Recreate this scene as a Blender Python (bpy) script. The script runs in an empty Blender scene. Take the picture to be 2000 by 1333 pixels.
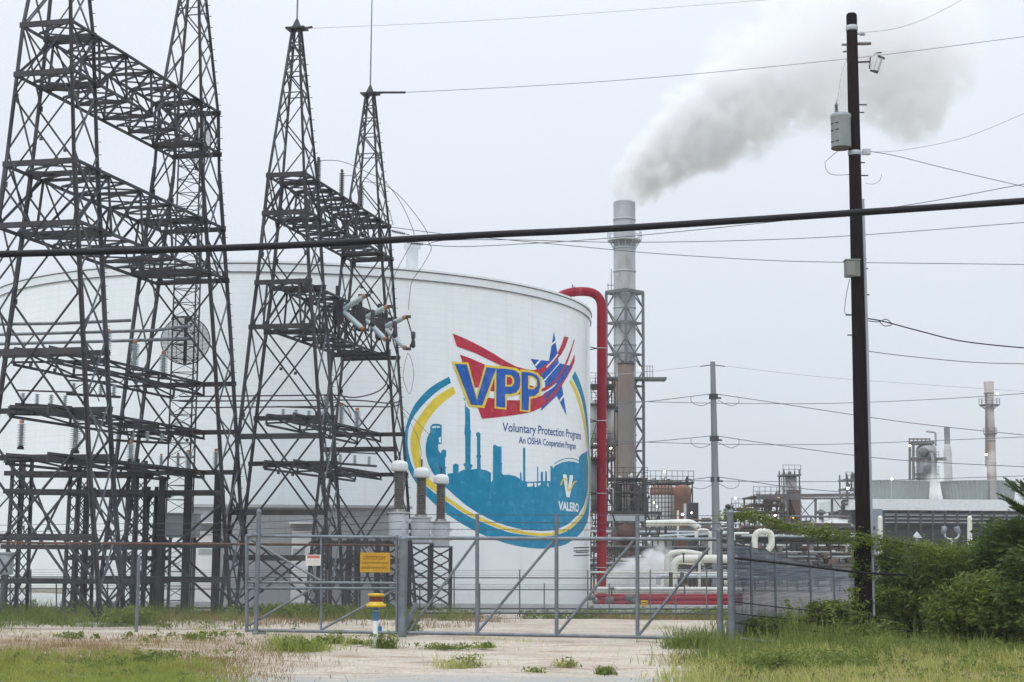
import bpy, bmesh, math, random
import numpy as np
from mathutils import Vector, Matrix
random.seed(7)
rng = np.random.default_rng(7)
S = bpy.context.scene
COL = S.collection
V = Vector
PI = math.pi

# ------------------------------------------------------------------ camera
F, TILT, ROLL, EYE = 3110.0, 0.1330, 0.00644, 2.15
CAM = V((0, 0, EYE))
_D = V((0, math.cos(TILT), math.sin(TILT))); _U = V((0, -math.sin(TILT), math.cos(TILT))); _X = V((1, 0, 0))
_r = _X * math.cos(ROLL) + _U * math.sin(ROLL)
_u = -_X * math.sin(ROLL) + _U * math.cos(ROLL)
cd = bpy.data.cameras.new('camera'); cam = bpy.data.objects.new('camera', cd); COL.objects.link(cam)
cd.lens = F / 2000 * 36; cd.sensor_width = 36; cd.clip_start = 0.1; cd.clip_end = 3000
m = Matrix((_r, _u, -_D)).transposed().to_4x4(); m.translation = CAM
cam.matrix_world = m
S.camera = cam

# ------------------------------------------------------------------ world: overcast deck over a weak sky
w = bpy.data.worlds.new('World'); S.world = w; w.use_nodes = True
nt = w.node_tree; N = nt.nodes; L = nt.links; N.clear()
out = N.new('ShaderNodeOutputWorld')
SUN_EL, SUN_ROT = math.radians(52), math.radians(200)
sky = N.new('ShaderNodeTexSky'); sky.sky_type = 'NISHITA'; sky.sun_disc = False
sky.sun_elevation = SUN_EL; sky.sun_rotation = SUN_ROT; sky.dust_density = 4
b1 = N.new('ShaderNodeBackground'); b1.inputs[1].default_value = 0.02
L.new(sky.outputs[0], b1.inputs[0])
tc = N.new('ShaderNodeTexCoord'); sp = N.new('ShaderNodeSeparateXYZ'); L.new(tc.outputs['Generated'], sp.inputs[0])
rp = N.new('ShaderNodeValToRGB'); L.new(sp.outputs[2], rp.inputs[0])
cr = rp.color_ramp
cr.elements[0].position = 0.0; cr.elements[0].color = (0.585, 0.63, 0.70, 1)
cr.elements[1].position = 1.0; cr.elements[1].color = (1.95, 2.05, 2.20, 1)
e = cr.elements.new(0.12); e.color = (0.665, 0.71, 0.775, 1)
e = cr.elements.new(0.33); e.color = (0.835, 0.862, 0.922, 1)
nz = N.new('ShaderNodeTexNoise'); nz.inputs['Scale'].default_value = 2.2; nz.inputs['Detail'].default_value = 3
mp = N.new('ShaderNodeMapping'); mp.inputs['Scale'].default_value = (1, 1, 3); L.new(tc.outputs['Generated'], mp.inputs[0]); L.new(mp.outputs[0], nz.inputs[0])
mr = N.new('ShaderNodeMapRange'); mr.inputs[3].default_value = 0.95; mr.inputs[4].default_value = 1.05; L.new(nz.outputs[0], mr.inputs[0])
b2 = N.new('ShaderNodeBackground'); L.new(rp.outputs[0], b2.inputs[0]); L.new(mr.outputs[0], b2.inputs[1])
ad = N.new('ShaderNodeAddShader'); L.new(b1.outputs[0], ad.inputs[0]); L.new(b2.outputs[0], ad.inputs[1]); L.new(ad.outputs[0], out.inputs[0])

# ------------------------------------------------------------------ sun (thin, wide: overcast)
sl = bpy.data.lights.new('sun', 'SUN'); sl.energy = 0.9; sl.angle = math.radians(25); sl.color = (1, 0.97, 0.93)
so = bpy.data.objects.new('sun', sl); COL.objects.link(so)
sdir = V((math.sin(SUN_ROT) * math.cos(SUN_EL), math.cos(SUN_ROT) * math.cos(SUN_EL), math.sin(SUN_EL)))
so.rotation_euler = sdir.to_track_quat('Z', 'Y').to_euler(); so.location = (0, 0, 60)
S.view_settings.view_transform = 'Standard'; S.view_settings.look = 'None'; S.view_settings.exposure = 0; S.view_settings.gamma = 1
S.render.engine = 'CYCLES'
S.cycles.volume_bounces = 4; S.cycles.max_bounces = 8; S.cycles.transparent_max_bounces = 32
S.cycles.volume_step_rate = 1.0; S.cycles.volume_max_steps = 256

# ------------------------------------------------------------------ pixel helpers (pixels of the 2000 px wide photograph)
def ray(px, py):
    qx, qy = px - 1000, py - 666.5
    x0 = qx * math.cos(ROLL) + qy * math.sin(ROLL); y0 = -qx * math.sin(ROLL) + qy * math.cos(ROLL)
    return _X * x0 + _D * F - _U * y0
def W(px, py, Y):
    d = ray(px, py); return CAM + d * (Y / d.y)
def G(px, py, z=0.0):
    d = ray(px, py); return CAM + d * ((z - EYE) / d.z)
def PL(px, py, A, B):
    """ray through the pixel meets the vertical plane through ground points A, B"""
    d = ray(px, py); n = V((-(B.y - A.y), B.x - A.x, 0)); return CAM + d * (n.dot(A - CAM) / n.dot(d))
def gz(y):   # terrain height
    return 0.0 if y < 54 else (-0.5 * min(1, (y - 54) / 12))

# ------------------------------------------------------------------ materials
MATS = {}
def mat(name, c1, c2=None, rough=0.6, metal=0.0, scale=2.0, c3=None, t3=0.62, s3=0.6, bump=0.0, stretch=None, detail=6, emis=None, spec=None, mix=(0.35, 0.65)):
    if name in MATS: return MATS[name]
    M = bpy.data.materials.new(name); M.use_nodes = True; MATS[name] = M
    n = M.node_tree.nodes; l = M.node_tree.links; P = n['Principled BSDF']
    P.inputs['Roughness'].default_value = rough; P.inputs['Metallic'].default_value = metal
    if spec is not None: P.inputs['Specular IOR Level'].default_value = spec
    if emis:
        P.inputs['Emission Color'].default_value = (*emis[:3], 1); P.inputs['Emission Strength'].default_value = emis[3]
    if c2 is None: c2 = tuple(x * 0.85 for x in c1)
    t = n.new('ShaderNodeTexCoord'); mpn = n.new('ShaderNodeMapping')
    l.new(t.outputs['Object'], mpn.inputs[0])
    if stretch: mpn.inputs['Scale'].default_value = stretch
    z = n.new('ShaderNodeTexNoise'); z.inputs['Scale'].default_value = scale; z.inputs['Detail'].default_value = detail; z.inputs['Roughness'].default_value = 0.6
    l.new(mpn.outputs[0], z.inputs[0])
    r = n.new('ShaderNodeMapRange'); r.inputs[1].default_value = mix[0]; r.inputs[2].default_value = mix[1]; l.new(z.outputs[0], r.inputs[0])
    x = n.new('ShaderNodeMix'); x.data_type = 'RGBA'; x.inputs['A'].default_value = (*c1, 1); x.inputs['B'].default_value = (*c2, 1)
    l.new(r.outputs[0], x.inputs['Factor']); res = x.outputs['Result']
    if c3:
        z3 = n.new('ShaderNodeTexNoise'); z3.inputs['Scale'].default_value = s3; z3.inputs['Detail'].default_value = 8; z3.inputs['Roughness'].default_value = 0.7
        l.new(mpn.outputs[0], z3.inputs[0])
        r3 = n.new('ShaderNodeMapRange'); r3.inputs[1].default_value = t3 - 0.06; r3.inputs[2].default_value = t3 + 0.06; l.new(z3.outputs[0], r3.inputs[0])
        x3 = n.new('ShaderNodeMix'); x3.data_type = 'RGBA'; x3.inputs['B'].default_value = (*c3, 1)
        l.new(res, x3.inputs['A']); l.new(r3.outputs[0], x3.inputs['Factor']); res = x3.outputs['Result']
    l.new(res, P.inputs['Base Color'])
    if bump:
        b = n.new('ShaderNodeBump'); b.inputs['Strength'].default_value = bump; b.inputs['Distance'].default_value = 0.05
        l.new(z.outputs[0], b.inputs['Height']); l.new(b.outputs[0], P.inputs['Normal'])
    return M

GALV = mat('galvanised_steel', (0.15, 0.165, 0.18), (0.10, 0.11, 0.12), 0.55, 0.35, 1.5, c3=(0.10, 0.055, 0.035), t3=0.63, s3=0.9)
DARKST = mat('weathered_dark_steel', (0.055, 0.058, 0.066), (0.033, 0.036, 0.042), 0.7, 0.2, 1.3, c3=(0.075, 0.048, 0.036), t3=0.64, s3=0.7)
RUSTY = mat('rusty_steel', (0.16, 0.075, 0.045), (0.08, 0.045, 0.035), 0.85, 0.0, 3, c3=(0.06, 0.05, 0.05), t3=0.55, s3=1.5)
PIPEG = mat('galvanised_pipe', (0.19, 0.22, 0.245), (0.12, 0.14, 0.16), 0.5, 0.4, 3, c3=(0.16, 0.12, 0.10), t3=0.68, s3=3)
WHITEP = mat('white_tank_paint', (0.78, 0.80, 0.81), (0.73, 0.755, 0.77), 0.5, 0.0, 0.5, stretch=(1, 1, 0.35))
CREAM = mat('cream_pipe_paint', (0.62, 0.63, 0.58), (0.48, 0.50, 0.46), 0.5, 0.0, 2.0, c3=(0.33, 0.31, 0.26), t3=0.68, s3=2)
REDP = mat('red_pipe_paint', (0.25, 0.006, 0.022), (0.17, 0.007, 0.018), 0.6, spec=0.2, metal=0.0, scale=1.6, c3=(0.27, 0.05, 0.06), t3=0.64, s3=2.5, stretch=(1, 1, 0.3))
GREYP = mat('grey_equipment_paint', (0.42, 0.47, 0.50), (0.34, 0.38, 0.41), 0.5, 0.1, 1.5)
PORC = mat('grey_porcelain', (0.44, 0.53, 0.57), (0.36, 0.44, 0.48), 0.25, 0.0, 4)
PORCD = mat('dark_porcelain', (0.10, 0.097, 0.093), (0.15, 0.143, 0.135), 0.3, 0.0, 6)
COPP = mat('orange_oxidised_cap', (0.42, 0.19, 0.09), (0.28, 0.14, 0.08), 0.7, 0.0, 8)
BLACK = mat('black_rubber', (0.008, 0.009, 0.012), (0.014, 0.014, 0.018), 0.6, 0, 6, spec=0.25)
WIRE = mat('weathered_wire', (0.05, 0.052, 0.06), (0.08, 0.082, 0.09), 0.6, 0.3, 3)
WOOD = mat('creosoted_wood', (0.009, 0.007, 0.008), (0.020, 0.015, 0.015), 0.9, spec=0.06, metal=0, scale=5, stretch=(6, 6, 0.35), bump=0.4)
WALLG = mat('grey_corrugated_wall', (0.36, 0.385, 0.41), (0.32, 0.345, 0.37), 0.6, 0, 0.8)
CONC = mat('concrete', (0.36, 0.35, 0.33), (0.25, 0.245, 0.23), 0.9, 0, 2.5, c3=(0.15, 0.14, 0.12), t3=0.62, s3=1.2, bump=0.3)

# ------------------------------------------------------------------ mesh builder
class MB:
    def __init__(s): s.v = []; s.f = []; s.sm = []
    def add(s, vs, fs, smooth=False):
        o = len(s.v); s.v.extend([tuple(p) for p in vs]); s.f.extend([tuple(i + o for i in q) for q in fs]); s.sm.extend([smooth] * len(fs)); return s
    def bar(s, p, q, w, h=None, up=None):
        p, q = V(p), V(q); d = q - p
        if d.length < 1e-6: return s
        d.normalize(); h = h or w
        up = V(up) if up else (V((0, 0, 1)) if abs(d.z) < 0.95 else V((0, 1, 0)))
        a = d.cross(up).normalized(); b = a.cross(d)
        vs = [c + a * (sx * w / 2) + b * (sy * h / 2) for c in (p, q) for sx, sy in ((-1, -1), (1, -1), (1, 1), (-1, 1))]
        return s.add(vs, [(0, 1, 2, 3), (7, 6, 5, 4), (0, 4, 5, 1), (1, 5, 6, 2), (2, 6, 7, 3), (3, 7, 4, 0)])
    def angle(s, p, q, w, t=0.012, flip=1):
        """L section bar"""
        p, q = V(p), V(q); d = (q - p).normalized(); up = V((0, 0, 1)) if abs(d.z) < 0.95 else V((0.24, 0.97, 0))
        a = d.cross(up).normalized() * flip; b = a.cross(d)
        s.bar(p + a * w / 2, q + a * w / 2, w, t, b)
        s.bar(p + b * w / 2, q + b * w / 2, t, w, b); return s
    def box(s, c, sz, rz=0.0):
        c = V(c); R = Matrix.Rotation(rz, 3, 'Z')
        vs = [c + R @ V((x * sz[0] / 2, y * sz[1] / 2, z * sz[2] / 2)) for z in (-1, 1) for x, y in ((-1, -1), (1, -1), (1, 1), (-1, 1))]
        return s.add(vs, [(3, 2, 1, 0), (4, 5, 6, 7), (0, 1, 5, 4), (1, 2, 6, 5), (2, 3, 7, 6), (3, 0, 4, 7)])
    def tube(s, pts, r, n=8, cap=True, smooth=True):
        pts = [V(p) for p in pts]; rs = r if isinstance(r, (list, tuple)) else [r] * len(pts)
        vs = []; prev = None
        for i, p in enumerate(pts):
            d = (pts[min(i + 1, len(pts) - 1)] - pts[max(i - 1, 0)]).normalized()
            if prev is None:
                a = d.cross(V((0, 0, 1)) if abs(d.z) < 0.9 else V((1, 0, 0))).normalized()
            else: a = (prev - d * prev.dot(d)).normalized()
            prev = a; b = d.cross(a)
            for k in range(n):
                t = 2 * PI * k / n; vs.append(p + (a * math.cos(t) + b * math.sin(t)) * rs[i])
        fs = []
        for i in range(len(pts) - 1):
            for k in range(n):
                k2 = (k + 1) % n; fs.append((i * n + k, i * n + k2, (i + 1) * n + k2, (i + 1) * n + k))
        s.add(vs, fs, smooth)
        if cap:
            s.add(vs[:n], [tuple(range(n))[::-1]]); s.add(vs[-n:], [tuple(range(n))])
        return s
    def lathe(s, prof, c=(0, 0, 0), n=16, axis=None, smooth=True, a0=0, a1=2 * PI):
        """prof: list of (r, z)"""
        c = V(c); full = abs(a1 - a0 - 2 * PI) < 1e-6; m_ = n if full else n + 1
        Q = V((0, 0, 1)).rotation_difference(V(axis).normalized()).to_matrix() if axis else Matrix.Identity(3)
        vs = [c + Q @ V((r * math.cos(a0 + (a1 - a0) * k / n), r * math.sin(a0 + (a1 - a0) * k / n), z)) for r, z in prof for k in range(m_)]
        fs = [(i * m_ + k, i * m_ + (k + 1) % m_, (i + 1) * m_ + (k + 1) % m_, (i + 1) * m_ + k) for i in range(len(prof) - 1) for k in range(n)]
        return s.add(vs, fs, smooth)
    def prism(s, poly, d):
        """poly: 3-D points of a face; d: extrusion vector"""
        n = len(poly); d = V(d); vs = [V(p) for p in poly] + [V(p) + d for p in poly]
        return s.add(vs, [tuple(range(n))[::-1], tuple(range(n, 2 * n))] + [(i, (i + 1) % n, n + (i + 1) % n, n + i) for i in range(n)])
    def build(s, name, material, parent=None, origin=None):
        me = bpy.data.meshes.new(name); vs = np.array(s.v, dtype=float).reshape(-1, 3)
        if parent is not None:
            off = np.array(parent['_o']) if '_o' in parent else np.zeros(3)
        else:
            if origin is None:
                mn, mx = vs.min(0), vs.max(0); origin = ((mn[0] + mx[0]) / 2, (mn[1] + mx[1]) / 2, mn[2])
            off = np.array(origin, dtype=float)
        me.from_pydata((vs - off).tolist(), [], s.f)
        me.polygons.foreach_set('use_smooth', s.sm); me.update()
        if material: me.materials.append(material)
        o = bpy.data.objects.new(name, me); COL.objects.link(o)
        if parent is not None: o.parent = parent
        else: o.location = off
        o['_o'] = [float(x) for x in off]
        return o
def tag(o, label, cat, group=None, kind=None):
    if label: o['label'] = label
    if cat: o['category'] = cat
    if group: o['group'] = group
    if kind: o['kind'] = kind
    return o
def thing(name, label, cat, loc, group=None):
    o = bpy.data.objects.new(name, None); COL.objects.link(o); o.location = V(loc); o.empty_display_size = 0.2
    o['_o'] = [float(x) for x in loc]; tag(o, label, cat, group); return o
def struct(name, mb, material):
    o = mb.build(name, material); o['kind'] = 'structure'; return o
def dup(root, loc, label, group=None, rz=0.0, sc=None):
    r = root.copy(); COL.objects.link(r); r.location = V(loc); r.rotation_euler = (0, 0, rz)
    if sc: r.scale = sc
    r['label'] = label
    if group: r['group'] = group
    for ch in list(root.children):
        c = ch.copy(); COL.objects.link(c); c.parent = r
        for g in list(ch.children):
            k = g.copy(); COL.objects.link(k); k.parent = c
    return r
def catmull(pts, n=8):
    P = [V(p) for p in pts]; P = [P[0]] + P + [P[-1]]; o = []
    for i in range(1, len(P) - 2):
        for k in range(n):
            t = k / n; a, b, c, d = P[i - 1:i + 3]
            o.append(0.5 * ((2 * b) + (c - a) * t + (2 * a - 5 * b + 4 * c - d) * t * t + (-a + 3 * b - 3 * c + d) * t ** 3))
    o.append(P[-2]); return o
def bend(pts, r, n=6):
    """polyline with rounded corners of radius r"""
    P = [V(p) for p in pts]; o = [P[0]]
    for i in range(1, len(P) - 1):
        a = (P[i - 1] - P[i]); b = (P[i + 1] - P[i]); rr = min(r, a.length / 2, b.length / 2); a.normalize(); b.normalize()
        A = P[i] + a * rr; B = P[i] + b * rr
        for k in range(n + 1):
            t = k / n; o.append(A * (1 - t) ** 2 + P[i] * 2 * t * (1 - t) + B * t * t)
    o.append(P[-1]); return o

# ------------------------------------------------------------------ haze
def box_obj(name, lo, hi):
    b = MB(); b.box([(l_ + h_) / 2 for l_, h_ in zip(lo, hi)], [h_ - l_ for l_, h_ in zip(lo, hi)]); return b
hm = bpy.data.materials.new('haze_air'); hm.use_nodes = True
n = hm.node_tree.nodes; n.remove(n['Principled BSDF'])
pv = n.new('ShaderNodeVolumePrincipled'); pv.inputs['Color'].default_value = (0.93, 0.96, 1.0, 1); pv.inputs['Density'].default_value = 0.00028; pv.inputs['Anisotropy'].default_value = 0.2
hm.node_tree.links.new(pv.outputs[0], n['Material Output'].inputs['Volume'])
HZ = box_obj('haze', (-130, -12, -1.6), (175, 460, 75)).build('haze', hm); tag(HZ, None, None, kind='stuff')

from mathutils.geometry import tessellate_polygon
# ------------------------------------------------------------------ ground
def ground_mat():
    M = bpy.data.materials.new('sandy_gravel'); M.use_nodes = True; n = M.node_tree.nodes; l = M.node_tree.links; P = n['Principled BSDF']
    P.inputs['Roughness'].default_value = 0.95; P.inputs['Specular IOR Level'].default_value = 0.2
    t = n.new('ShaderNodeTexCoord')
    def noise(sc, det, rough=0.6, st=None):
        z = n.new('ShaderNodeTexNoise'); z.inputs['Scale'].default_value = sc; z.inputs['Detail'].default_value = det; z.inputs['Roughness'].default_value = rough
        if st:
            q = n.new('ShaderNodeMapping'); q.inputs['Scale'].default_value = st; l.new(t.outputs['Object'], q.inputs[0]); l.new(q.outputs[0], z.inputs[0])
        else: l.new(t.outputs['Object'], z.inputs[0])
        return z.outputs[0]
    def mrange(s, a, b, c=0.0, d=1.0):
        r = n.new('ShaderNodeMapRange'); r.inputs[1].default_value = a; r.inputs[2].default_value = b; r.inputs[3].default_value = c; r.inputs[4].default_value = d; l.new(s, r.inputs[0]); return r.outputs[0]
    def mixc(f, a, b):
        x = n.new('ShaderNodeMix'); x.data_type = 'RGBA'
        for k, v in (('A', a), ('B', b)):
            if isinstance(v, tuple): x.inputs[k].default_value = (*v, 1)
            else: l.new(v, x.inputs[k])
        l.new(f, x.inputs['Factor']); return x.outputs['Result']
    def mul(a, b):
        x = n.new('ShaderNodeMath'); x.operation = 'MULTIPLY'; l.new(a, x.inputs[0]); l.new(b, x.inputs[1]); return x.outputs[0]
    c = mixc(mrange(noise(0.5, 6), 0.4, 0.62), (0.56, 0.52, 0.45), (0.42, 0.37, 0.31))
    c = mixc(mrange(noise(14, 5, 0.75), 0.42, 0.7), c, (0.30, 0.245, 0.195))
    c = mixc(mrange(noise(1.2, 8, 0.7, (0.35, 1.8, 1)), 0.53, 0.62, 0, 0.8), c, (0.25, 0.185, 0.125))
    # brownish earth with thin dead grass, on the left in front of the fence
    sx = n.new('ShaderNodeSeparateXYZ'); l.new(t.outputs['Object'], sx.inputs[0])
    earth = mul(mul(mrange(sx.outputs[0], -3.0, -8.5), mrange(sx.outputs[1], 41.5, 38.5)), mrange(noise(1.1, 8, 0.7, (0.35, 1.7, 1)), 0.33, 0.50))
    c = mixc(earth, c, (0.23, 0.175, 0.10))
    grey = mul(mul(mrange(sx.outputs[1], 29.2, 28.2), mrange(sx.outputs[0], 7, 5)), mrange(noise(0.9, 6), 0.3, 0.5, 0.3, 0.9))
    c = mixc(grey, c, (0.33, 0.34, 0.33))
    right = mul(mul(mrange(sx.outputs[0], 3.6, 5.5), mrange(sx.outputs[1], 44, 40)), mrange(noise(0.8, 8, 0.7), 0.3, 0.5))
    c = mixc(right, c, (0.25, 0.22, 0.11))
    far = mrange(sx.outputs[1], 120, 200)
    c = mixc(far, c, (0.22, 0.24, 0.18))
    l.new(c, P.inputs['Base Color'])
    b = n.new('ShaderNodeBump'); b.inputs['Strength'].default_value = 0.8; b.inputs['Distance'].default_value = 0.06; l.new(noise(9, 8, 0.7), b.inputs['Height']); l.new(b.outputs[0], P.inputs['Normal'])
    return M
xs = sorted(set([-850, -400, -200, -120] + list(np.arange(-60, 61, 1.5)) + [90, 150, 300, 850])); ys = sorted(set([-10, 5, 15] + list(np.arange(20, 72, 0.75)) + list(np.arange(75, 160, 6)) + [200, 300, 500, 900, 1380]))
gb = MB()
def hz(x, y):
    b = gz(y)
    if 18 < y < 54 and abs(x) < 60:
        b += 0.05 * math.sin(x * 0.9 + y * 0.4) * math.sin(y * 0.8 - x * 0.3) + 0.03 * math.sin(x * 2.1 + 1.3 * y)
        b = min(b, 0.03)
    return b
gb.add([(x, y, hz(x, y)) for y in ys for x in xs], [(j * len(xs) + i, j * len(xs) + i + 1, (j + 1) * len(xs) + i + 1, (j + 1) * len(xs) + i) for j in range(len(ys) - 1) for i in range(len(xs) - 1)], True)
go = gb.build('ground', ground_mat(), origin=(0, 0, 0)); go['kind'] = 'structure'

# ------------------------------------------------------------------ storage tank
TC = V((-11.95, 87.5, 0)); TR = 16.27; TB = -0.62; TZ = 15.18
def tank_mat():
    M = bpy.data.materials.new('tank_shell_paint'); M.use_nodes = True; n = M.node_tree.nodes; l = M.node_tree.links; P = n['Principled BSDF']
    P.inputs['Roughness'].default_value = 0.45
    t = n.new('ShaderNodeTexCoord'); s = n.new('ShaderNodeSeparateXYZ'); l.new(t.outputs['Object'], s.inputs[0])
    at = n.new('ShaderNodeMath'); at.operation = 'ARCTAN2'; l.new(s.outputs[0], at.inputs[0]); l.new(s.outputs[1], at.inputs[1])
    ml = n.new('ShaderNodeMath'); ml.operation = 'MULTIPLY'; ml.inputs[1].default_value = TR; l.new(at.outputs[0], ml.inputs[0])
    cb = n.new('ShaderNodeCombineXYZ'); l.new(ml.outputs[0], cb.inputs[0]); l.new(s.outputs[2], cb.inputs[1])
    br = n.new('ShaderNodeTexBrick'); l.new(cb.outputs[0], br.inputs[0]); br.inputs['Scale'].default_value = 1.0
    br.inputs['Color1'].default_value = (0.72, 0.785, 0.81, 1); br.inputs['Color2'].default_value = (0.70, 0.765, 0.79, 1); br.inputs['Mortar'].default_value = (0.605, 0.668, 0.70, 1)
    br.inputs['Brick Width'].default_value = 0.9; br.inputs['Row Height'].default_value = 0.30; br.inputs['Mortar Size'].default_value = 0.008; br.inputs['Mortar Smooth'].default_value = 0.3; br.inputs['Bias'].default_value = 0.3
    z = n.new('ShaderNodeTexNoise'); z.inputs['Scale'].default_value = 0.6; z.inputs['Detail'].default_value = 7; l.new(cb.outputs[0], z.inputs[0])
    r = n.new('ShaderNodeMapRange'); r.inputs[1].default_value = 0.45; r.inputs[2].default_value = 0.75; r.inputs[4].default_value = 0.5; l.new(z.outputs[0], r.inputs[0])
    x = n.new('ShaderNodeMix'); x.data_type = 'RGBA'; x.inputs['B'].default_value = (0.61, 0.675, 0.70, 1); l.new(br.outputs[0], x.inputs['A']); l.new(r.outputs[0], x.inputs['Factor'])
    # faint vertical run-off streaks
    mp2 = n.new('ShaderNodeMapping'); mp2.inputs['Scale'].default_value = (2.5, 0.12, 1); l.new(cb.outputs[0], mp2.inputs[0])
    z2 = n.new('ShaderNodeTexNoise'); z2.inputs['Scale'].default_value = 1.0; z2.inputs['Detail'].default_value = 6; l.new(mp2.outputs[0], z2.inputs[0])
    r2 = n.new('ShaderNodeMapRange'); r2.inputs[1].default_value = 0.55; r2.inputs[2].default_value = 0.8; r2.inputs[4].default_value = 0.45; l.new(z2.outputs[0], r2.inputs[0])
    x2 = n.new('ShaderNodeMix'); x2.data_type = 'RGBA'; x2.inputs['B'].default_value = (0.54, 0.585, 0.595, 1); l.new(x.outputs['Result'], x2.inputs['A']); l.new(r2.outputs[0], x2.inputs['Factor'])
    l.new(x2.outputs['Result'], P.inputs['Base Color'])
    return M
TM = tank_mat()
tank = thing('storage_tank', 'huge white cylindrical storage tank painted with an emblem and a teal skyline', 'storage tank', (TC.x, TC.y, TB))
NT = 220
MB().lathe([(TR, TB), (TR, TZ - 0.42)], TC, NT).build('shell', TM, tank)
rimb = MB().lathe([(TR, TZ - 0.42), (TR + 0.05, TZ - 0.40), (TR + 0.05, TZ - 0.02), (TR + 0.09, TZ), (TR + 0.09, TZ + 0.10), (TR - 0.1, TZ + 0.12)], TC, NT, smooth=False)
rimb.build('rim', mat('rim_paint', (0.66, 0.725, 0.75), (0.62, 0.68, 0.71), 0.5), tank)
LINE = mat('dark_seam', (0.15, 0.16, 0.175), spec=0.1)
RIMM = mat('rim_paint', (0.66, 0.725, 0.75), (0.62, 0.68, 0.71), 0.5)
MB().lathe([(TR + 0.051, TZ - 0.44), (TR + 0.065, TZ - 0.435), (TR + 0.065, TZ - 0.395), (TR + 0.051, TZ - 0.39)], TC, NT, smooth=False).lathe([(TR + 0.051, TZ - 0.045), (TR + 0.065, TZ - 0.045), (TR + 0.098, TZ - 0.004), (TR + 0.085, TZ + 0.004)], TC, NT, smooth=False).build('rim_seam', LINE, tank)
MB().lathe([(TR - 0.1, TZ + 0.12), (TR * 0.5, TZ + 0.75), (0.01, TZ + 1.0)], TC, NT).build('roof', WHITEP, tank)
MB().lathe([(TR + 0.25, TB), (TR + 0.25, TB + 0.22), (TR, TB + 0.24)], TC, NT).build('base_ring', CONC, tank)
for i_ in range(2):  # bottom skirt band, slightly greyer
    pass
# roof vent
pv_ = W(805, 497, 78); vb = MB().lathe([(0.30, -1.2), (0.30, 0.25), (0.42, 0.26), (0.42, 0.62), (0.2, 0.78), (0.02, 0.8)], pv_, 20)
vb.build('roof_vent', mat('grey_vent_paint', (0.58, 0.62, 0.64)), tank)

def tank_sz(px, py, R=TR):
    d = ray(px, py); dx, dy = d.x, d.y; ox, oy = CAM.x - TC.x, CAM.y - TC.y
    a = dx * dx + dy * dy; b = 2 * (ox * dx + oy * dy); c = ox * ox + oy * oy - R * R
    disc = max(b * b - 4 * a * c, 0.0); t = (-b - math.sqrt(disc)) / (2 * a)
    p = CAM + d * t; return (math.atan2(p.x - TC.x, -(p.y - TC.y)) * R, p.z)
def tank_pt(s, z, off): th = s / TR; return (TC.x + (TR + off) * math.sin(th), TC.y - (TR + off) * math.cos(th), z)
def lay(bm, name, m_, off):
    """2-D mesh in (s, z) -> wrapped on the shell"""
    if any(len(f.verts) > 4 for f in bm.faces): bmesh.ops.triangulate(bm, faces=bm.faces[:], ngon_method='EAR_CLIP')
    s0, s1 = min(v.co.x for v in bm.verts), max(v.co.x for v in bm.verts)
    k = math.floor(s0 / 0.3) + 1
    while k * 0.3 < s1:
        bmesh.ops.bisect_plane(bm, geom=bm.verts[:] + bm.edges[:] + bm.faces[:], plane_co=(k * 0.3, 0, 0), plane_no=(1, 0, 0)); k += 1
    o_ = tank['_o']
    for v in bm.verts:
        p = tank_pt(v.co.x, v.co.y, off); v.co = (p[0] - o_[0], p[1] - o_[1], p[2] - o_[2])
    me = bpy.data.meshes.new(name); bm.to_mesh(me); bm.free(); me.materials.append(m_)
    o = bpy.data.objects.new(name, me); COL.objects.link(o); o.parent = tank; return o
def paint(name, polys, m_, off, dens=6):
    bm = bmesh.new()
    for poly in polys:
        pts = []
        for i in range(len(poly)):
            a, b = poly[i], poly[(i + 1) % len(poly)]; n_ = max(1, int(math.hypot(b[0] - a[0], b[1] - a[1]) / dens))
            for k in range(n_): pts.append((a[0] + (b[0] - a[0]) * k / n_, a[1] + (b[1] - a[1]) * k / n_))
        q = [tank_sz(x, y) for x, y in pts]
        vs = []
        for a in q:
            if not vs or (vs[-1].co.xy - V(a)).length > 1e-4: vs.append(bm.verts.new((a[0], a[1], 0)))
        if len(vs) > 2:
            for tri in tessellate_polygon([[v.co for v in vs]]):
                try: bm.faces.new([vs[k] for k in tri])
                except ValueError: pass
    return lay(bm, name, m_, off)
def sm2(pts, n=5):  # smooth an open run of pixels
    P = [V((x, y, 0)) for x, y in pts]; return [(p.x, p.y) for p in catmull(P, n)]
A = lambda pts: [(850 + x / 5, 600 + y / 5) for x, y in pts]
B = lambda pts: [(770 + x / 5, 820 + y / 5) for x, y in pts]
def pm(name, c, c2=None): return mat(name, c, c2 or tuple(min(1, x * 1.15 + 0.008) for x in c), 0.6, 0, 1.6, c3=tuple(min(1, x * 1.15 + 0.04) for x in c), t3=0.58, s3=2.2, spec=0.2)
TEAL = pm('teal_mural_paint', (0.0, 0.185, 0.33)); YEL = pm('yellow_mural_paint', (0.60, 0.47, 0.04)); RED = pm('red_mural_paint', (0.36, 0.018, 0.045)); BLU = pm('blue_mural_paint', (0.006, 0.08, 0.36)); WHT = mat('white_mural_paint', (0.70, 0.765, 0.79), (0.67, 0.735, 0.76), 0.5)
NAVY = pm('navy_letter_paint', (0.015, 0.05, 0.24))
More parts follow.
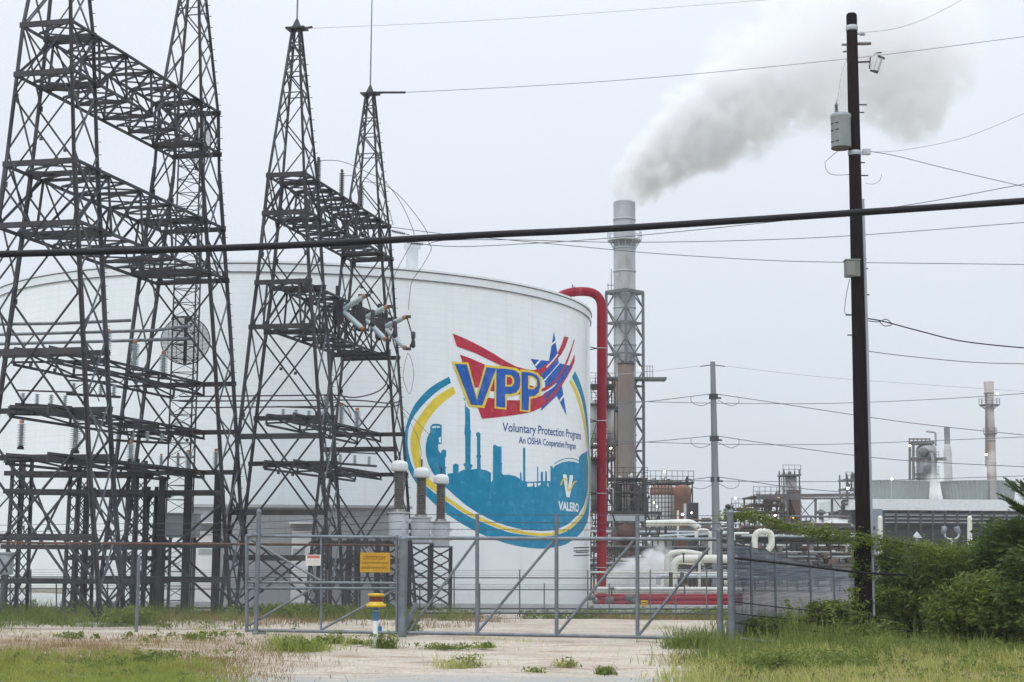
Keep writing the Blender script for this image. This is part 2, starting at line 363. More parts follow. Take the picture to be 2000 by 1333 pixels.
# teal ring
outer = sm2([(877, 736), (840, 758), (810, 791), (795, 826), (788, 861), (791, 896), (803, 928), (825, 960), (850, 986), (880, 1009), (910, 1028), (950, 1048), (990, 1062), (1030, 1070), (1060, 1072), (1090, 1068), (1110, 1061), (1130, 1046), (1142, 1030), (1149, 1010), (1152, 975), (1152.5, 930), (1151.5, 880), (1149, 830), (1146, 804), (1141, 775), (1132, 745), (1123, 725)])
inner = sm2([(1117, 737), (1126, 755), (1134, 775), (1141, 805), (1146, 840), (1149, 880), (1150.5, 920), (1150.5, 950), (1147.5, 980), (1140, 1005), (1122, 1027), (1100, 1041), (1070, 1048), (1030, 1046), (990, 1039), (950, 1024), (910, 1006), (870, 979), (832, 949), (810, 920), (800, 893), (796, 863), (801, 828), (820, 798), (850, 768), (881, 748)])
paint('teal_ring', [outer + inner], TEAL, 0.004)
yo = sm2([(885, 755), (850, 777), (825, 806), (807, 836), (802, 866), (806, 896), (815, 922), (832, 946), (850, 961), (870, 977), (910, 1004), (950, 1022), (990, 1037), (1030, 1045), (1070, 1047), (1100, 1040), (1122, 1026), (1139, 1004), (1147, 978), (1150, 950), (1150, 915), (1148, 880), (1145.5, 842), (1140, 808), (1133, 780), (1125, 758), (1115, 740)])
yi = sm2([(1112, 747), (1120, 762), (1129, 785), (1137, 815), (1143, 850), (1146.5, 885), (1148.8, 915), (1148.5, 950), (1145.5, 975), (1138, 998), (1121, 1020), (1100, 1034), (1070, 1041.5), (1030, 1039.5), (990, 1031), (950, 1016), (910, 996), (866, 965), (852, 950), (828, 922), (820, 890), (820, 862), (824, 845), (835, 821), (860, 791), (890, 768)])
paint('yellow_ring', [yo + yi], YEL, 0.008)
sky_line = B([(350, 120), (320, 180), (305, 270), (310, 350), (330, 430), (370, 510), (430, 590), (490, 650), (600, 750), (700, 835), (800, 902), (900, 957), (1000, 1002), (1100, 1037), (1200, 1062), (1300, 1078), (1450, 1088), (1580, 1078), (1700, 1020), (1800, 925), (1850, 840), (1880, 740), (1900, 600), (1906, 450), (1906, 312), (1880, 310), (1830, 335), (1805, 365), (1800, 427), (1760, 412), (1700, 405), (1640, 417), (1570, 450), (1548, 478), (1545, 458), (1525, 450), (1525, 600), (1492, 600), (1490, 512), (1475, 495), (1472, 600), (1452, 600), (1452, 510), (1430, 510), (1430, 600), (1405, 600), (1405, 460), (1395, 460), (1395, 605), (1300, 608), (1280, 600), (1279, 275), (1257, 275), (1258, 600), (1245, 595), (1240, 515), (1228, 515), (1228, 580), (1180, 550), (1120, 538), (1065, 540), (1050, 520), (1050, 440), (1056, 430), (1048, 420), (1048, 262), (1010, 262), (985, 245), (965, 250), (962, 590), (945, 615), (945, 520), (900, 495), (845, 485), (842, 380), (849, 360), (841, 340), (841, 135), (820, 120), (800, 130), (797, 150), (808, 165), (808, 345), (800, 360), (808, 378), (808, 480), (745, 488), (767, 447), (745, 430), (747, 140), (751, 125), (743, 95), (740, -30), (736, -100), (700, -130), (690, -180), (672, -215), (690, -205), (690, -110), (692, 40), (684, 130), (692, 165), (694, 420), (672, 440), (690, 460), (690, 486), (650, 500), (628, 515), (628, 440), (600, 430), (573, 440), (573, 520), (520, 530), (520, 610), (508, 600), (500, 482), (510, 465), (497, 460), (497, 370), (508, 360), (508, 300), (480, 290), (463, 300), (453, 330), (432, 300), (428, 240), (462, 235), (464, 55), (440, 42), (375, 42), (352, 70), (350, 115)])
paint('teal_skyline', [sky_line], TEAL, 0.006)
paint('skyline_gaps', [B([(365, 68), (410, 62), (405, 80), (370, 82)]), B([(412, 66), (445, 66), (445, 78), (415, 82)]), B([(432, 180), (452, 165), (455, 225), (436, 222)]), B([(1296, 622), (1355, 620), (1350, 652), (1300, 655)]), B([(1364, 620), (1386, 615), (1390, 655), (1372, 660)]), B([(1398, 620), (1430, 616), (1425, 640), (1402, 645)]), B([(1494, 622), (1503, 618), (1505, 655), (1496, 652)])], WHT, 0.012)
arc = sm2(B([(1560, 438), (1620, 402), (1690, 382), (1760, 388), (1800, 408)])); arc2 = sm2(B([(1800, 400), (1760, 381), (1690, 375), (1620, 394), (1560, 430)]))
paint('skyline_halo', [arc + arc2], TEAL, 0.010)
# red ribbons, star
R1 = A([(168, 258), (300, 312), (430, 378), (560, 450), (680, 525), (780, 578), (880, 607), (960, 617), (1030, 598), (1090, 555), (1150, 500), (1205, 430), (1240, 350), (1258, 287), (1301, 298), (1270, 390), (1225, 470), (1160, 540), (1090, 610), (1040, 650), (1030, 700), (1000, 650), (900, 640), (820, 625), (740, 605), (640, 572), (520, 515), (400, 455), (300, 418), (212, 387)])
R2 = A([(242, 465), (360, 508), (480, 562), (620, 640), (760, 700), (860, 742), (930, 766), (1040, 798), (1110, 765), (1180, 698), (1240, 608), (1290, 500), (1330, 395), (1356, 312), (1359, 330), (1330, 430), (1292, 540), (1252, 625), (1192, 715), (1125, 785), (1060, 822), (960, 835), (860, 850), (790, 857), (690, 850), (590, 828), (520, 815), (430, 787), (350, 785), (325, 740)])
R3 = A([(375, 870), (455, 1092), (600, 1078), (760, 1058), (900, 1035), (960, 1018), (1035, 982), (1110, 922), (1180, 838), (1240, 758), (1290, 678), (1332, 600), (1360, 530), (1361, 460), (1340, 510), (1310, 575), (1270, 650), (1210, 735), (1140, 805), (1080, 845), (1000, 880), (930, 903), (840, 912), (700, 910), (590, 897), (510, 885)])
STAR = A([(1158, 240), (1190, 440), (1207, 548), (1320, 575), (1236, 765), (1281, 1058), (1186, 868), (1031, 1016), (1078, 745), (930, 507), (1111, 528)])
paint('blue_star', [STAR], BLU, 0.010)
def thick(line, w):
    o1, o2 = [], []
    for i, p in enumerate(line):
        a, b = line[max(i - 1, 0)], line[min(i + 1, len(line) - 1)]; dx, dy = b[0] - a[0], b[1] - a[1]; q = math.hypot(dx, dy) or 1
        o1.append((p[0] - dy / q * w / 2, p[1] + dx / q * w / 2)); o2.append((p[0] + dy / q * w / 2, p[1] - dx / q * w / 2))
    return o1 + o2[::-1]
paint('star_stripes', [thick(A([(1128, 372), (1180, 330)]), 3.2), thick(A([(975, 575), (1028, 512)]), 3.2), thick(A([(1212, 922), (1262, 852)]), 3.2), thick(sm2(A([(1062, 718), (1130, 650), (1215, 548)])), 3.2), thick(sm2(A([(1085, 590), (1150, 520), (1198, 460)])), 2.4), thick(sm2(A([(1045, 842), (1110, 805), (1190, 745)])), 2.8)], WHT, 0.014)
paint('red_ribbons', [R1, R2, R3], RED, 0.012)
# thin the ribbons where they cross the star: blue slivers on top
paint('star_overlay', [A([(1085, 700), (1215, 550), (1255, 560), (1190, 660), (1110, 735), (1068, 760)]), A([(1075, 870), (1170, 765), (1245, 655), (1300, 580), (1318, 577), (1290, 650), (1235, 730), (1170, 812), (1060, 925)]), A([(1120, 500), (1150, 440), (1190, 430), (1190, 450), (1150, 510), (1113, 545)])], BLU, 0.018)
# VPP letters
YV = A([(158, 533), (322, 543), (402, 862), (482, 568), (612, 582), (478, 988), (325, 970)])
YP1 = A([(575, 575), (700, 583), (790, 597), (838, 632), (850, 700), (846, 790), (812, 845), (770, 866), (697, 870), (693, 1003), (577, 990)])
YP2 = A([(825, 610), (930, 618), (1000, 643), (1034, 692), (1042, 775), (1026, 852), (985, 888), (928, 896), (924, 1028), (822, 1018)])
paint('letter_outlines', [YV], YEL, 0.022); paint('letter_outlines', [YP1], YEL, 0.024); paint('letter_outlines', [YP2], YEL, 0.026)
BV = A([(188, 556), (305, 562), (403, 905), (497, 588), (592, 600), (455, 962), (345, 955)])
BP1 = A([(594, 600), (700, 605), (775, 620), (815, 650), (828, 710), (822, 788), (790, 833), (740, 849), (680, 850), (680, 985), (592, 974)])
BP2 = A([(838, 632), (925, 640), (985, 662), (1013, 703), (1022, 770), (1005, 838), (965, 870), (912, 877), (908, 1012), (838, 1003)])
paint('letter_v', [BV], BLU, 0.030); paint('letter_p', [BP1], BLU, 0.030); paint('letter_p', [BP2], BLU, 0.030)
paint('counter_outlines', [A([(680, 662), (735, 667), (765, 695), (768, 740), (745, 777), (680, 778)]), A([(902, 670), (950, 678), (988, 710), (990, 768), (962, 803), (902, 802)])], YEL, 0.033)
paint('counter_fill', [A([(695, 682), (730, 686), (748, 708), (748, 738), (732, 760), (695, 761)]), A([(918, 765), (962, 778), (945, 787), (918, 786)])], RED, 0.037)
paint('counter_fill_white', [A([(918, 688), (950, 697), (972, 722), (973, 765), (965, 778), (918, 764)])], WHT, 0.037)
# lettering
def text_mesh(txt, bold=0.0):
    c = bpy.data.curves.new('t', 'FONT'); c.body = txt; c.resolution_u = 3; c.offset = bold
    o = bpy.data.objects.new('t', c); COL.objects.link(o); bpy.context.view_layer.update()
    me = bpy.data.meshes.new_from_object(o.evaluated_get(bpy.context.evaluated_depsgraph_get()))
    bpy.data.objects.remove(o); return me
def letter(name, txt, x0, y0, x1, y1, hpx, m_, off, bold=0.0, cap=0.7):
    """baseline from pixel (x0,y0) to (x1,y1); cap height hpx pixels at the left end"""
    me = text_mesh(txt, bold); bm = bmesh.new(); bm.from_mesh(me); bpy.data.meshes.remove(me)
    w0, w1 = min(v.co.x for v in bm.verts), max(v.co.x for v in bm.verts)
    s0, z0 = tank_sz(x0, y0); s1, z1 = tank_sz(x1, y1); _, zt = tank_sz(x0, y0 - hpx)
    for v in bm.verts:
        t = (v.co.x - w0) / (w1 - w0); v.co = (s0 + (s1 - s0) * t, z0 + (z1 - z0) * t + v.co.y / cap * (zt - z0), 0)
    return lay(bm, name, m_, off)
letter('lettering', 'Voluntary Protection Programs', 981, 842.5, 1134.5, 859, 17, NAVY, 0.006, 0.012)
letter('lettering', 'An OSHA Cooperative Program', 1013, 866, 1124.5, 878, 13, NAVY, 0.006, 0.015)
letter('lettering', 'VALERO', 1090, 996, 1130, 1000, 16.5, WHT, 0.012, 0.035)
paint('white_v', [B([(1644, 535), (1680, 537), (1700, 650), (1712, 541), (1746, 545), (1712, 760), (1680, 756)])], WHT, 0.012)
paint('yellow_swoosh', [thick(sm2(B([(1624, 640), (1638, 598), (1662, 575), (1685, 600), (1692, 660), (1698, 695), (1722, 672), (1750, 620), (1780, 600)])), 2.6)], YEL, 0.016)
# notice plate near the foot of the shell
BLK = mat('black_letter_paint', (0.02, 0.02, 0.025))
paint('notice_bars', [[(1120, 1069.5), (1151, 1068.5), (1151, 1070.8), (1120, 1071.8)], [(1120, 1075.5), (1151, 1074.3), (1151, 1076.5), (1120, 1077.7)], [(1124, 1078.5), (1149, 1078), (1149, 1080), (1124, 1080.6)], [(1120, 1084.5), (1151, 1083.5), (1151, 1085.7), (1120, 1086.7)]], BLK, 0.006)

# red foam pipe up the side of the tank and over its rim
rp_ = thing('red_riser_pipe', 'red vertical pipe climbing the tank side and bending over its rim', 'pipe', W(1175, 1184, 84))
pts = [W(1175, 1175, 84), W(1175, 600, 84), W(1175, 571, 84), W(1090, 570, 84), W(1070, 596, 80)]
MB().tube([W(1175, 1184, 84)] + bend([W(1175, 1150, 84), W(1175, 571, 84), W(1110, 569, 84), W(1075, 592, 83)], 1.05, 9), 0.245, 16).build('pipe', REDP, rp_)
for py in (680, 822, 964, 1109):
    MB().tube([W(1165.5, py, 83.8), W(1175, py, 83.74), W(1185.5, py, 83.8)], 0.02, 6).build('strap', GREYP, rp_)
    MB().bar(W(1153, py - 2, 84.5), W(1166, py + 1, 84), 0.05).bar(W(1153, py + 3, 84.5), W(1166, py + 1, 84), 0.05).build('bracket', DARKST, rp_)
MB().lathe([(0.25, 0), (0.285, 0.01), (0.285, 0.07), (0.25, 0.08)], W(1120, 570, 84), 16, axis=(1, 0, 0)).lathe([(0.25, 0), (0.262, 0.02), (0.25, 0.04)], W(1175, 640, 84), 16).lathe([(0.25, 0), (0.262, 0.02), (0.25, 0.04)], W(1175, 900, 84), 16).lathe([(0.25, 0), (0.30, 0.01), (0.30, 0.12), (0.25, 0.13)], W(1175, 1060, 84), 16).build('flange', REDP, rp_)
MB().tube([W(1118, 562, 84), W(1118, 556, 84)], 0.03, 6).build('valve', DARKST, rp_)

# ------------------------------------------------------------------ control building
cbld = thing('control_building', 'long low grey metal control building behind the lattice towers', 'building', (W(570, 1180, 69).x, 69, -0.5))
xl, xr = W(372, 1000, 68.6).x, W(795, 1000, 68.6).x; zt = W(570, 992, 68.6).z
b = MB(); b.box(((xl + xr) / 2, 69.3, (zt - 0.05) / 2 + 0.05), (xr - xl, 1.4, zt - 0.05)); b.build('wall', WALLG, cbld)
b = MB()
for i in range(40):
    x = xl + (xr - xl) * (i + 0.5) / 40; b.bar((x, 68.59, 0.05), (x, 68.59, zt - 0.1), 0.05, 0.02)
b.build('wall_ribs', WALLG, cbld)
MB().box(((xl + xr) / 2, 69.3, zt + 0.06), (xr - xl + 0.3, 1.7, 0.12)).build('roof', mat('pale_roof', (0.42, 0.44, 0.46)), cbld)
MB().box(((xl + xr) / 2, 69.3, -0.25), (xr - xl - 0.1, 1.2, 0.55)).build('underfloor_shadow', BLACK, cbld)  # black block standing in for the shadow under the raised floor
for (a, c_) in ((384, 430), (570, 608)):
    p = W(a, 1045, 68.5); q = W(c_, 1045, 68.5)
    o = MB().box(((p.x + q.x) / 2, 68.55, (W(a, 1045, 68.5).z + 0.1) / 2), (q.x - p.x, 0.06, W(a, 1030, 68.5).z - 0.1)).build('door', WHITEP, cbld)
    MB().box(((p.x + q.x) / 2, 68.3, W(a, 1022, 68.5).z), (q.x - p.x + 0.15, 0.55, 0.07)).build('awning', WHITEP, cbld)
    MB().box(((p.x + q.x) / 2 - 0.1, 68.51, W(a, 1078, 68.5).z), ((q.x - p.x) * 0.6, 0.02, 0.25)).build('vent', GREYP, o)
MB().box(((xl + xr) / 2, 68.56, W(570, 1132, 68.5).z), (xr - xl, 0.03, 0.03)).build('wall_seam', GREYP, cbld)

# ------------------------------------------------------------------ lattice towers
PH = math.atan(0.244); UX = V((math.cos(PH), -math.sin(PH), 0)); VX = V((math.sin(PH), math.cos(PH), 0))
class Tower: pass
def tower(name, label, pxb, Y, st, panels_r=1.42, mats=GALV, legw=0.10, rod=None, beams=()):
    T = Tower(); X = W(pxb, 1200, Y).x; c = V((X, Y, 0)); T.c = c; T.Y = Y
    S_ = []
    for py, ap, bp in st:
        z = PLz(c, py); dd = Y * math.cos(TILT) + (z - EYE) * math.sin(TILT); S_.append((z, ap * dd / F, bp * dd / F))
    S_.sort(); S_[0] = (gz(Y) - 0.0, S_[0][1], S_[0][2])
    T.st = S_
    def half(z):
        zs = [s[0] for s in S_]; return (float(np.interp(z, zs, [s[1] for s in S_])), float(np.interp(z, zs, [s[2] for s in S_])))
    T.half = half
    def P(i, j, z): a, b_ = half(z); return c + UX * a * i + VX * b_ * j + V((0, 0, z))
    T.P = P
    root = thing(name, label, 'lattice tower', (c.x, c.y, gz(Y)), 'lattice towers of the substation'); T.root = root
    ztop = S_[-1][0]
    for i in (-1, 1):
        for j in (-1, 1):
            b = MB(); zs = [s[0] for s in S_]
            for k in range(len(zs) - 1):
                b.angle(P(i, j, zs[k]), P(i, j, zs[k + 1]), legw * (1.0 if zs[k] < 12 else 0.75), 0.02, -i)
            z = 1.5
            if i == 1 and j == 1:
                while z < ztop - 1: b.bar(P(i, j, z), P(i, j, z) + UX * 0.17, 0.02); z += 0.42
            b.box(P(i, j, gz(Y) + 0.02), (0.4, 0.4, 0.05), -PH)
            b.build('leg', mats if (i + j) else RUSTLEG, root)
            MB().box(P(i, j, gz(Y) - 0.03), (0.65, 0.65, 0.16), -PH).build('footing', CONC, root)
    # bracing
    for j in (-1, 1):
        b = MB(); z1 = ztop; kz = 1
        while z1 > 0.3:
            a, _ = half(z1); h = max(0.55, 2 * a * panels_r); z0 = max(gz(Y) + 0.15, z1 - h)
            if z0 < 1.0: z0 = gz(Y) + 0.15
            a0, _ = half(z0); w_ = 0.038 + 0.016 * a0
            if a < 0.62:
                kz = -kz if z1 != ztop else 1; k = kz; b.bar(P(-1, j, z0), P(1, j, z0), 0.035) if a < 0.35 else None
                b.angle(P(-k, j, z0), P(k, j, z1), 0.045, 0.01)
            else:
                b.angle(P(-1, j, z0), P(1, j, z1), w_, 0.012); b.angle(P(1, j, z0), P(-1, j, z1), w_, 0.012, -1)
                m_ = (P(-1, j, z0) + P(1, j, z1) + P(1, j, z0) + P(-1, j, z1)) / 4
                b.box(m_, (0.11, 0.02, 0.11), -PH)
                for i in (-1, 1): b.box(P(i, j, z0) - UX * i * 0.06, (0.14, 0.02, 0.18), -PH)
                if a0 > 1.9 and j > 0:   # secondary members in the widest panels
                    for i in (-1, 1):
                        q = P(i, j, (z0 + z1) / 2); b.angle(q, (P(i, j, z0) + m_) / 2, 0.045, 0.01); b.angle(q, (P(i, j, z1) + m_) / 2, 0.045, 0.01)
            z1 = z0
            if z0 <= gz(Y) + 0.16: break
        b.build('bracing', mats, root)
    for i in (-1, 1):
        b = MB(); z1 = ztop; k = 1
        while z1 > 0.4:
            _, bb = half(z1); h = max(0.5, 2 * bb * 1.35); z0 = max(gz(Y) + 0.1, z1 - h)
            b.angle(P(i, -k, z0), P(i, k, z1), 0.04, 0.01); b.angle(P(i, k, z0), P(i, -k, z1), 0.04, 0.01)
            k = -k; b.box((P(i, -1, z0) + P(i, 1, z0) + P(i, -1, z1) + P(i, 1, z1)) / 4, (0.03, 0.09, 0.09), -PH)
            z1 = z0
            if z0 <= gz(Y) + 0.11: break
        b.build('bracing', GAL2, root)
    if rod:
        p = c + V((0, 0, ztop)); a, bb = half(ztop)
        b = MB(); b.box(p + V((0, 0, 0.02)), (0.75, 0.5, 0.06), -PH); b.add([p + UX * x * 0.17 + VX * y * 0.17 for x, y in ((-1, -1), (1, -1), (1, 1), (-1, 1))] + [p + V((0, 0, 0.5))], [(0, 1, 4), (1, 2, 4), (2, 3, 4), (3, 0, 4), (3, 2, 1, 0)])
        b.bar(p + UX * 0.1, p + UX * 0.62 + V((0, 0, 0.05)), 0.07); b.build('peak', DARKST, root)
        MB().tube([p + V((0, 0, 0.3)), p + V((0, 0, rod))], [0.035, 0.022], 6).build('lightning_rod', PIPEG, root)
    return T
def PLz(c, py):
    """height at which pixel row py meets the vertical through c"""
    lo, hi = -3, 60
    for _ in range(50):
        m_ = (lo + hi) / 2; q = V((c.x, c.y, m_)) - CAM; d_ = q.dot(_D); y = 666.5 - F * q.dot(_u) / d_
        if y > py: lo = m_
        else: hi = m_
    return lo
def pix(p):
    q = V(p) - CAM; d_ = q.dot(_D); return (1000 + F * q.dot(_r) / d_, 666.5 - F * q.dot(_u) / d_)
RUSTLEG = mat('rust_streaked_steel', (0.065, 0.066, 0.073), (0.03, 0.032, 0.038), 0.7, 0.2, 0.9, c3=(0.075, 0.048, 0.038), t3=0.6, s3=0.8)
DK2 = mat('galvanised_dark_steel', (0.085, 0.097, 0.115), (0.025, 0.029, 0.036), 0.65, 0.3, 0.5, c3=(0.07, 0.05, 0.042), t3=0.66, s3=0.8)
GAL2 = mat('haze_gloss_lightened_steel', (0.15, 0.17, 0.19), (0.06, 0.067, 0.078), 0.6, 0.3, 0.7)  # side bracing steel with haze and gloss put into a paler colour
T1 = tower('lattice_tower', 'nearest and leftmost dark lattice tower, its foot on a concrete slab in the weeds', 62, 48.5, [(1217, 173, 47), (916, 133, 46), (533, 93, 45), (333, 72, 46), (62, 50, 44), (-330, 6, 6)], mats=DK2, legw=0.105)
T2 = tower('lattice_tower', 'dark lattice tower with the round grid antennas seen through it', 336, 57.4, [(1195, 140, 41), (1000, 118, 41), (658, 84, 41), (333, 48, 41), (222, 43, 40), (0, 19, 17), (-140, 4, 4)], mats=DK2)
T3 = tower('lattice_tower', 'front lattice tower with pointed cap, its tip fully in view left of the emblem', 551, 58, [(1190, 113, 37), (1000, 97, 37), (666, 65, 38), (560, 53, 38), (343, 35, 35), (58, 6, 6)], mats=DK2, rod=3.4, legw=0.09)
T4 = tower('lattice_tower', 'shorter looking rear lattice tower with long lightning rod, beside the three white capped instruments', 704, 66.2, [(1185, 104, 30), (1000, 84, 30), (666, 53, 30), (440, 33, 30), (185, 6, 6)], mats=DK2, rod=5.0, legw=0.085)

def girder(name, label, A_, B_, yA, yB, yAb, yBb, nb=6, wf=1.0, dense=True):
    """box girder between the facing sides of towers A_, B_; y = pixel rows of top and bottom at each end"""
    zt = (PLz(A_.c, yA) + PLz(B_.c, yB)) / 2; zb = (PLz(A_.c, yAb) + PLz(B_.c, yBb)) / 2
    root = thing(name, label, 'lattice girder', (A_.c + B_.c) / 2 + V((0, 0, zb)), 'box girders joining the lattice towers')
    def P(i, t, z):
        a0, b0 = A_.half(z); a1, b1 = B_.half(z)
        p = A_.c + VX * b0 * -1 + UX * a0 * i * wf; q = B_.c + VX * b1 + UX * a1 * i * wf
        r = p.lerp(q, t); r.z = z; return r
    for i in (-1, 1):
        for z in (zt, zb): MB().angle(P(i, 0, z), P(i, 1, z), 0.11 if dense else 0.08, 0.018, i).build('chord', DK2, root)
    lac = MB(); fr = MB()
    n2 = nb * (2 if dense else 1)
    for k in range(n2):
        t0, t1 = k / n2, (k + 1) / n2
        for z in ((zt, zb) if dense else (zt,)):
            lac.angle(P(-1, t0, z), P(1, t1, z), 0.055, 0.01)
            if dense: lac.angle(P(1, t0, z), P(-1, t1, z), 0.055, 0.01)
    for k in range(nb):
        t0, t1 = k / nb, (k + 1) / nb
        for i in (-1, 1):
            lac.angle(P(i, t0, zt), P(i, t1, zb), 0.06, 0.012); lac.angle(P(i, t0, zb), P(i, t1, zt), 0.06, 0.012)
    lac.build('lacing', DK2, root)
    for k in range(nb + 1):
        t = k / nb; f = MB()
        for i in (-1, 1): f.bar(P(i, t, zt), P(i, t, zb), 0.07)
        hb = 0.10 if dense else 0.06
        f.bar(P(-1, t, zt - 0.03), P(1, t, zt - 0.03), 0.06, hb)
        if dense: f.bar(P(-1, t, zb + 0.03), P(1, t, zb + 0.03), 0.07, 0.12)
        if zt - zb > 0.8 and k % 2: f.bar(P(-1, t, zt), P(1, t, zb), 0.05)
        f.build('cross_frame', DARKST, root)
    # wide channels across both tower faces
    for (T_, tt) in ((A_, 0.0), (B_, 1.0)):
        for z in ((zt, zb) if dense else (zt,)):
            for j in ((-1, 1) if dense else (1,)):
                q = [T_.P(-1, j, z), T_.P(1, j, z)]; d = (q[1] - q[0]).normalized() * 0.12
                MB().bar(q[0] - d, q[1] + d, 0.08, 0.17).build('end_channel', DARKST, root)
    return P, zt, zb
g1, zt1, zb1 = girder('lattice_girder', 'topmost box girder of the near left pair of towers', T1, T2, 45, 226, 143, 305, 6)
g2, zt2, zb2 = girder('lattice_girder', 'second box girder down between the near left pair of towers, ending above the tank rim', T1, T2, 335, 437, 452, 540, 5)
g3, zt3, zb3 = girder('lattice_girder', 'shallow girder at insulator height between the near left pair of towers', T1, T2, 693, 742, 722, 765, 3, dense=False, wf=0.34)
g4, zt4, zb4 = girder('lattice_girder', 'shallow girder at mid height, just below the standing insulators, on the near pair', T1, T2, 803, 838, 822, 850, 3, dense=False, wf=0.34)
g5, zt5, zb5 = girder('lattice_girder', 'lowest shallow girder between the near left pair of towers, under the twin dark columns top', T1, T2, 887, 925, 902, 937, 3, dense=False, wf=0.34)
g6, zt6, zb6 = girder('lattice_girder', 'top girder of the capped towers, carrying three dark insulators', T3, T4, 345, 442, 420, 505, 7)
g7, zt7, zb7 = girder('lattice_girder', 'middle girder of the capped towers where the grey switch tubes are fixed', T3, T4, 556, 622, 645, 695, 5, wf=0.62)
g8, zt8, zb8 = girder('lattice_girder', 'shallow girder of the capped towers carrying three white ribbed insulators', T3, T4, 815, 846, 832, 862, 3, dense=False, wf=0.34)
g9, zt9, zb9 = girder('lattice_girder', 'lowest shallow girder between the capped towers', T3, T4, 905, 925, 918, 935, 3, dense=False, wf=0.34)

# single cross beams and low struts on the towers
def beam(T_, py, j, label=None, ext=0.1, mt=DARKST, h=0.2):
    z = PLz(T_.c, py); q = [T_.P(-1, j, z), T_.P(1, j, z)]; d = (q[1] - q[0]).normalized() * ext
    MB().bar(q[0] - d, q[1] + d, 0.08, h).build('cross_beam', mt, T_.root)
for py in (965, 1065, 1131): beam(T2, py, -1)
for py in (1002, 1090, 815 + 40): beam(T3, py, -1)
for py in (1050, 693): beam(T1, py, -1)
for py in (1096, 880): beam(T4, py, -1)
# ------------------------------------------------------------------ post insulators
def make_insulator(n, h, r, m_, cap=COPP, lab=''):
    root = thing('post_insulator', lab, 'insulator', (0, 0, 0), 'ribbed post insulators')
    pr = []; z = 0.12; st = (h - 0.24) / n
    for k in range(n):
        pr += [(r * 0.42, z), (r, z + st * 0.25), (r, z + st * 0.38), (r * 0.42, z + st * 0.62)]; z += st
    MB().lathe(pr, (0, 0, 0), 14, smooth=False).build('shed_stack', m_, root)
    MB().lathe([(0.01, 0), (r * 0.8, 0), (r * 0.8, 0.06), (r * 0.5, 0.12), (0.01, 0.12)], (0, 0, 0), 12).build('base', DARKST, root)
    MB().lathe([(r * 0.5, h - 0.12), (r * 0.55, h - 0.02), (r * 0.3, h), (0.01, h)], (0, 0, 0), 12).build('cap', cap, root)
    return root
def place(root, px, pyb, Y, label, first=False, sc=1.0, group=None):
    p = W(px, pyb, Y)
    if first: root.location = p; root['label'] = label; return root
    return dup(root, p, label, group, sc=(sc, sc, sc))
PORCW = mat('pale_porcelain', (0.52, 0.60, 0.64), (0.42, 0.49, 0.53), 0.25, 0, 5)
ins = make_insulator(14, 1.05, 0.155, PORCW)
spots = [(208, 703, 53, 1.0, 'pale ribbed insulator with orange cap hugging the right leg of the nearest tower'),
 (262, 723, 55.2, 1.0, 'pale ribbed insulator with orange cap, middle one of three left of the round grid antenna'),
 (318, 741, 57, 0.98, 'pale ribbed insulator with orange cap overlapping the left edge of the round grid antenna'),
 (40, 878, 51, 0.9, 'pale ribbed insulator low at the far left edge, inside the nearest tower'),
 (146, 886, 52.5, 1.2, 'bulky pale insulator just left of the nearest tower right leg, below the mid height girder'),
 (254, 918, 54, 0.95, 'pale insulator below mid height, left of the thin pair of orange capped ones'),
 (314, 918, 57.5, 0.55, 'small orange capped insulator, left one of the low trio inside the second tower'),
 (347, 918, 59, 0.6, 'small plain insulator, centre of the low trio inside the second tower'),
 (366, 920, 60.5, 0.75, 'small orange capped insulator, right one of the low trio inside the second tower'),
 (421, 923, 60, 0.85, 'pale insulator standing on a rusty column head at the right leg of the second tower'),
 (635, 812, 61, 0.78, 'white ribbed insulator nearest the tank centre, leftmost of three left of the emblem'),
 (666, 835, 62.5, 0.92, 'white ribbed insulator, middle of the three left of the emblem'),
 (697, 845, 64, 0.95, 'white ribbed insulator, closest of the three to the emblem ring')]
for k, (px, py, Y, sc, lab) in enumerate(spots):
    if k == 0: place(ins, px, py, Y, lab, True)
    else: place(ins, px, py, Y, lab, sc=sc)
dins = make_insulator(12, 1.1, 0.11, PORCD, DARKST)
for k, (px, py, Y, lab) in enumerate([(621, 362, 59.6, 'dark insulator standing on the top girder, tallest against the sky and left of two others'), (667, 384, 62, 'dark insulator on the top girder against the sky, middle of three'), (705, 407, 64.2, 'dark insulator on the top girder seen against the rear capped tower')]):
    if k == 0: place(dins, px, py, Y, lab, True); dins['group'] = 'dark insulators on the top girder'
    else: place(dins, px, py, Y, lab, group='dark insulators on the top girder')
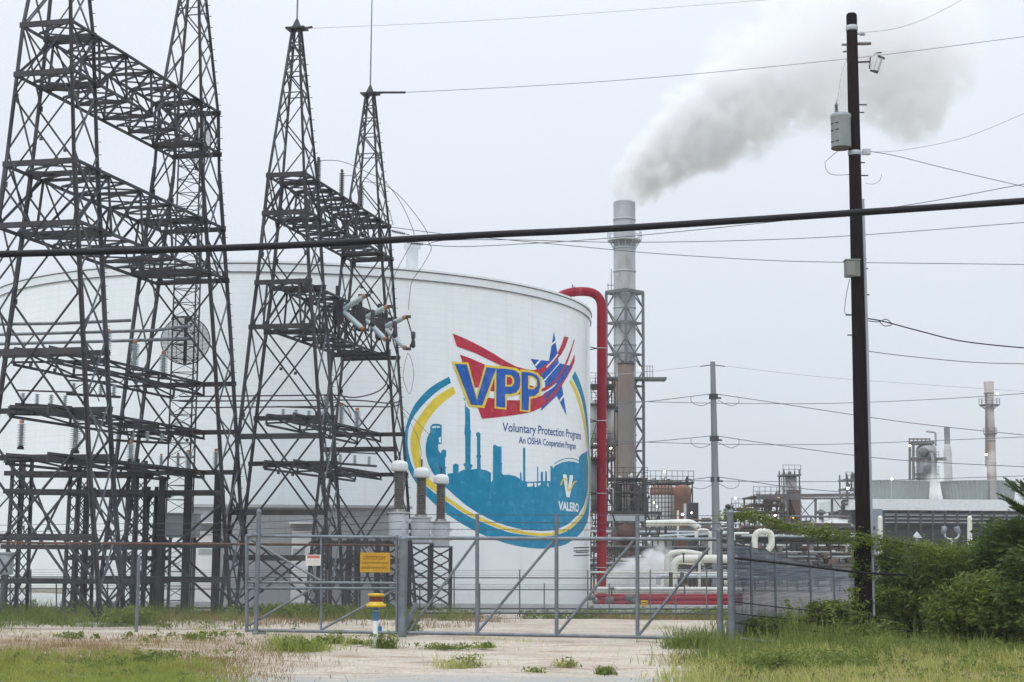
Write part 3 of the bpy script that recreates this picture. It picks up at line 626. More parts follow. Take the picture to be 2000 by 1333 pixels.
# bus tubes
def tubes(name, label, cat, pts, r, m_=PIPEG, n=8, group=None):
    o = MB().tube(pts, r, n).build(name, m_, origin=pts[0]); tag(o, label, cat, group); return o
tubes('bus_tube', 'upper horizontal bus tube at the far left, ending at the second tower leg', 'bus tube', [W(-40, 634, 52), W(120, 632, 52.5), W(256, 626, 53.2)], 0.055, PIPEG, 8, 'horizontal bus tubes')
tubes('bus_tube', 'middle horizontal bus tube crossing in front of the round grid antenna top', 'bus tube', [W(-40, 655, 54), W(300, 646, 55), W(372, 637, 56)], 0.055, PIPEG, 8, 'horizontal bus tubes')
tubes('bus_tube', 'lower horizontal bus tube pointing at the centre of the round grid antenna', 'bus tube', [W(-40, 673, 56), W(200, 667, 56.6), W(378, 662, 57)], 0.06, PIPEG, 8, 'horizontal bus tubes')
for k, (y0, y1, y2) in enumerate([(775, 773, 773), (784, 783, 783), (797, 795, 790)]):
    tubes('bus_wire', ['topmost', 'middle', 'lowest'][k] + ' of three parallel bus wires behind the capped towers, above their shallow girder', 'bus wire', catmull([W(350, y0, 60 + k), W(560, y1, 60.5 + k), W(650, y1 - 1, 61 + k), W(700, y2 + [3, 0, -2][k], 61.5 + k), W(752, y2 + [-20, -6, -2][k], 62 + k), W(762, y2 + [-90, -12, 2][k], 62 + k)] if k == 0 else [W(350, y0, 60 + k), W(560, y1, 60.5 + k), W(690, y1 - 1, 61 + k), W(760, y2 + 5, 62 + k), W(783, y2, 62 + k)]), 0.03, WIRE, 6, 'parallel bus wires')
# ------------------------------------------------------------------ disconnect switches (grey tube arms with orange ends)
for k, (a, b_, c_, Y, lab) in enumerate([((668, 607), (714, 577), (711, 645), 61.5, 'nearest'), ((712, 622), (757, 599), (754, 665), 63, 'middle'), ((750, 640), (793, 619), (793, 682), 64.5, 'furthest')]):
    root = thing('disconnect_switch', ['grey twin tube switch nearest the front capped tower', 'grey twin tube switch, middle of the three', 'grey twin tube switch reaching furthest right toward the emblem'][k], 'switch', W(a[0], a[1], Y), 'grey twin tube switches with orange ends')
    P0 = W(a[0], a[1], Y)
    for e_ in (b_, c_):
        q = W(e_[0], e_[1], Y - 0.5); d = (q - P0); ln = d.length; s_ = MB()
        nr = 12; prof = []
        for j in range(nr): prof += [(0.095, 0.12 + (ln - 0.3) * j / nr), (0.115, 0.12 + (ln - 0.3) * (j + 0.3) / nr), (0.095, 0.12 + (ln - 0.3) * (j + 0.6) / nr)]
        s_.lathe([(0.01, 0.0), (0.09, 0.0)] + prof + [(0.09, ln - 0.13)], P0, 14, axis=d).build('insulator_arm', PORC, root)
        cp = MB().lathe([(0.096, ln - 0.13), (0.10, ln - 0.03), (0.01, ln)], P0, 14, axis=d).build('end_cap', COPP, root)
        MB().box(q + V((0.1, 0, 0)), (0.2, 0.16, 0.1)).build('terminal', DARKST, cp)
    MB().box(P0 + V((-0.15, 0.1, -0.05)), (0.4, 0.5, 0.8)).bar(P0 + V((-0.2, 0.2, -0.5)), P0 + V((-0.2, 0.2, 1.0)), 0.16, 0.2).build('mounting_frame', DARKST, root)
    q = W(c_[0], c_[1], Y - 0.5); q2 = W(b_[0] + 14, b_[1] + 45, Y - 0.5)
    MB().tube(catmull([q + V((0.15, 0, 0)), (q + q2) / 2 + V((0.05, 0, 0)), q2, W(b_[0] + 2, b_[1] + 2, Y - 0.5)], 4), 0.03, 6).lathe([(0.01, -0.35), (0.09, -0.3), (0.09, -0.1), (0.06, 0), (0.09, 0.1), (0.09, 0.3), (0.01, 0.35)], q2, 10).build('blade', DARKST, root)

# ------------------------------------------------------------------ instrument transformers on lattice stands
def make_ct(lab):
    r_ = thing('instrument_transformer', lab, 'instrument transformer', (0, 0, 0), 'white capped instrument transformers')
    # z = 0 at the top of the stand
    MB().lathe([(0.01, 0), (0.36, 0), (0.36, 0.05), (0.33, 0.05), (0.35, 0.85), (0.40, 0.87), (0.40, 0.9), (0.01, 0.92)], (0, 0, 0), 24, smooth=False).box((0.36, -0.1, 0.6), (0.12, 0.12, 0.14)).box((0.38, -0.1, 0.25), (0.08, 0.1, 0.1)).build('tank_body', GREYP, r_)
    pr = [(0.25, 0.9), (0.2, 1.0)]; z = 1.02; n_ = 22; s_ = 1.28 / n_
    for k in range(n_): pr += [(0.15, z), (0.185, z + s_ * 0.3), (0.185, z + s_ * 0.45), (0.15, z + s_ * 0.75)]; z += s_
    MB().lathe(pr, (0, 0, 0), 20, smooth=False).build('bushing', PORCD, r_)
    MB().lathe([(0.16, 2.28), (0.27, 2.30), (0.29, 2.34), (0.29, 2.52), (0.25, 2.60), (0.12, 2.655), (0.01, 2.67)], (0, 0, 0), 24).build('cap', mat('white_metal_cap', (0.60, 0.64, 0.66)), r_)
    t_ = MB().lathe([(0.02, 2.68), (0.03, 2.95), (0.01, 2.96)], (0, 0, 0), 8)
    for q in (2.74, 2.80, 2.86): t_.lathe([(0.02, q), (0.07, q + 0.01), (0.02, q + 0.02)], (0, 0, 0), 8)
    t_.build('terminal', DARKST, r_)
    return r_
def make_stand(lab, h, w_=0.36):
    r_ = thing('lattice_stand', lab, 'lattice stand', (0, 0, 0), 'lattice stands under the instrument transformers')
    for x in (-1, 1):
        for y in (-1, 1): MB().angle((x * w_, y * w_, 0), (x * w_, y * w_, h - 0.06), 0.085, 0.016, -x).build('leg', DARKST, r_)
    b = MB(); n_ = 6
    for k in range(n_):
        z0, z1 = 0.1 + (h - 0.2) * k / n_, 0.1 + (h - 0.2) * (k + 1) / n_
        for y in (-1, 1): b.bar((-w_, y * w_, z0), (w_, y * w_, z1), 0.04).bar((w_, y * w_, z0), (-w_, y * w_, z1), 0.04).box((0, y * w_, (z0 + z1) / 2), (0.1, 0.02, 0.1))
        for x in (-1, 1): b.bar((x * w_, -w_, z0), (x * w_, w_, z1), 0.04).bar((x * w_, w_, z0), (x * w_, -w_, z1), 0.04)
    b.build('lacing', DARKST, r_)
    MB().box((0, 0, h - 0.03), (w_ * 2 + 0.2, w_ * 2 + 0.2, 0.06)).build('top_plate', GALV, r_)
    MB().box((0, 0, -0.1), (w_ * 2 + 0.5, w_ * 2 + 0.5, 0.3)).build('plinth', CONC, r_)
    return r_
ctY = (54.5, 57.0, 59.6); ctx = (776, 820, 858.5); h_ = 2.66
ct = make_ct('x'); sd = make_stand('x', h_)
for k in range(3):
    p = W(ctx[k], 1190, ctY[k]); p.z = gz(ctY[k])
    zt_ = W(ctx[k], (1044, 1046, 1047)[k], ctY[k]).z; sc = (1.0, 1.0, 1.0)[k]
    lab = ['white capped instrument transformer partly behind the big gate post, leftmost of three', 'middle white capped instrument transformer in front of the yellow ring', 'rightmost white capped instrument transformer in front of the teal skyline'][k]
    lab2 = ['lattice stand hidden behind the big gate post, leftmost of three', 'lattice stand just right of the big gate post, middle of three', 'lattice stand with clear diamond lacing, rightmost of three'][k]
    if k == 0: ct.location = (p.x, p.y, p.z + h_ ); ct['label'] = lab; sd.location = p; sd['label'] = lab2
    else: dup(ct, (p.x, p.y, p.z + h_), lab); dup(sd, p, lab2)

# ------------------------------------------------------------------ communications mast with grid antennas
mx = W(350, 1190, 62)
mast = thing('radio_mast', 'slender three sided lattice radio mast seen behind the second tower', 'radio mast', (mx.x, 62, gz(62)))
ztm = W(350, 225, 62).z; cs = [V((mx.x + 0.62 * math.cos(a), 62 + 0.62 * math.sin(a), 0)) for a in (math.radians(200), math.radians(320), math.radians(80))]
for c_ in cs: MB().tube([c_ + V((0, 0, gz(62))), c_ + V((0, 0, ztm))], 0.035, 6).build('leg', DK2, mast)
b = MB(); z = 0.3; k = 0
while z < ztm - 0.6:
    for i in range(3):
        p, q = cs[i], cs[(i + 1) % 3]; b.bar(p + V((0, 0, z)), q + V((0, 0, z)), 0.028); b.bar(p + V((0, 0, z)), q + V((0, 0, z + 0.55)), 0.022) if k % 2 else b.bar(q + V((0, 0, z)), p + V((0, 0, z + 0.55)), 0.022)
    z += 0.55; k += 1
b.build('lacing', DK2, mast)
def dish(label, c_, r_, yaw, n_=38):
    root = thing('grid_antenna', label, 'antenna', c_, 'round grid antennas on the radio mast'); R = Matrix.Rotation(yaw, 3, 'Z')
    f = lambda x, z: V(c_) + R @ V((x, (x * x + z * z) * 0.28 / r_ - 0.15, z))
    MB().tube([f(r_ * math.cos(a), r_ * math.sin(a)) for a in np.linspace(0, 2 * PI, 49)], 0.022, 6).build('rim', DARKST, root)
    g = MB()
    for k in range(1, n_):
        z = -r_ + 2 * r_ * k / n_; xm = math.sqrt(r_ * r_ - z * z); g.tube([f(x, z) for x in np.linspace(-xm, xm, 9)], 0.012, 4)
    for x in np.linspace(-r_ * 0.7, r_ * 0.7, 5):
        zm = math.sqrt(r_ * r_ - x * x); g.tube([f(x, z) for z in np.linspace(-zm, zm, 9)], 0.012, 4)
    g.build('grid', DARKST, root)
    MB().bar(V(c_) + R @ V((0, 0.1, -r_)), V(c_) + R @ V((0, 0.1, r_)), 0.12, 0.1).build('spine', DARKST, root)
    MB().tube([V(c_), V(c_) + R @ V((0, -0.6, 0))], 0.03, 6).lathe([(0.01, -0.06), (0.08, 0), (0.01, 0.06)], V(c_) + R @ V((0, -0.6, 0)), 8).build('feed', GALV, root)
dish('round grid dish antenna facing the viewer at insulator height, behind the second tower', W(362, 665, 61), 0.93, math.radians(8))
dish('round grid dish antenna turned sideways, high beside the top girder', W(388, 284, 61), 0.98, math.radians(-58))

# ------------------------------------------------------------------ low equipment under the left towers
for k, (px, pyt, Y, wd, lab) in enumerate([(309, 936, 56, 0.2, 'dark rusty H column left of the second tower centre, narrowest of the three'), (360, 930, 57.5, 0.24, 'thick dark H column carrying a pale box head, middle of the three'), (419, 923, 59, 0.25, 'dark rusty H column at the right leg of the second tower')]):
    p = W(px, 1188, Y); p.z = gz(Y); zt_ = W(px, pyt, Y).z; r_ = thing('steel_column', lab, 'column', p, 'dark steel H columns')
    b = MB(); b.bar(p + V((0, -wd / 2, 0)), p + V((0, -wd / 2, zt_ - p.z)), wd, 0.025, (0, 1, 0)).bar(p + V((0, wd / 2, 0)), p + V((0, wd / 2, zt_ - p.z)), wd, 0.025, (0, 1, 0)).bar(p, p + V((0, 0, zt_ - p.z)), 0.03, wd, (0, 1, 0)); b.build('web_and_flanges', DARKST, r_)
    MB().box((p.x, p.y, zt_ + 0.03), (wd + 0.25, wd + 0.2, 0.06)).build('cap_plate', DARKST, r_)
    MB().box((p.x, p.y, p.z + 0.02), (wd + 0.25, wd + 0.25, 0.06)).build('base_plate', DARKST, r_)
def cabinet(name, label, x0, y0, x1, y1, Y, dp, m_=GREYP, cat='cabinet'):
    a, b_ = W(x0, y1, Y), W(x1, y0, Y); r_ = thing(name, label, cat, ((a.x + b_.x) / 2, Y + dp / 2, a.z))
    MB().box(((a.x + b_.x) / 2, Y + dp / 2, (a.z + b_.z) / 2), (b_.x - a.x, dp, b_.z - a.z)).build('case', m_, r_)
    MB().box(((a.x + b_.x) / 2, Y + dp / 2, b_.z + 0.025), (b_.x - a.x + 0.12, dp + 0.12, 0.05)).build('lid', m_, r_)
    MB().box(((a.x + b_.x) / 2, Y - 0.012, (a.z + b_.z) / 2), ((b_.x - a.x) * 0.85, 0.024, (b_.z - a.z) * 0.85)).build('door', m_, r_)
    return r_
c1 = cabinet('equipment_cabinet', 'pale grey equipment cabinet raised beside the thick dark column', 322, 1005, 384, 1050, 59, 0.8)
for x in (-0.45, 0.45):
    l0 = V(c1['_o']) + V((x, 0, 0)); MB().bar(l0, V((l0.x, l0.y, gz(59))), 0.1).build('leg', GALV, c1)
c2 = cabinet('control_box', 'small grey control box at the far left edge behind the lattice', -14, 1082, 20, 1123, 50, 0.4)
l0 = V(c2['_o']); MB().bar(l0, V((l0.x, l0.y, 0)), 0.1).build('leg', GALV, c2)
def low_frame(label, x0, x1, ytop, Y, n_, levels, dp=1.2):
    a, b_ = W(x0, 1190, Y), W(x1, 1190, Y); zt_ = W(x0, ytop, Y).z; g_ = gz(Y)
    r_ = thing('switch_rack', label, 'switch rack', ((a.x + b_.x) / 2, Y, g_), 'low lattice equipment frames')
    X = np.linspace(a.x, b_.x, n_)
    for x in X:
        b = MB()
        for y in (Y, Y + dp): b.angle((x - 0.18, y, g_), (x - 0.12, y, zt_), 0.09, 0.015).angle((x + 0.18, y, g_), (x + 0.12, y, zt_), 0.09, 0.015, -1)
        k = g_ + 0.2
        while k < zt_ - 0.4:
            for y in (Y, Y + dp): b.bar((x - 0.16, y, k), (x + 0.16, y, k + 0.4), 0.035).bar((x + 0.16, y, k), (x - 0.16, y, k + 0.4), 0.035)
            k += 0.4
        b.build('post', DK2, r_)
    for lv in levels:
        z = W(x0, lv, Y).z; b = MB()
        for y in (Y - 0.05, Y + dp + 0.05): b.bar((a.x - 0.4, y, z), (b_.x + 0.4, y, z), 0.07, 0.16)
        b.build('rail', DARKST, r_)
    b = MB()
    for i in range(n_ - 1): b.angle((X[i], Y, g_ + 0.3), (X[i + 1], Y, zt_ - 0.4), 0.07, 0.014).angle((X[i + 1], Y + dp, g_ + 0.3), (X[i], Y + dp, zt_ - 0.4), 0.07, 0.014)
    b.build('brace', DK2, r_)
low_frame('low laced steel frame with four posts at the far left under the nearest tower', 20, 250, 895, 53.5, 3, (925, 960, 1068, 1135))
low_frame('low laced steel frame behind the foot of the nearest tower, reaching the second tower', 150, 290, 950, 57.2, 2, (965, 1090, 1136))
low_frame('small laced frame under the rear capped tower, left of the white capped instruments', 628, 742, 1052, 60.5, 3, (1060, 1097))
MB_ = MB()
lp = tubes('white_ground_pipe', 'white horizontal pipe low behind the lattice at far left', 'pipe', [W(-60, 1148, 66), W(80, 1150, 66), W(165, 1154, 66)], 0.17, CREAM, 12)
# capacitor / disconnector clutter on the shallow left girders
def gang(label, px0, px1, py, Y, n_):
    a, b_ = W(px0, py, Y), W(px1, py + 6, Y + 1.2); r_ = thing('switch_gear', label, 'switch gear', (a + b_) / 2, 'dark switch gear on the shallow girders')
    MB().bar(a, b_, 0.10, 0.08).build('base_channel', DARKST, r_)
    for k in range(n_):
        c_ = a.lerp(b_, (k + 0.5) / n_)
        pr = [(0.03, 0)]; 
        for j in range(5): pr += [(0.04, 0.05 + j * 0.07), (0.09, 0.07 + j * 0.07), (0.04, 0.10 + j * 0.07)]
        MB().lathe(pr, c_, 8, smooth=False).build('insulator', PORC, r_)
    MB().bar(a + V((0, 0, 0.45)), b_ + V((0, 0, 0.5)), 0.05).tube(catmull([b_ + V((0, 0, 0.5)), b_ + V((0.3, 0, 0.75)), b_ + V((0.7, 0, 0.6)), b_ + V((0.9, 0, 0.2))], 4), 0.02, 5).build('blade', WIRE, r_)
gang('dark switch gear at far left just under the insulator height girder', 30, 140, 790, 51, 4)
gang('dark switch gear with blades below the middle girder, left of the second tower', 130, 235, 770, 52.5, 4)
gang('dark switch gear low between first and second tower above the H columns', 215, 330, 860, 55, 4)
gang('dark switch gear beside the front capped tower under its shallow girder', 540, 640, 818, 59.5, 4)
gang('dark switch gear low on the rear capped tower behind the instruments', 650, 735, 905, 62.5, 3)
# jumper loops
def wire(label, pts, r=0.012, m_=WIRE, cat='wire', group=None, n=8, name='wire'):
    o = MB().tube(catmull(pts, n), r, 5).build(name, m_, origin=pts[0]); tag(o, label, cat, group); return o
JG = 'jumper wires looping off the rear capped tower'
wire('jumper wire arching right from the rear capped tower then down to the outer switch', [W(706, 355, 66), W(745, 360, 66), W(775, 378, 66), W(808, 415, 66), W(832, 450, 66), W(838, 475, 66), W(842, 488, 66), W(825, 520, 65.5), W(805, 550, 65), W(800, 580, 64.5), W(798, 605, 64.2)], 0.014, group=JG)
wire('jumper wire arching from the top girder insulator and dropping through the tank vent', [W(622, 314, 59.6), W(655, 314, 61), W(680, 320, 63), W(720, 338, 65), W(752, 356, 66), W(782, 395, 66), W(803, 440, 66), W(808, 465, 66), W(790, 500, 66), W(770, 540, 65.6), W(763, 580, 64)], 0.014, group=JG)
wire('short jumper wire from the middle dark insulator toward the rear capped tower', [W(667, 344, 62), W(690, 344, 64), W(718, 350, 65.5), W(742, 372, 66), W(758, 405, 66), W(768, 440, 66)], 0.014, group=JG)
wire('jumper wire loop hanging from the outer switch beside the emblem', [W(796, 690, 64), W(790, 715, 64), W(788, 740, 64), W(800, 770, 64), W(808, 735, 64), W(804, 705, 64), W(797, 690, 64)], 0.010, group=JG)
wire('thin drop wire curving down to the middle instrument transformer', [W(752, 760, 63), W(772, 785, 62), W(790, 810, 60), W(812, 845, 58), W(822, 880, 57), W(820, 905, 57)], 0.010, group=JG)
wire('thin drop wire curving down to the rightmost instrument transformer', [W(784, 795, 63), W(815, 825, 62), W(845, 860, 60), W(858, 900, 59.6), W(858, 915, 59.6)], 0.010, group=JG)
# suspension insulator strings at the rear tower
def istring(label, a, b_, nd=8):
    d = (V(b_) - V(a)); ln = d.length; r_ = thing('insulator_string', label, 'insulator string', a, 'disc insulator strings')
    pr = []
    for k in range(nd): z = ln * 0.2 + ln * 0.6 * k / nd; pr += [(0.025, z), (0.085, z + 0.02), (0.025, z + 0.05)]
    MB().lathe(pr, a, 10, axis=d, smooth=False).build('disc_stack', PORCD, r_); MB().tube([a, b_], 0.018, 5).build('rod', WIRE, r_)
istring('disc insulator string off the rear capped tower, above the thick cable', W(757, 450, 66), W(800, 459, 66))
istring('disc insulator string off the rear capped tower, just under the thick cable', W(795, 475, 66), W(835, 478, 66))

# ------------------------------------------------------------------ gates and fences at the frontage
GA, GB_ = G(480, 1231, 0.12), G(1400, 1247.5, 0.12)
GA.z = GB_.z = 0
def gp(px, py): return PL(px, py, GA, GB_)
def mesh_mat(name, col, pitch, thick, slat=0.0):
    M = bpy.data.materials.new(name); M.use_nodes = True; n = M.node_tree.nodes; l = M.node_tree.links; P = n['Principled BSDF']
    P.inputs['Base Color'].default_value = (*col, 1); P.inputs['Roughness'].default_value = 0.6; P.inputs['Metallic'].default_value = 0.3
    u = n.new('ShaderNodeUVMap'); s = n.new('ShaderNodeSeparateXYZ'); l.new(u.outputs[0], s.inputs[0])
    def math_(op, a, b=None):
        x = n.new('ShaderNodeMath'); x.operation = op
        for i, v in enumerate((a, b)):
            if v is None: continue
            if isinstance(v, (int, float)): x.inputs[i].default_value = v
            else: l.new(v, x.inputs[i])
        return x.outputs[0]
    p = math_('ADD', s.outputs[0], s.outputs[1]); q = math_('SUBTRACT', s.outputs[0], s.outputs[1])
    f = [math_('LESS_THAN', math_('FRACT', math_('DIVIDE', z, pitch)), thick / pitch) for z in (p, q)]
    a = math_('MAXIMUM', f[0], f[1])
    if slat:
        a = math_('MAXIMUM', a, math_('LESS_THAN', math_('FRACT', math_('DIVIDE', s.outputs[0], 0.09)), slat))
    if slat:
        wv = n.new('ShaderNodeTexNoise'); wv.inputs['Scale'].default_value = 1.0; mpw = n.new('ShaderNodeMapping'); mpw.inputs['Scale'].default_value = (0.35, 26, 1); l.new(u.outputs[0], mpw.inputs[0]); l.new(mpw.outputs[0], wv.inputs[0])
        rw = n.new('ShaderNodeMapRange'); rw.inputs[1].default_value = 0.42; rw.inputs[2].default_value = 0.58; l.new(wv.outputs[0], rw.inputs[0])
        xw = n.new('ShaderNodeMix'); xw.data_type = 'RGBA'; xw.inputs['A'].default_value = (0.05, 0.065, 0.10, 1); xw.inputs['B'].default_value = (0.15, 0.18, 0.24, 1); l.new(rw.outputs[0], xw.inputs['Factor']); l.new(xw.outputs['Result'], P.inputs['Base Color'])
    l.new(a, P.inputs['Alpha']); return M
LINK = mesh_mat('chain_link_wire', (0.16, 0.18, 0.20), 0.075, 0.0028)
def fabric(name, pts_top, pts_bot, parent, m_):
    me = bpy.data.meshes.new(name); o_ = V(parent['_o']); n_ = len(pts_top)
    vs = [tuple(V(p) - o_) for p in pts_top] + [tuple(V(p) - o_) for p in pts_bot]
    fs = [(n_ + i, n_ + i + 1, i + 1, i) for i in range(n_ - 1)]; me.from_pydata(vs, [], fs)
    uv = me.uv_layers.new(name='UVMap'); d = [0]
    for i in range(1, n_): d.append(d[-1] + (V(pts_top[i]) - V(pts_top[i - 1])).length)
    k = 0
    for i in range(n_ - 1):
        for j, z in ((i, pts_bot[i].z), (i + 1, pts_bot[i + 1].z), (i + 1, pts_top[i + 1].z), (i, pts_top[i].z)): uv.data[k].uv = (d[j], z); k += 1
    me.materials.append(m_); o = bpy.data.objects.new(name, me); COL.objects.link(o); o.parent = parent; return o
def post(label, px, y0, y1, r, cap=True, off=0.0, cat='post', arm=False):
    a, b_ = gp(px, y1), gp(px, y0); a.y -= off; b_.y -= off; b_.x = a.x; a.z = min(a.z, -0.02)
    r_ = thing('gate_post', label, 'gate post', (a.x, a.y, 0), 'galvanised posts of the frontage gate')
    MB().tube([a, b_], r, 14).build('pipe', PIPEG, r_)
    if cap: MB().lathe([(r * 1.1, -0.04), (r * 1.15, 0), (r * 0.9, 0.05), (0.01, 0.08)], b_, 14).build('cap', PIPEG, r_)
    return r_, a, b_
pA, *_ = post('tall thin galvanised post at the left end of the frontage gate', 500, 1000, 1254, 0.062, off=0.1)
for yy in (1046, 1238): MB().lathe([(0.07, -0.06), (0.10, -0.05), (0.10, 0.05), (0.07, 0.06)], gp(500, yy) - V((0, 0.1, 0)), 12).box(gp(510, yy), (0.24, 0.08, 0.09)).build('hinge', PIPEG, pA)
pB, *_ = post('thick galvanised gate post beside the yellow sign, between both gate leaves', 786, 1052, 1252, 0.115, off=0.12)
MB().bar(gp(786, 1240) + V((0, -0.2, 0)), gp(812, 1180) + V((0, 0.25, 0)), 0.09).build('stay', PIPEG, pB)
pC, *_ = post('galvanised post at the right end of the sliding gate', 1406, 1038, 1268, 0.075, off=0.16)
pD, a_, b_ = post('tallest galvanised post with bent top at the fence corner, tangled with vine', 1424, 1002, 1282, 0.09, off=0.5)
MB().tube([b_, b_ + V((-0.05, 0, 0.12)), b_ + V((-0.12, 0, 0.15))], 0.03, 8).lathe([(0.01, 0), (0.06, 0.02), (0.06, 0.1), (0.01, 0.12)], b_ + V((-0.05, 0, 0.08)), 8).build('finial', DARKST, pD)
pE, *_ = post('thin galvanised line post standing in the weeds in front of the second tower', 264, 1092, 1246, 0.045, off=-0.1)
# swing gate leaf
sg = thing('swing_gate', 'left gate leaf of galvanised pipe with doubled middle rail, between thin post and thick post', 'gate', gp(640, 1234))
for ya, yb, nm in ((1046.7, 1050, 'top_rail'), (1231, 1236.5, 'bottom_rail'), (1137, 1139.5, 'middle_rail'), (1149, 1149.5, 'middle_rail')):
    MB().tube([gp(482 if nm != 'middle_rail' else 480, ya), gp(777, yb)], 0.043 if nm != 'middle_rail' else 0.036, 10).build(nm, PIPEG, sg)
for x, r_ in ((482, 0.05), (775, 0.04), (627, 0.03)): MB().tube([gp(x, 1046), gp(x, 1235)], r_, 10).build('upright', PIPEG, sg)
for a, b_ in (((486, 1222), (610, 1149)), ((628, 1230), (775, 1150)), ((486, 1052), (625, 1134))):
    MB().tube([gp(*a), gp(*b_)], 0.032, 8).build('brace', PIPEG, sg)
fabric('mesh', [gp(x, 1047 + (x - 482) * 0.011) for x in range(482, 790, 20)], [gp(x, 1231 + (x - 482) * 0.018) for x in range(482, 790, 20)], sg, LINK)
# rusty rail
rr = tubes('rusty_rail', 'long thin rusty pipe rail running behind the left gate leaf to the far left edge', 'rail', [gp(-60, 1059) + V((0, .2, 0)), gp(100, 1061) + V((0, .2, 0)), gp(495, 1063.5) + V((0, .2, 0)), gp(775, 1065.5) + V((0, .2, 0))], 0.032, RUSTY, 8)
# sliding gate
sl_ = thing('sliding_gate', 'long right gate leaf of galvanised pipe with three uprights topped by barbed wire', 'gate', gp(1090, 1240))
MB().tube([gp(790, 1051), gp(1422, 1054)], 0.047, 12).build('top_rail', PIPEG, sl_)
MB().tube([gp(790, 1236), gp(1402, 1247.5)], 0.047, 12).build('bottom_rail', PIPEG, sl_)
for x in (932, 1087, 1245):
    MB().tube([gp(x, 1004), gp(x, 1240)], 0.052, 10).build('upright', PIPEG, sl_)
for a, b_ in (((932, 1236), (1082, 1056)), ((1088, 1240), (1238, 1056)), ((1246, 1243), (1385, 1070)), ((800, 1232), (930, 1056))):
    MB().tube([gp(*a), gp(*b_)], 0.036, 8).build('brace', PIPEG, sl_)
xs_ = list(range(790, 1411, 31)); fabric('mesh', [gp(x, 1051 + (x - 790) * 0.0048) for x in xs_], [gp(x, 1236.5 + (x - 790) * 0.018) for x in xs_], sl_, LINK)
for y0, y1 in ((1005, 1008), (1020, 1023), (1034, 1037)):
    b = MB().tube([gp(790, y0), gp(1420, y1)], 0.0075, 5)
    for x in range(795, 1415, 9): p = gp(x, y0 + (y1 - y0) * (x - 790) / 630); b.bar(p + V((-0.02, -0.02, -0.025)), p + V((0.02, 0.02, 0.025)), 0.005)
    b.build('barbed_strand', WIRE, sl_)
# barbed strands on the left, one object per strand
for k, (y0, y1) in enumerate([(1027, 1003), (1040, 1019), (1050, 1034)]):
    o = MB(); P_ = [gp(-60, y0), gp(264, y0 - 4), gp(500, y0 - 6), gp(786, y1)]; o.tube(catmull(P_, 6), 0.0075, 5)
    tag(o.build('barbed_strand', WIRE, origin=P_[0]), ['topmost', 'middle', 'lowest'][k] + ' barbed wire strand crossing in front of the left towers above the rusty rail', 'barbed wire', 'barbed strands left of the thick gate post')
lf = thing('chain_link_fence', 'chain link fabric in front of the left towers below the rusty rail', 'fence', gp(240, 1236))
xs_ = list(range(-100, 500, 30)); fabric('mesh', [gp(x, 1060) for x in xs_], [gp(x, 1228) for x in xs_], lf, LINK)
MB().tube([gp(-100, 1229), gp(478, 1229)], 0.006, 5).build('tension_wire', WIRE, lf)

# signs
def sign(name, label, x0, y0, x1, y1, m_, off=0.08):
    a, b_ = gp(x0, y1), gp(x1, y0); a.y -= off; b_.y -= off; r_ = thing(name, label, 'sign', ((a.x + b_.x) / 2, a.y, a.z))
    MB().prism([a, V((b_.x, b_.y, a.z)), b_, V((a.x, a.y, b_.z))], (0, 0.012, 0)).build('plate', m_, r_)
    def strip(nm, u0, u1, v0, v1, mm, o_=0.004):
        f = lambda u, v: V((a.x + (b_.x - a.x) * u, a.y + (b_.y - a.y) * u - o_, a.z + (b_.z - a.z) * v))
        return MB().prism([f(u0, v0), f(u1, v0), f(u1, v1), f(u0, v1)], (0, 0.003, 0)).build(nm, mm, r_)
    return r_, strip
SY = mat('yellow_sign_paint', (0.47, 0.27, 0.012), (0.40, 0.22, 0.01), 0.5, 0, 8); SBR = mat('faded_brown_lettering', (0.14, 0.075, 0.01), (0.24, 0.14, 0.012), 0.6, 0, 60, stretch=(1, 1, 3))
s1, st = sign('warning_sign', 'weathered yellow sign with brown lines of worn lettering on the gate leaf', 704, 1080, 763, 1118, SY, 0.16)
def glyphs(st, nm, u0, u1, v0, v1, n_, mm, seed):
    """worn, unreadable letter shapes"""
    R_ = random.Random(seed); w_ = (u1 - u0) / n_
    for k in range(n_):
        if R_.random() < 0.08: continue
        a = u0 + k * w_; c_ = R_.randint(0, 3); h_ = v1 - v0
        if c_ == 0: st(nm, a, a + w_ * 0.8, v0, v0 + h_ * 0.25, mm); st(nm, a, a + w_ * 0.8, v1 - h_ * 0.25, v1, mm); st(nm, a, a + w_ * 0.25, v0 + h_ * 0.25, v1 - h_ * 0.25, mm)
        elif c_ == 1: st(nm, a, a + w_ * 0.8, v1 - h_ * 0.28, v1, mm); st(nm, a + w_ * 0.28, a + w_ * 0.52, v0, v1 - h_ * 0.28, mm)
        elif c_ == 2: st(nm, a, a + w_ * 0.26, v0, v1, mm); st(nm, a + w_ * 0.54, a + w_ * 0.8, v0, v1, mm); st(nm, a + w_ * 0.26, a + w_ * 0.54, v0 + h_ * 0.4, v0 + h_ * 0.62, mm)
        else: st(nm, a, a + w_ * 0.26, v0, v1, mm); st(nm, a + w_ * 0.26, a + w_ * 0.8, v1 - h_ * 0.25, v1, mm); st(nm, a + w_ * 0.26, a + w_ * 0.7, v0 + h_ * 0.35, v0 + h_ * 0.55, mm)
glyphs(st, 'lettering', 0.11, 0.87, 0.64, 0.83, 9, SBR, 1); glyphs(st, 'lettering', 0.06, 0.95, 0.43, 0.53, 11, SBR, 2); glyphs(st, 'lettering', 0.06, 0.93, 0.16, 0.29, 11, SBR, 3)
SW = mat('white_sign_paint', (0.66, 0.65, 0.60)); SR = mat('faded_red_sign_paint', (0.50, 0.13, 0.12)); SG = mat('grey_sign_lettering', (0.35, 0.35, 0.33), (0.5, 0.5, 0.47), 0.6, 0, 60)
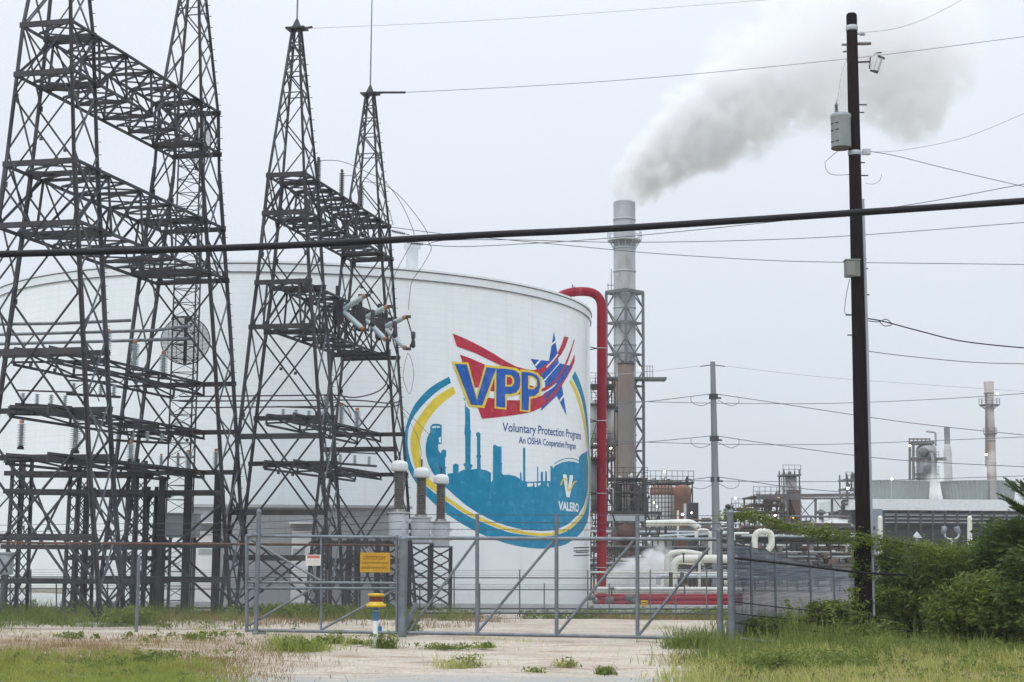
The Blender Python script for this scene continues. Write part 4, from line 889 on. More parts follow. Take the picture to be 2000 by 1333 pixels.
s2, st = sign('warning_sign', 'small white sign with a faded red header band on the gate leaf', 598, 1084, 628, 1105, SW, 0.14)
st('header_band', 0.1, 0.92, 0.68, 0.93, SR); glyphs(st, 'lettering', 0.1, 0.9, 0.42, 0.54, 8, SG, 4); glyphs(st, 'lettering', 0.1, 0.9, 0.2, 0.3, 9, SG, 5)
# pipeline marker
pm_ = G(733, 1268); mk = thing('marker_post', 'pipeline marker post, white below and blue above, with yellow and dark red head', 'marker post', pm_)
zt_ = lambda y: W(733, y, pm_.y).z
MB().tube([pm_, V((pm_.x, pm_.y, zt_(1213)))], 0.062, 14).build('lower_sleeve', mat('white_plastic', (0.70, 0.74, 0.74), (0.6, 0.64, 0.64)), mk)
BLP = mat('blue_plastic', (0.03, 0.15, 0.36), (0.02, 0.10, 0.26), 0.4)
MB().tube([V((pm_.x, pm_.y, zt_(1213))), V((pm_.x, pm_.y, zt_(1186)))], 0.058, 14).box((pm_.x + 0.1, pm_.y, zt_(1228)), (0.08, 0.07, 0.11)).build('upper_sleeve', BLP, mk)
MB().lathe([(0.064, 0), (0.064, 0.012)], V((pm_.x, pm_.y, zt_(1194))), 14).build('band', SW, mk)
YP_ = mat('yellow_plastic', (0.62, 0.42, 0.01), (0.5, 0.33, 0.01), 0.4); DRD = mat('dark_red_lettering_band', (0.14, 0.02, 0.01), (0.09, 0.015, 0.01), 0.5)
c_ = lambda y, r: (r, zt_(y) - zt_(1186))
h0 = V((pm_.x, pm_.y, zt_(1186)))
MB().lathe([(0.01, 0), (0.23, 0), (0.23, 0.06), (0.16, 0.09), c_(1172, 0.155), (0.155, zt_(1178) - h0.z)][:4] + [(0.155, zt_(1166) - h0.z), (0.155, zt_(1165) - h0.z), (0.185, zt_(1164) - h0.z), (0.185, zt_(1160) - h0.z), (0.01, zt_(1159) - h0.z)], h0, 20).build('head', YP_, mk)
MB().lathe([(0.159, zt_(1175.5) - h0.z), (0.160, zt_(1165.8) - h0.z)], h0, 20).lathe([(0.158, zt_(1180) - h0.z), (0.159, zt_(1178.5) - h0.z)], h0, 20).build('lettering_band', DRD, mk)
p2 = W(1258, 1198, 55); s3 = thing('warning_sign', 'small yellow sign on a stake in front of the red ground pipes', 'sign', p2)
a, b_ = W(1252, 1184, 55), W(1265, 1173, 55)
MB().box(((a.x + b_.x) / 2, 55, (a.z + b_.z) / 2), (b_.x - a.x, 0.02, b_.z - a.z)).build('plate', YP_, s3)
MB().box(((a.x + b_.x) / 2, 54.985, (a.z + b_.z) / 2 + 0.02), ((b_.x - a.x) * 0.85, 0.006, 0.025)).box(((a.x + b_.x) / 2, 54.985, (a.z + b_.z) / 2 - 0.04), ((b_.x - a.x) * 0.85, 0.006, 0.015)).build('lettering', BLK, s3)
MB().tube([p2, V((p2.x, 55.02, b_.z))], 0.02, 6).build('stake', GALV, s3)

# rear fences in front of the tank
def rear_fence(label, Y, yrail, ybot, ytop, posts, x0, x1):
    r_ = thing('wire_fence', label, 'fence', W((x0 + x1) / 2, ybot, Y), 'low wire fences at the tank yard edge')
    MB().tube([W(x0, yrail, Y), W(x1, yrail + 3, Y)], 0.022, 6).build('top_rail', DK2, r_)
    MB().tube([W(x0, ybot, Y), W(x1, ybot + 3, Y)], 0.03, 6).build('bottom_rail', DK2, r_)
    for x in posts: MB().tube([W(x, ybot + 10, Y), W(x, ytop, Y)], 0.026, 6).build('post', GALV, r_)
    for k in range(3):
        y = ytop + (yrail - ytop) * k / 3; MB().tube([W(x0, y, Y), W(x1, y + 3, Y)], 0.005, 4).build('wire', WIRE, r_)
    xs_ = list(range(x0, x1, 60)); fabric('mesh', [W(x, yrail, Y) for x in xs_], [W(x, ybot, Y) for x in xs_], r_, LINK)
rear_fence('wire fence across the tank foot whose top rail is the higher of two', 54.2, 1127, 1196, 1113, (60, 150, 240, 640, 760, 887, 1015, 1148, 1270, 1380), -60, 1420)
rear_fence('wire fence across the tank foot whose top rail is the lower of two', 57.5, 1150, 1187, 1140, (20, 110, 210, 700, 820, 937, 1063, 1190, 1320), -60, 1420)
cb_ = MB().box((W(780, 1187, 67).x, 67, W(780, 1187, 67).z), (W(1420, 1187, 67).x - W(100, 1187, 67).x, 0.35, 0.36)).build('containment_curb', mat('grey_curb', (0.36, 0.39, 0.42)))
tag(cb_, 'long low grey curb at the foot of the white tank', 'curb')

# privacy fence receding at the right
ya = [1062, 1066, 1075, 1090, 1105, 1113, 1118, 1122, 1126]; xa = [1428, 1455, 1490, 1540, 1590, 1630, 1680, 1730, 1800]; Ya = [40.5, 42.0, 44.2, 47.5, 51.0, 54, 58, 62, 68]
pf = thing('slatted_fence', 'sagging chain link fence with blue grey slats receding right from the corner post', 'fence', W(1428, 1262, 40.5))
top_ = catmull([W(x, y, Y) for x, y, Y in zip(xa, ya, Ya)], 8); bot_ = []
for i, p in enumerate(top_): p.x += 0.05 * math.sin(i * 0.9); bot_.append(V((p.x, p.y, 0.02)))
SLAT = mesh_mat('blue_grey_privacy_slats', (0.13, 0.16, 0.21), 0.075, 0.010, 0.78)
fabric('mesh', top_, bot_, pf, SLAT)
for i in range(0, len(top_), 10): MB().tube([bot_[i] + V((0.04, 0.04, 0)), top_[i] + V((0.04, 0.04, 0.1))], 0.035, 8).build('post', PIPEG, pf)
MB().tube(top_, 0.012, 6).build('top_wire', WIRE, pf)
RW = 'wire strands between corner post and utility pole'
wire('thick black strand from the corner post to the utility pole, highest of the strands', [W(1428, 1090, 39.5), W(1550, 1103, 39.8), W(1676, 1118, 40.4), W(1770, 1123, 41)], 0.03, BLACK, 'wire', RW, name='wire_strand')
for k, (y0, y1) in enumerate([(1175, 1202), (1198, 1221), (1216, 1241)]):
    wire(['upper', 'middle', 'lower'][k] + ' of three thin dark strands in front of the slatted fence', [W(1428, y0, 39.5), W(1550, (y0 + y1) / 2 + 1, 39.8), W(1678, y1, 40.4), W(1800, y1 + 14, 41), W(1950, y1 + 26, 41.5)], 0.014, BLACK, 'wire', RW, name='wire_strand')
tubes('loose_pipe', 'grey pipe rail sloping down into the tall grass right of the corner post', 'pipe', [W(1432, 1246, 39.6), W(1520, 1257, 39), W(1616, 1273, 38)], 0.042, PIPEG, 10)

# ------------------------------------------------------------------ utility pole
UY = 41.0; ub = W(1691, 1258, UY); ub.z = 0; up_ = thing('utility_pole', 'dark creosoted wooden utility pole standing in the tall grass at right', 'utility pole', ub)
ut = PLz(ub, 27)
def UP(py, dx=0, dy=0): return V((ub.x + dx, ub.y + dy, PLz(ub, py)))
MB().tube([ub - V((0, 0, 0.2)), V((ub.x, ub.y, ut * 0.5)), V((ub.x, ub.y, ut - 0.05)), V((ub.x, ub.y, ut))], [0.205, 0.175, 0.142, 0.11], 20).build('pole', WOOD, up_)
MB().tube([ub + V((0.2, -0.05, 0)), UP(700, 0.2, -0.05), UP(390, 0.175, -0.05)], 0.042, 10).build('conduit', mat('grey_conduit', (0.30, 0.34, 0.38)), up_)
MB().lathe([(0.15, -0.07), (0.165, -0.05), (0.165, 0.05), (0.15, 0.07)], UP(56), 16).bar(UP(66, 0.14), UP(68, 0.35), 0.05).lathe([(0.01, -.08), (.06, -.04), (.06, .04), (.01, .08)], UP(66, 0.27), 8, axis=(1, 0, 0)).build('top_clamp', GREYP, up_)
MB().tube([UP(86, 0.1), UP(85, 0.5)], 0.045, 10).bar(UP(88, -0.1), UP(88, -0.28), 0.05).bar(UP(100, -0.1), UP(102, -0.25), 0.04).build('standoff', PORCD, up_)
for py, dx in ((205, 0.35), (220, 0.27), (318, 0.26), (343, 0.34), (576, 0.30), (655, -0.3), (616, -0.33), (525, 0.28), (507, 0.25)):
    MB().bar(UP(py, 0.12 * (1 if dx > 0 else -1)), UP(py, dx), 0.03).build('bolt', DARKST, up_)
MB().box(UP(298, 0.3, -0.05), (0.2, 0.14, 0.14)).lathe([(0.17, -0.06), (0.18, -0.04), (0.18, 0.04), (0.17, 0.06)], UP(300), 16).build('wire_bracket', GREYP, up_)
MB().box(UP(1222, 0.1, -0.25), (0.22, 0.2, 0.5)).build('base_box', BLACK, up_)
# transformer
tr = thing('transformer', 'pale green grey pole mounted transformer can with brown underside', 'transformer', UP(293, -0.37, -0.1))
t0 = UP(293, -0.37, -0.1); hh = UP(226).z - t0.z
MB().lathe([(0.25, 0.02), (0.262, 0.05), (0.262, hh - 0.12), (0.275, hh - 0.1), (0.275, hh - 0.02), (0.2, hh + 0.03), (0.01, hh + 0.05)], t0, 28).build('can', mat('pale_green_grey_enamel', (0.27, 0.31, 0.32), (0.22, 0.26, 0.27), 0.4), tr)
MB().lathe([(0.01, 0.03), (0.25, 0.02), (0.262, 0.0), (0.27, 0.02)], t0, 28).build('underside', mat('rusty_underside', (0.11, 0.085, 0.04), (0.07, 0.05, 0.03)), tr)
for z in (0.16, hh * 0.5, hh - 0.28): MB().bar(t0 + V((-0.27, -0.05, z)), t0 + V((-0.12, -0.245, z)), 0.03).build('lug', DARKST, tr)
pr = []
for k in range(5): pr += [(0.03, k * 0.055), (0.06, k * 0.055 + 0.015), (0.03, k * 0.055 + 0.04)]
MB().lathe(pr + [(0.012, 0.3), (0.01, 0.36)], t0 + V((-0.12, -0.05, hh)), 10, smooth=False).build('bushing', PORCD, tr)
MB().box(t0 + V((0.26, 0.08, hh * 0.5)), (0.1, 0.12, 0.7)).build('bracket', DARKST, tr)
# fuse cutout
q0 = UP(122, 0.14); q1 = W(1698, 121, UY); fc = thing('fuse_cutout', 'white porcelain fuse cutout tilted on an arm right of the utility pole', 'fuse cutout', q1)
MB().bar(q0, q1, 0.04).build('arm', DARKST, fc)
u0, u1 = W(1703, 138, UY), W(1712, 108, UY)
MB().tube([u0, u0.lerp(u1, 0.5), u1], [0.05, 0.06, 0.05], 10).build('porcelain_body', mat('white_porcelain', (0.62, 0.64, 0.64)), fc)
u2, u3 = W(1714, 141, UY), W(1723, 112, UY)
MB().tube([u2, u3], 0.028, 8).build('fuse_tube', mat('grey_tube', (0.35, 0.36, 0.37)), fc)
MB().bar(W(1700, 137, UY), W(1715, 142, UY), 0.06).bar(W(1708, 107, UY), W(1728, 115, UY), 0.05).bar(W(1712, 104, UY), W(1722, 103, UY), 0.03).bar(W(1700, 112, UY), W(1698, 135, UY), 0.03).build('contacts', DARKST, fc)
# terminal box
bx = UP(528, -0.17, -0.16); tb = thing('terminal_box', 'grey green terminal box strapped to the utility pole below the thick cable', 'box', bx)
MB().box(bx, (0.36, 0.3, 0.42)).build('case', mat('grey_green_box', (0.17, 0.18, 0.16), (0.13, 0.14, 0.12)), tb)
MB().box(bx + V((0, 0, 0.225)), (0.4, 0.34, 0.03)).box(bx + V((-0.06, -0.155, 0)), (0.22, 0.02, 0.36)).build('lid', mat('grey_green_lid', (0.21, 0.22, 0.20)), tb)

# ------------------------------------------------------------------ overhead wires
tubes('overhead_cable', 'thick black cable sweeping across the whole view in front of everything', 'cable', catmull([W(-160, 503, 14), W(0, 497, 14), W(500, 482.5, 14), W(950, 459, 14), W(1205, 446.5, 14), W(1700, 414, 14), W(2000, 393, 14), W(2200, 378, 14)], 10), 0.031, BLACK, 14)
OW = 'thin overhead wires'
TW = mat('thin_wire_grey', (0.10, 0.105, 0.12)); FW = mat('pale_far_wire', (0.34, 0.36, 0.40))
def ow(label, pts, r=0.02, m_=TW): wire(label, [W(*p) for p in pts], r, m_, 'wire', OW, name='overhead_wire')
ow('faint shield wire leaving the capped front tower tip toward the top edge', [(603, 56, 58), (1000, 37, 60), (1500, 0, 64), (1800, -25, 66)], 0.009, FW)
ow('shield wire leaving the rear capped tower tip, passing behind the utility pole top', [(738, 181, 66), (790, 181, 66), (1200, 158, 65), (1650, 116, 63), (2000, 72, 60), (2100, 60, 60)], 0.012)
MBx = MB().tube([W(738, 181, 66), W(792, 181, 66)], 0.05, 6)
tag(MBx.build('wire_armor', DARKST, origin=W(738, 181, 66)), 'thick dark sleeve on the shield wire beside the rear capped tower tip', 'wire sleeve')
ow('middle of three conductors passing over the tall stack just under the thick cable', [(835, 478, 66), (870, 470, 66), (1000, 469, 66), (1200, 473.5, 66), (1420, 471, 65), (1660, 461, 64), (2000, 435, 62), (2100, 426, 62)], 0.016)
ow('conductor rising to cross the thick cable right of the tall stack', [(835, 479, 66), (900, 482, 66), (1000, 478, 66), (1190, 465.5, 66), (1480, 437, 64), (1760, 403, 62), (2000, 360, 60), (2100, 342, 60)], 0.016)
ow('lowest conductor crossing the tall stack and falling slightly to the right edge', [(757, 443, 66), (870, 458, 66), (970, 467, 66), (1100, 479, 66), (1200, 488.5, 66), (1300, 497, 66), (1500, 509, 65), (1660, 513, 64), (2000, 517, 62), (2100, 518, 62)], 0.016)
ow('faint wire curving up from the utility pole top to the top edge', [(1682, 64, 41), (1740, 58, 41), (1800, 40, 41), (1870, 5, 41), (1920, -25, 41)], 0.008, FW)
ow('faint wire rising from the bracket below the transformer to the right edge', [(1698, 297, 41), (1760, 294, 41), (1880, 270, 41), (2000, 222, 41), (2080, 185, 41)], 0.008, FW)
ow('wire falling from the bracket below the transformer to the right edge', [(1698, 296, 41), (1750, 305, 41), (1850, 330, 41), (2000, 365, 41), (2080, 384, 41)], 0.010)
ow('doubled service cable falling right from the utility pole, the heavier of two', [(1690, 622, 41), (1715, 626, 41), (1740, 632, 41), (1800, 648, 41), (1880, 667, 41), (2000, 680, 41), (2080, 684, 41)], 0.017, BLACK)
ow('short loop of the service cable beside the utility pole', [(1692, 627, 41), (1716, 629, 41), (1730, 624, 41), (1742, 634, 41), (1728, 637, 41), (1718, 629, 41)], 0.012, BLACK)
ow('thin service cable falling right from the utility pole, lower than the heavy one', [(1664, 680, 41), (1700, 687, 41), (1780, 697, 41), (1900, 708, 41), (2000, 711, 41), (2080, 712, 41)], 0.011)
ow('loop of wire left of the utility pole under the transformer', [(1640, 292, 41), (1625, 305, 41), (1612, 318, 41), (1616, 335, 41), (1630, 342, 41), (1662, 341, 41)], 0.008)
ow('wire loop hanging under the terminal box', [(1660, 545, 41), (1654, 570, 41), (1650, 600, 41), (1652, 613, 41), (1670, 615, 41)], 0.009)
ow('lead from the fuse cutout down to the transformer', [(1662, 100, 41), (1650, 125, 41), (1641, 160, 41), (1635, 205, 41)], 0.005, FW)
ow('small wire curl right of the utility pole below the transformer', [(1690, 358, 41), (1705, 360, 41), (1718, 353, 41), (1722, 340, 41)], 0.006)
SPY = 95
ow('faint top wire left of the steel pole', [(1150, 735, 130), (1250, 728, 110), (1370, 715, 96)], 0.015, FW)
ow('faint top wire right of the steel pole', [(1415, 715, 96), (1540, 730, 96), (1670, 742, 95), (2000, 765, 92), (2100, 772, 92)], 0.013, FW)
ow('upper line arriving from the tall stack at the steel pole', [(1190, 789, 100), (1262, 785, 97), (1388, 770, 95)], 0.022)
ow('upper line passing behind the steel pole, nearly level', [(1190, 783, 99), (1262, 785, 99), (1400, 788, 99), (1540, 789, 99), (1670, 787, 98), (1850, 779, 96), (2000, 769, 95), (2100, 762, 95)], 0.02)
ow('upper line falling away right of the steel pole', [(1398, 770, 95), (1500, 785, 94), (1670, 811, 92), (1800, 829, 92), (2000, 850, 92), (2100, 858, 92)], 0.022)
ow('middle line arriving from the tall stack at the steel pole', [(1190, 868, 100), (1262, 864, 97), (1388, 852, 95)], 0.022)
ow('middle line passing behind the steel pole, nearly level', [(1190, 862, 99), (1262, 864, 99), (1400, 868, 99), (1540, 869, 99), (1670, 867, 98), (1850, 860, 96), (2000, 854, 95), (2100, 850, 95)], 0.02)
ow('middle line falling away right of the steel pole', [(1402, 852, 95), (1500, 867, 94), (1670, 890, 92), (1800, 902, 92), (2000, 912, 92), (2100, 916, 92)], 0.022)
ow('lowest line arriving from the platforms at the steel pole', [(1262, 946, 97), (1352, 937, 96), (1390, 932, 95)], 0.022)
ow('lowest line passing behind the steel pole, nearly level', [(1262, 938, 99), (1400, 940, 99), (1540, 941, 99), (1670, 940, 98), (2000, 930, 96)], 0.02)
ow('lowest line falling away right of the steel pole toward the process unit', [(1403, 932, 95), (1480, 943, 94), (1550, 953, 93), (1660, 963, 92)], 0.022)
for k, y in enumerate((770, 852, 932)):
    nm = ['top', 'middle', 'bottom'][k]
    if k < 2: ow('left jumper loop at the ' + nm + ' line of the steel pole', [(1350, y + 5, 95), (1350, y + 14, 95), (1360, y + 21, 95), (1374, y + 22, 95), (1390, y + 15, 95)], 0.018)
    else: ow('left jumper loop at the bottom line of the steel pole', [(1354, y + 20, 95), (1364, y + 23, 95), (1376, y + 22, 95), (1390, y + 16, 95)], 0.018)
    ow('right jumper loop at the ' + nm + ' line of the steel pole', [(1402, y + 12, 95), (1418, y + 20, 95), (1430, y + 23, 95), (1442, y + 17, 95), (1443, y + 8, 95), (1440, y + 5, 95)], 0.018)
spb = W(1401, 1130, SPY); spb.z = -0.5; spt = W(1392, 707, SPY); sp_ = thing('steel_pole', 'tapered grey steel transmission pole right of the tall stack', 'utility pole', spb)
MB().tube([spb, spb.lerp(spt, 0.5), spt], [0.29, 0.22, 0.15], 12).build('shaft', mat('grey_pole_steel', (0.20, 0.23, 0.25), (0.15, 0.17, 0.19), 0.5, 0.3, 1, c3=(0.16, 0.11, 0.09), t3=0.58, s3=0.5, stretch=(1, 1, 0.2)), sp_)
for y in (775, 857, 937):
    c_ = W(1392 + (y - 707) * 0.02, y, SPY); MB().box(c_, (0.5, 0.4, 0.3)).box(c_ + V((0.35, -0.1, -0.1)), (0.2, 0.1, 0.1)).build('bracket', DARKST, sp_)
MB().tube([W(1368, 716, SPY), W(1392, 713, SPY), W(1416, 716, SPY)], 0.03, 6).build('top_arm', DARKST, sp_)

# ------------------------------------------------------------------ tall stack and its frame
SY_ = 170.0
def P5(px, py, Y=SY_): return W(px, py, Y)
STK = mat('weathered_stack_steel', (0.33, 0.355, 0.375), (0.25, 0.27, 0.285), 0.7, 0.1, 0.5, c3=(0.20, 0.17, 0.14), t3=0.6, s3=0.35, stretch=(1, 1, 0.3))
cS = P5(1221.5, 1100); cS.z = -0.5; mpx = SY_ / F * 1.01
stk = thing('smokestack', 'tallest pale cylindrical smokestack in a lattice frame, smoke pouring from its top', 'smokestack', cS)
zS = lambda py: PLz(cS, py)
R_ = 21.5 * mpx
MB().lathe([(R_, -0.5), (R_, zS(396)), (R_ - 0.12, zS(396)), (R_ - 0.12, zS(410))], cS * 1 - V((0, 0, cS.z)), 36).build('shaft', STK, stk)
def atz(z): return V((cS.x, cS.y, z))
for py in (430, 486, 531, 602, 633, 675, 760, 800, 850, 900):
    MB().lathe([(R_, -0.08), (R_ + 0.07, -0.06), (R_ + 0.07, 0.06), (R_, 0.08)], atz(zS(py)), 36).build('stiffener_ring', GREYP if py < 640 else STK, stk)
def round_platform(parent, c, z, ri, ro, rail=1.1, a0=0, a1=2 * PI, m_=GREYP):
    b = MB().lathe([(ri, -0.12), (ro, -0.12), (ro, 0.0), (ri, 0.0)], V((c.x, c.y, z)), 30, a0=a0, a1=a1, smooth=False)
    for k in range(13):
        a = a0 + (a1 - a0) * k / 12; p = V((c.x + ro * math.cos(a), c.y + ro * math.sin(a), z)); b.bar(p, p + V((0, 0, rail)), 0.06)
        b.bar(V((c.x + ri * math.cos(a), c.y + ri * math.sin(a), z - 0.9)), V((c.x + ro * 0.92 * math.cos(a), c.y + ro * 0.92 * math.sin(a), z - 0.1)), 0.07)
    for h in (rail, rail * 0.55): b.tube([V((c.x + ro * math.cos(a), c.y + ro * math.sin(a), z + h)) for a in np.linspace(a0, a1, 25)], 0.03, 5)
    return b.build('platform', m_, parent)
round_platform(stk, cS, zS(470), R_, 33 * mpx, 0.95)
# lattice frame round the stack
FRM = mat('grey_frame_steel', (0.13, 0.145, 0.155), (0.10, 0.11, 0.12), 0.6, 0.2, 1)
fr_ = thing('stack_frame', 'square grey lattice frame wrapped round the tallest smokestack', 'steel frame', cS + V((0.3, 0, 0)))
hd = 36 * mpx; cF = [cS + V((x * hd, y * hd, 0)) for x, y in ((-1, 0), (0, -1), (1, 0), (0, 1))]
zf = zS(572)
for c_ in cF: MB().bar(c_, c_ + V((0, 0, zf + 0.5)), 0.3).build('leg', FRM, fr_)
b = MB(); lev = [572, 632, 693, 755, 818, 881, 940, 1000, 1060, 1120]
for k in range(len(lev) - 1):
    z1, z0 = zS(lev[k]), zS(lev[k + 1])
    for i in range(4):
        p, q = cF[i].copy(), cF[(i + 1) % 4].copy()
        A0, A1, B0, B1 = V((p.x, p.y, z0)), V((p.x, p.y, z1)), V((q.x, q.y, z0)), V((q.x, q.y, z1))
        b.bar(A1, B1, 0.16)
        mid = (A0 + B0) / 2; b.bar(A1 * 0.5 + A0 * 0.5, (A1 + B1) / 2, 0.11).bar(B1 * 0.5 + B0 * 0.5, (A1 + B1) / 2, 0.11).bar((A0 + A1) / 2, mid, 0.11).bar((B0 + B1) / 2, mid, 0.11)
b.build('bracing', FRM, fr_)
b = MB()
for i in range(4): b.bar(cF[i] + V((0, 0, zf + 0.5)), cF[(i + 1) % 4] + V((0, 0, zf + 0.5)), 0.3, 0.35)
b.build('top_ring_beam', FRM, fr_)
b = MB()
for x in range(4): b.tube([cF[0] + V((0.2 + x * 0.35, 0, zf + 0.6)), cF[0] + V((0.2 + x * 0.35, 0, zf + 1.5 + (x % 2) * 1.6))], 0.04, 5)
b.tube([cF[0] + V((0.1, 0, zf + 1.3)), cF[0] + V((1.6, 0, zf + 1.3))], 0.04, 5).build('antenna', FRM, fr_)
zp = zS(741)
MB().box((cS.x + 0.9, cS.y, zp), (hd * 2 + 3.0, 2.6, 0.22)).build('platform', FRM, fr_)
b = MB(); xr_ = P5(1273, 741).x
for x in np.linspace(cF[2].x, xr_, 4): b.bar((x, cS.y - 1.2, zp), (x, cS.y - 1.2, zp + 1.3), 0.06)
for h in (0.7, 1.3): b.bar((cF[2].x, cS.y - 1.2, zp + h), (xr_, cS.y - 1.2, zp + h), 0.06)
b.bar((cF[2].x, cS.y - 1.2, zp - 1.4), (xr_ - 0.9, cS.y - 1.2, zp), 0.1).build('railing', FRM, fr_)
# front duct and side duct
DUCT = mat('rust_streaked_duct', (0.17, 0.165, 0.15), (0.13, 0.125, 0.12), 0.75, 0.0, 0.35, c3=(0.17, 0.10, 0.075), t3=0.52, s3=0.25, stretch=(1, 1, 0.35))
cD = P5(1224, 1100, SY_ - 3.2); cD.z = -0.5; zd = PLz(cD, 713)
dct = thing('vent_duct', 'broad rust streaked duct standing in front of the tallest smokestack', 'duct', cD)
MB().lathe([(15.5 * mpx, 0), (15.5 * mpx, zd + 0.5)], cD, 28).build('shaft', DUCT, dct)
MB().lathe([(15.5 * mpx, 0), (16.8 * mpx, 0.02), (16.8 * mpx, 0.2), (14 * mpx, 0.22)], V((cD.x, cD.y, zd)), 28).box((cD.x - 0.4, cD.y - 0.6, zd + 0.3), (0.3, 0.3, 0.2)).box((cD.x + 0.5, cD.y - 0.3, zd + 0.28), (0.5, 0.3, 0.14)).build('flange', DARKST, dct)
LR = mat('brown_duct', (0.20, 0.155, 0.125), (0.15, 0.12, 0.10), 0.8, 0, 0.4)
cE = P5(1204, 1100, SY_ - 2); cE.z = -0.5
d2_ = thing('vent_duct', 'slim brown duct left of the broad rust streaked duct', 'duct', cE)
MB().lathe([(5 * mpx, 0), (5 * mpx, PLz(cE, 745) + 0.5), (0.01, PLz(cE, 745) + 0.5)], cE, 16).build('shaft', LR, d2_)
for py in (800, 865): MB().lathe([(5 * mpx, -0.3), (6.5 * mpx, -0.25), (6.5 * mpx, 0.25), (5 * mpx, 0.3)], V((cE.x, cE.y, PLz(cE, py))), 16).build('collar', DARKST, d2_)

# ------------------------------------------------------------------ generic process steel
PSD = mat('dark_process_steel', (0.045, 0.046, 0.05), (0.028, 0.028, 0.03), 0.75, 0.1, 0.8, c3=(0.11, 0.07, 0.05), t3=0.58, s3=0.4)
PSM = mat('mid_grey_process_steel', (0.13, 0.135, 0.14), (0.08, 0.083, 0.088), 0.7, 0.1, 0.8, c3=(0.15, 0.10, 0.08), t3=0.6, s3=0.4)
PSB = mat('brownish_process_steel', (0.105, 0.075, 0.06), (0.07, 0.055, 0.048), 0.8, 0, 0.8)
VES = mat('silver_insulated_vessel', (0.46, 0.48, 0.49), (0.38, 0.40, 0.41), 0.5, 0.3, 0.5, stretch=(1, 1, 0.2))
def module(name, label, cat, x0, x1, ytop, ybot, Y, dp, nx, levels, seed, m_=PSD, pipes=14, vessels=(), rails=True, group=None, loose=6):
    """open process structure: columns, decks, railings, pipe runs, risers, small vessels"""
    R = random.Random(seed); a, b_ = W(x0, ybot, Y), W(x1, ytop, Y); zb_ = -0.5; zt_ = b_.z
    r_ = thing(name, label, cat, ((a.x + b_.x) / 2, Y, zb_), group)
    wd = b_.x - a.x; sc = Y / F
    for x in np.linspace(a.x, b_.x, nx):
        for y in (Y, Y + dp): MB().bar((x, y, zb_), (x, y, zt_), 2.6 * sc).build('column', m_, r_)
    zs = [W(x0, l_, Y).z for l_ in levels]
    for z in zs:
        MB().box(((a.x + b_.x) / 2, Y + dp / 2, z), (wd + 6 * sc, dp + 0.6, 3 * sc)).build('deck', m_, r_)
        if rails:
            b = MB()
            for x in np.linspace(a.x - 2 * sc, b_.x + 2 * sc, max(4, int(wd / (9 * sc)))): b.bar((x, Y - 0.3, z), (x, Y - 0.3, z + 1.1), 0.9 * sc)
            for h in (0.6, 1.1): b.bar((a.x - 3 * sc, Y - 0.3, z + h), (b_.x + 3 * sc, Y - 0.3, z + h), 0.9 * sc)
            b.build('railing', m_, r_)
    b = MB(); X = np.linspace(a.x, b_.x, nx)
    zz = sorted(zs + [zb_])
    for i in range(nx - 1):
        for k in range(len(zz) - 1):
            if R.random() < 0.5: b.bar((X[i], Y, zz[k]), (X[i + 1], Y, zz[k + 1]), 1.4 * sc)
            elif R.random() < 0.6: b.bar((X[i + 1], Y, zz[k]), (X[i], Y, zz[k + 1]), 1.4 * sc)
    b.build('bracing', m_, r_)
    pm = [PSD, PSM, CREAM, VES, PSB]
    for k in range(pipes):
        z = R.uniform(zb_ + 0.5, zt_); x = a.x + R.random() * wd * 0.4; x2 = a.x + wd * R.uniform(0.5, 1.0); y = Y + R.uniform(-0.4, dp); h = R.uniform(-0.25, 0.3) * (zt_ - zb_)
        rad = R.uniform(0.8, 2.6) * sc; pts = bend([V((x, y, max(zb_, z - abs(h)))), V((x, y, z)), V((x2, y, z)), V((x2, y, min(zt_, z + h)))], rad * 3, 4)
        MB().tube(pts, rad, 7).build('pipe', R.choice(pm), r_)
    for k in range(loose):
        x = a.x + R.random() * wd; z = R.choice(zs) if zs else zb_; y = Y + R.uniform(0, dp * 0.7); hgt = R.uniform(4, 14) * sc; rad = R.uniform(1.5, 4) * sc
        q = MB()
        if R.random() < 0.5: q.lathe([(0.01, 0), (rad, 0), (rad, hgt * 0.8), (rad * 0.6, hgt), (0.01, hgt * 1.05)], (x, y, z), 10)
        else: q.tube([(x, y, z), (x, y, z + hgt)], 0.7 * sc, 5).box((x + 2 * sc, y, z + hgt), (5 * sc, 2 * sc, 1.4 * sc)).tube([(x + 4 * sc, y, z), (x + 4 * sc, y, z + hgt * 0.8)], 0.8 * sc, 5)
        q.build('equipment', R.choice(pm), r_)
    for (vx, vy0, vy1, rp, mm, dome) in vessels:
        c_ = W(vx, vy1, Y + dp * 0.3); zt2 = W(vx, vy0, Y + dp * 0.3).z; rad = rp * sc
        MB().lathe([(0.01, 0), (rad, 0), (rad, zt2 - c_.z - rad * dome)] + ([(rad * 0.8, zt2 - c_.z - rad * dome * 0.35), (rad * 0.4, zt2 - c_.z - rad * dome * 0.08)] if dome else []) + [(0.01, zt2 - c_.z)], c_, 20).build('vessel', mm, r_)
    return r_
RV = mat('rusty_vessel_steel', (0.22, 0.11, 0.065), (0.15, 0.075, 0.05), 0.85, 0, 0.5, c3=(0.10, 0.06, 0.05), t3=0.55, s3=0.3)
module('process_tower', 'dark process tower with grey vessels squeezed between white tank and tallest smokestack', 'process unit', 1152, 1200, 740, 1150, 150, 4, 3, [752, 790, 870, 895, 1000, 1060], 3, PSD, 16, [(1161, 782, 865, 8, VES, 0.6), (1193, 800, 860, 7, VES, 0.6), (1162, 895, 1000, 9, PSM, 0)])
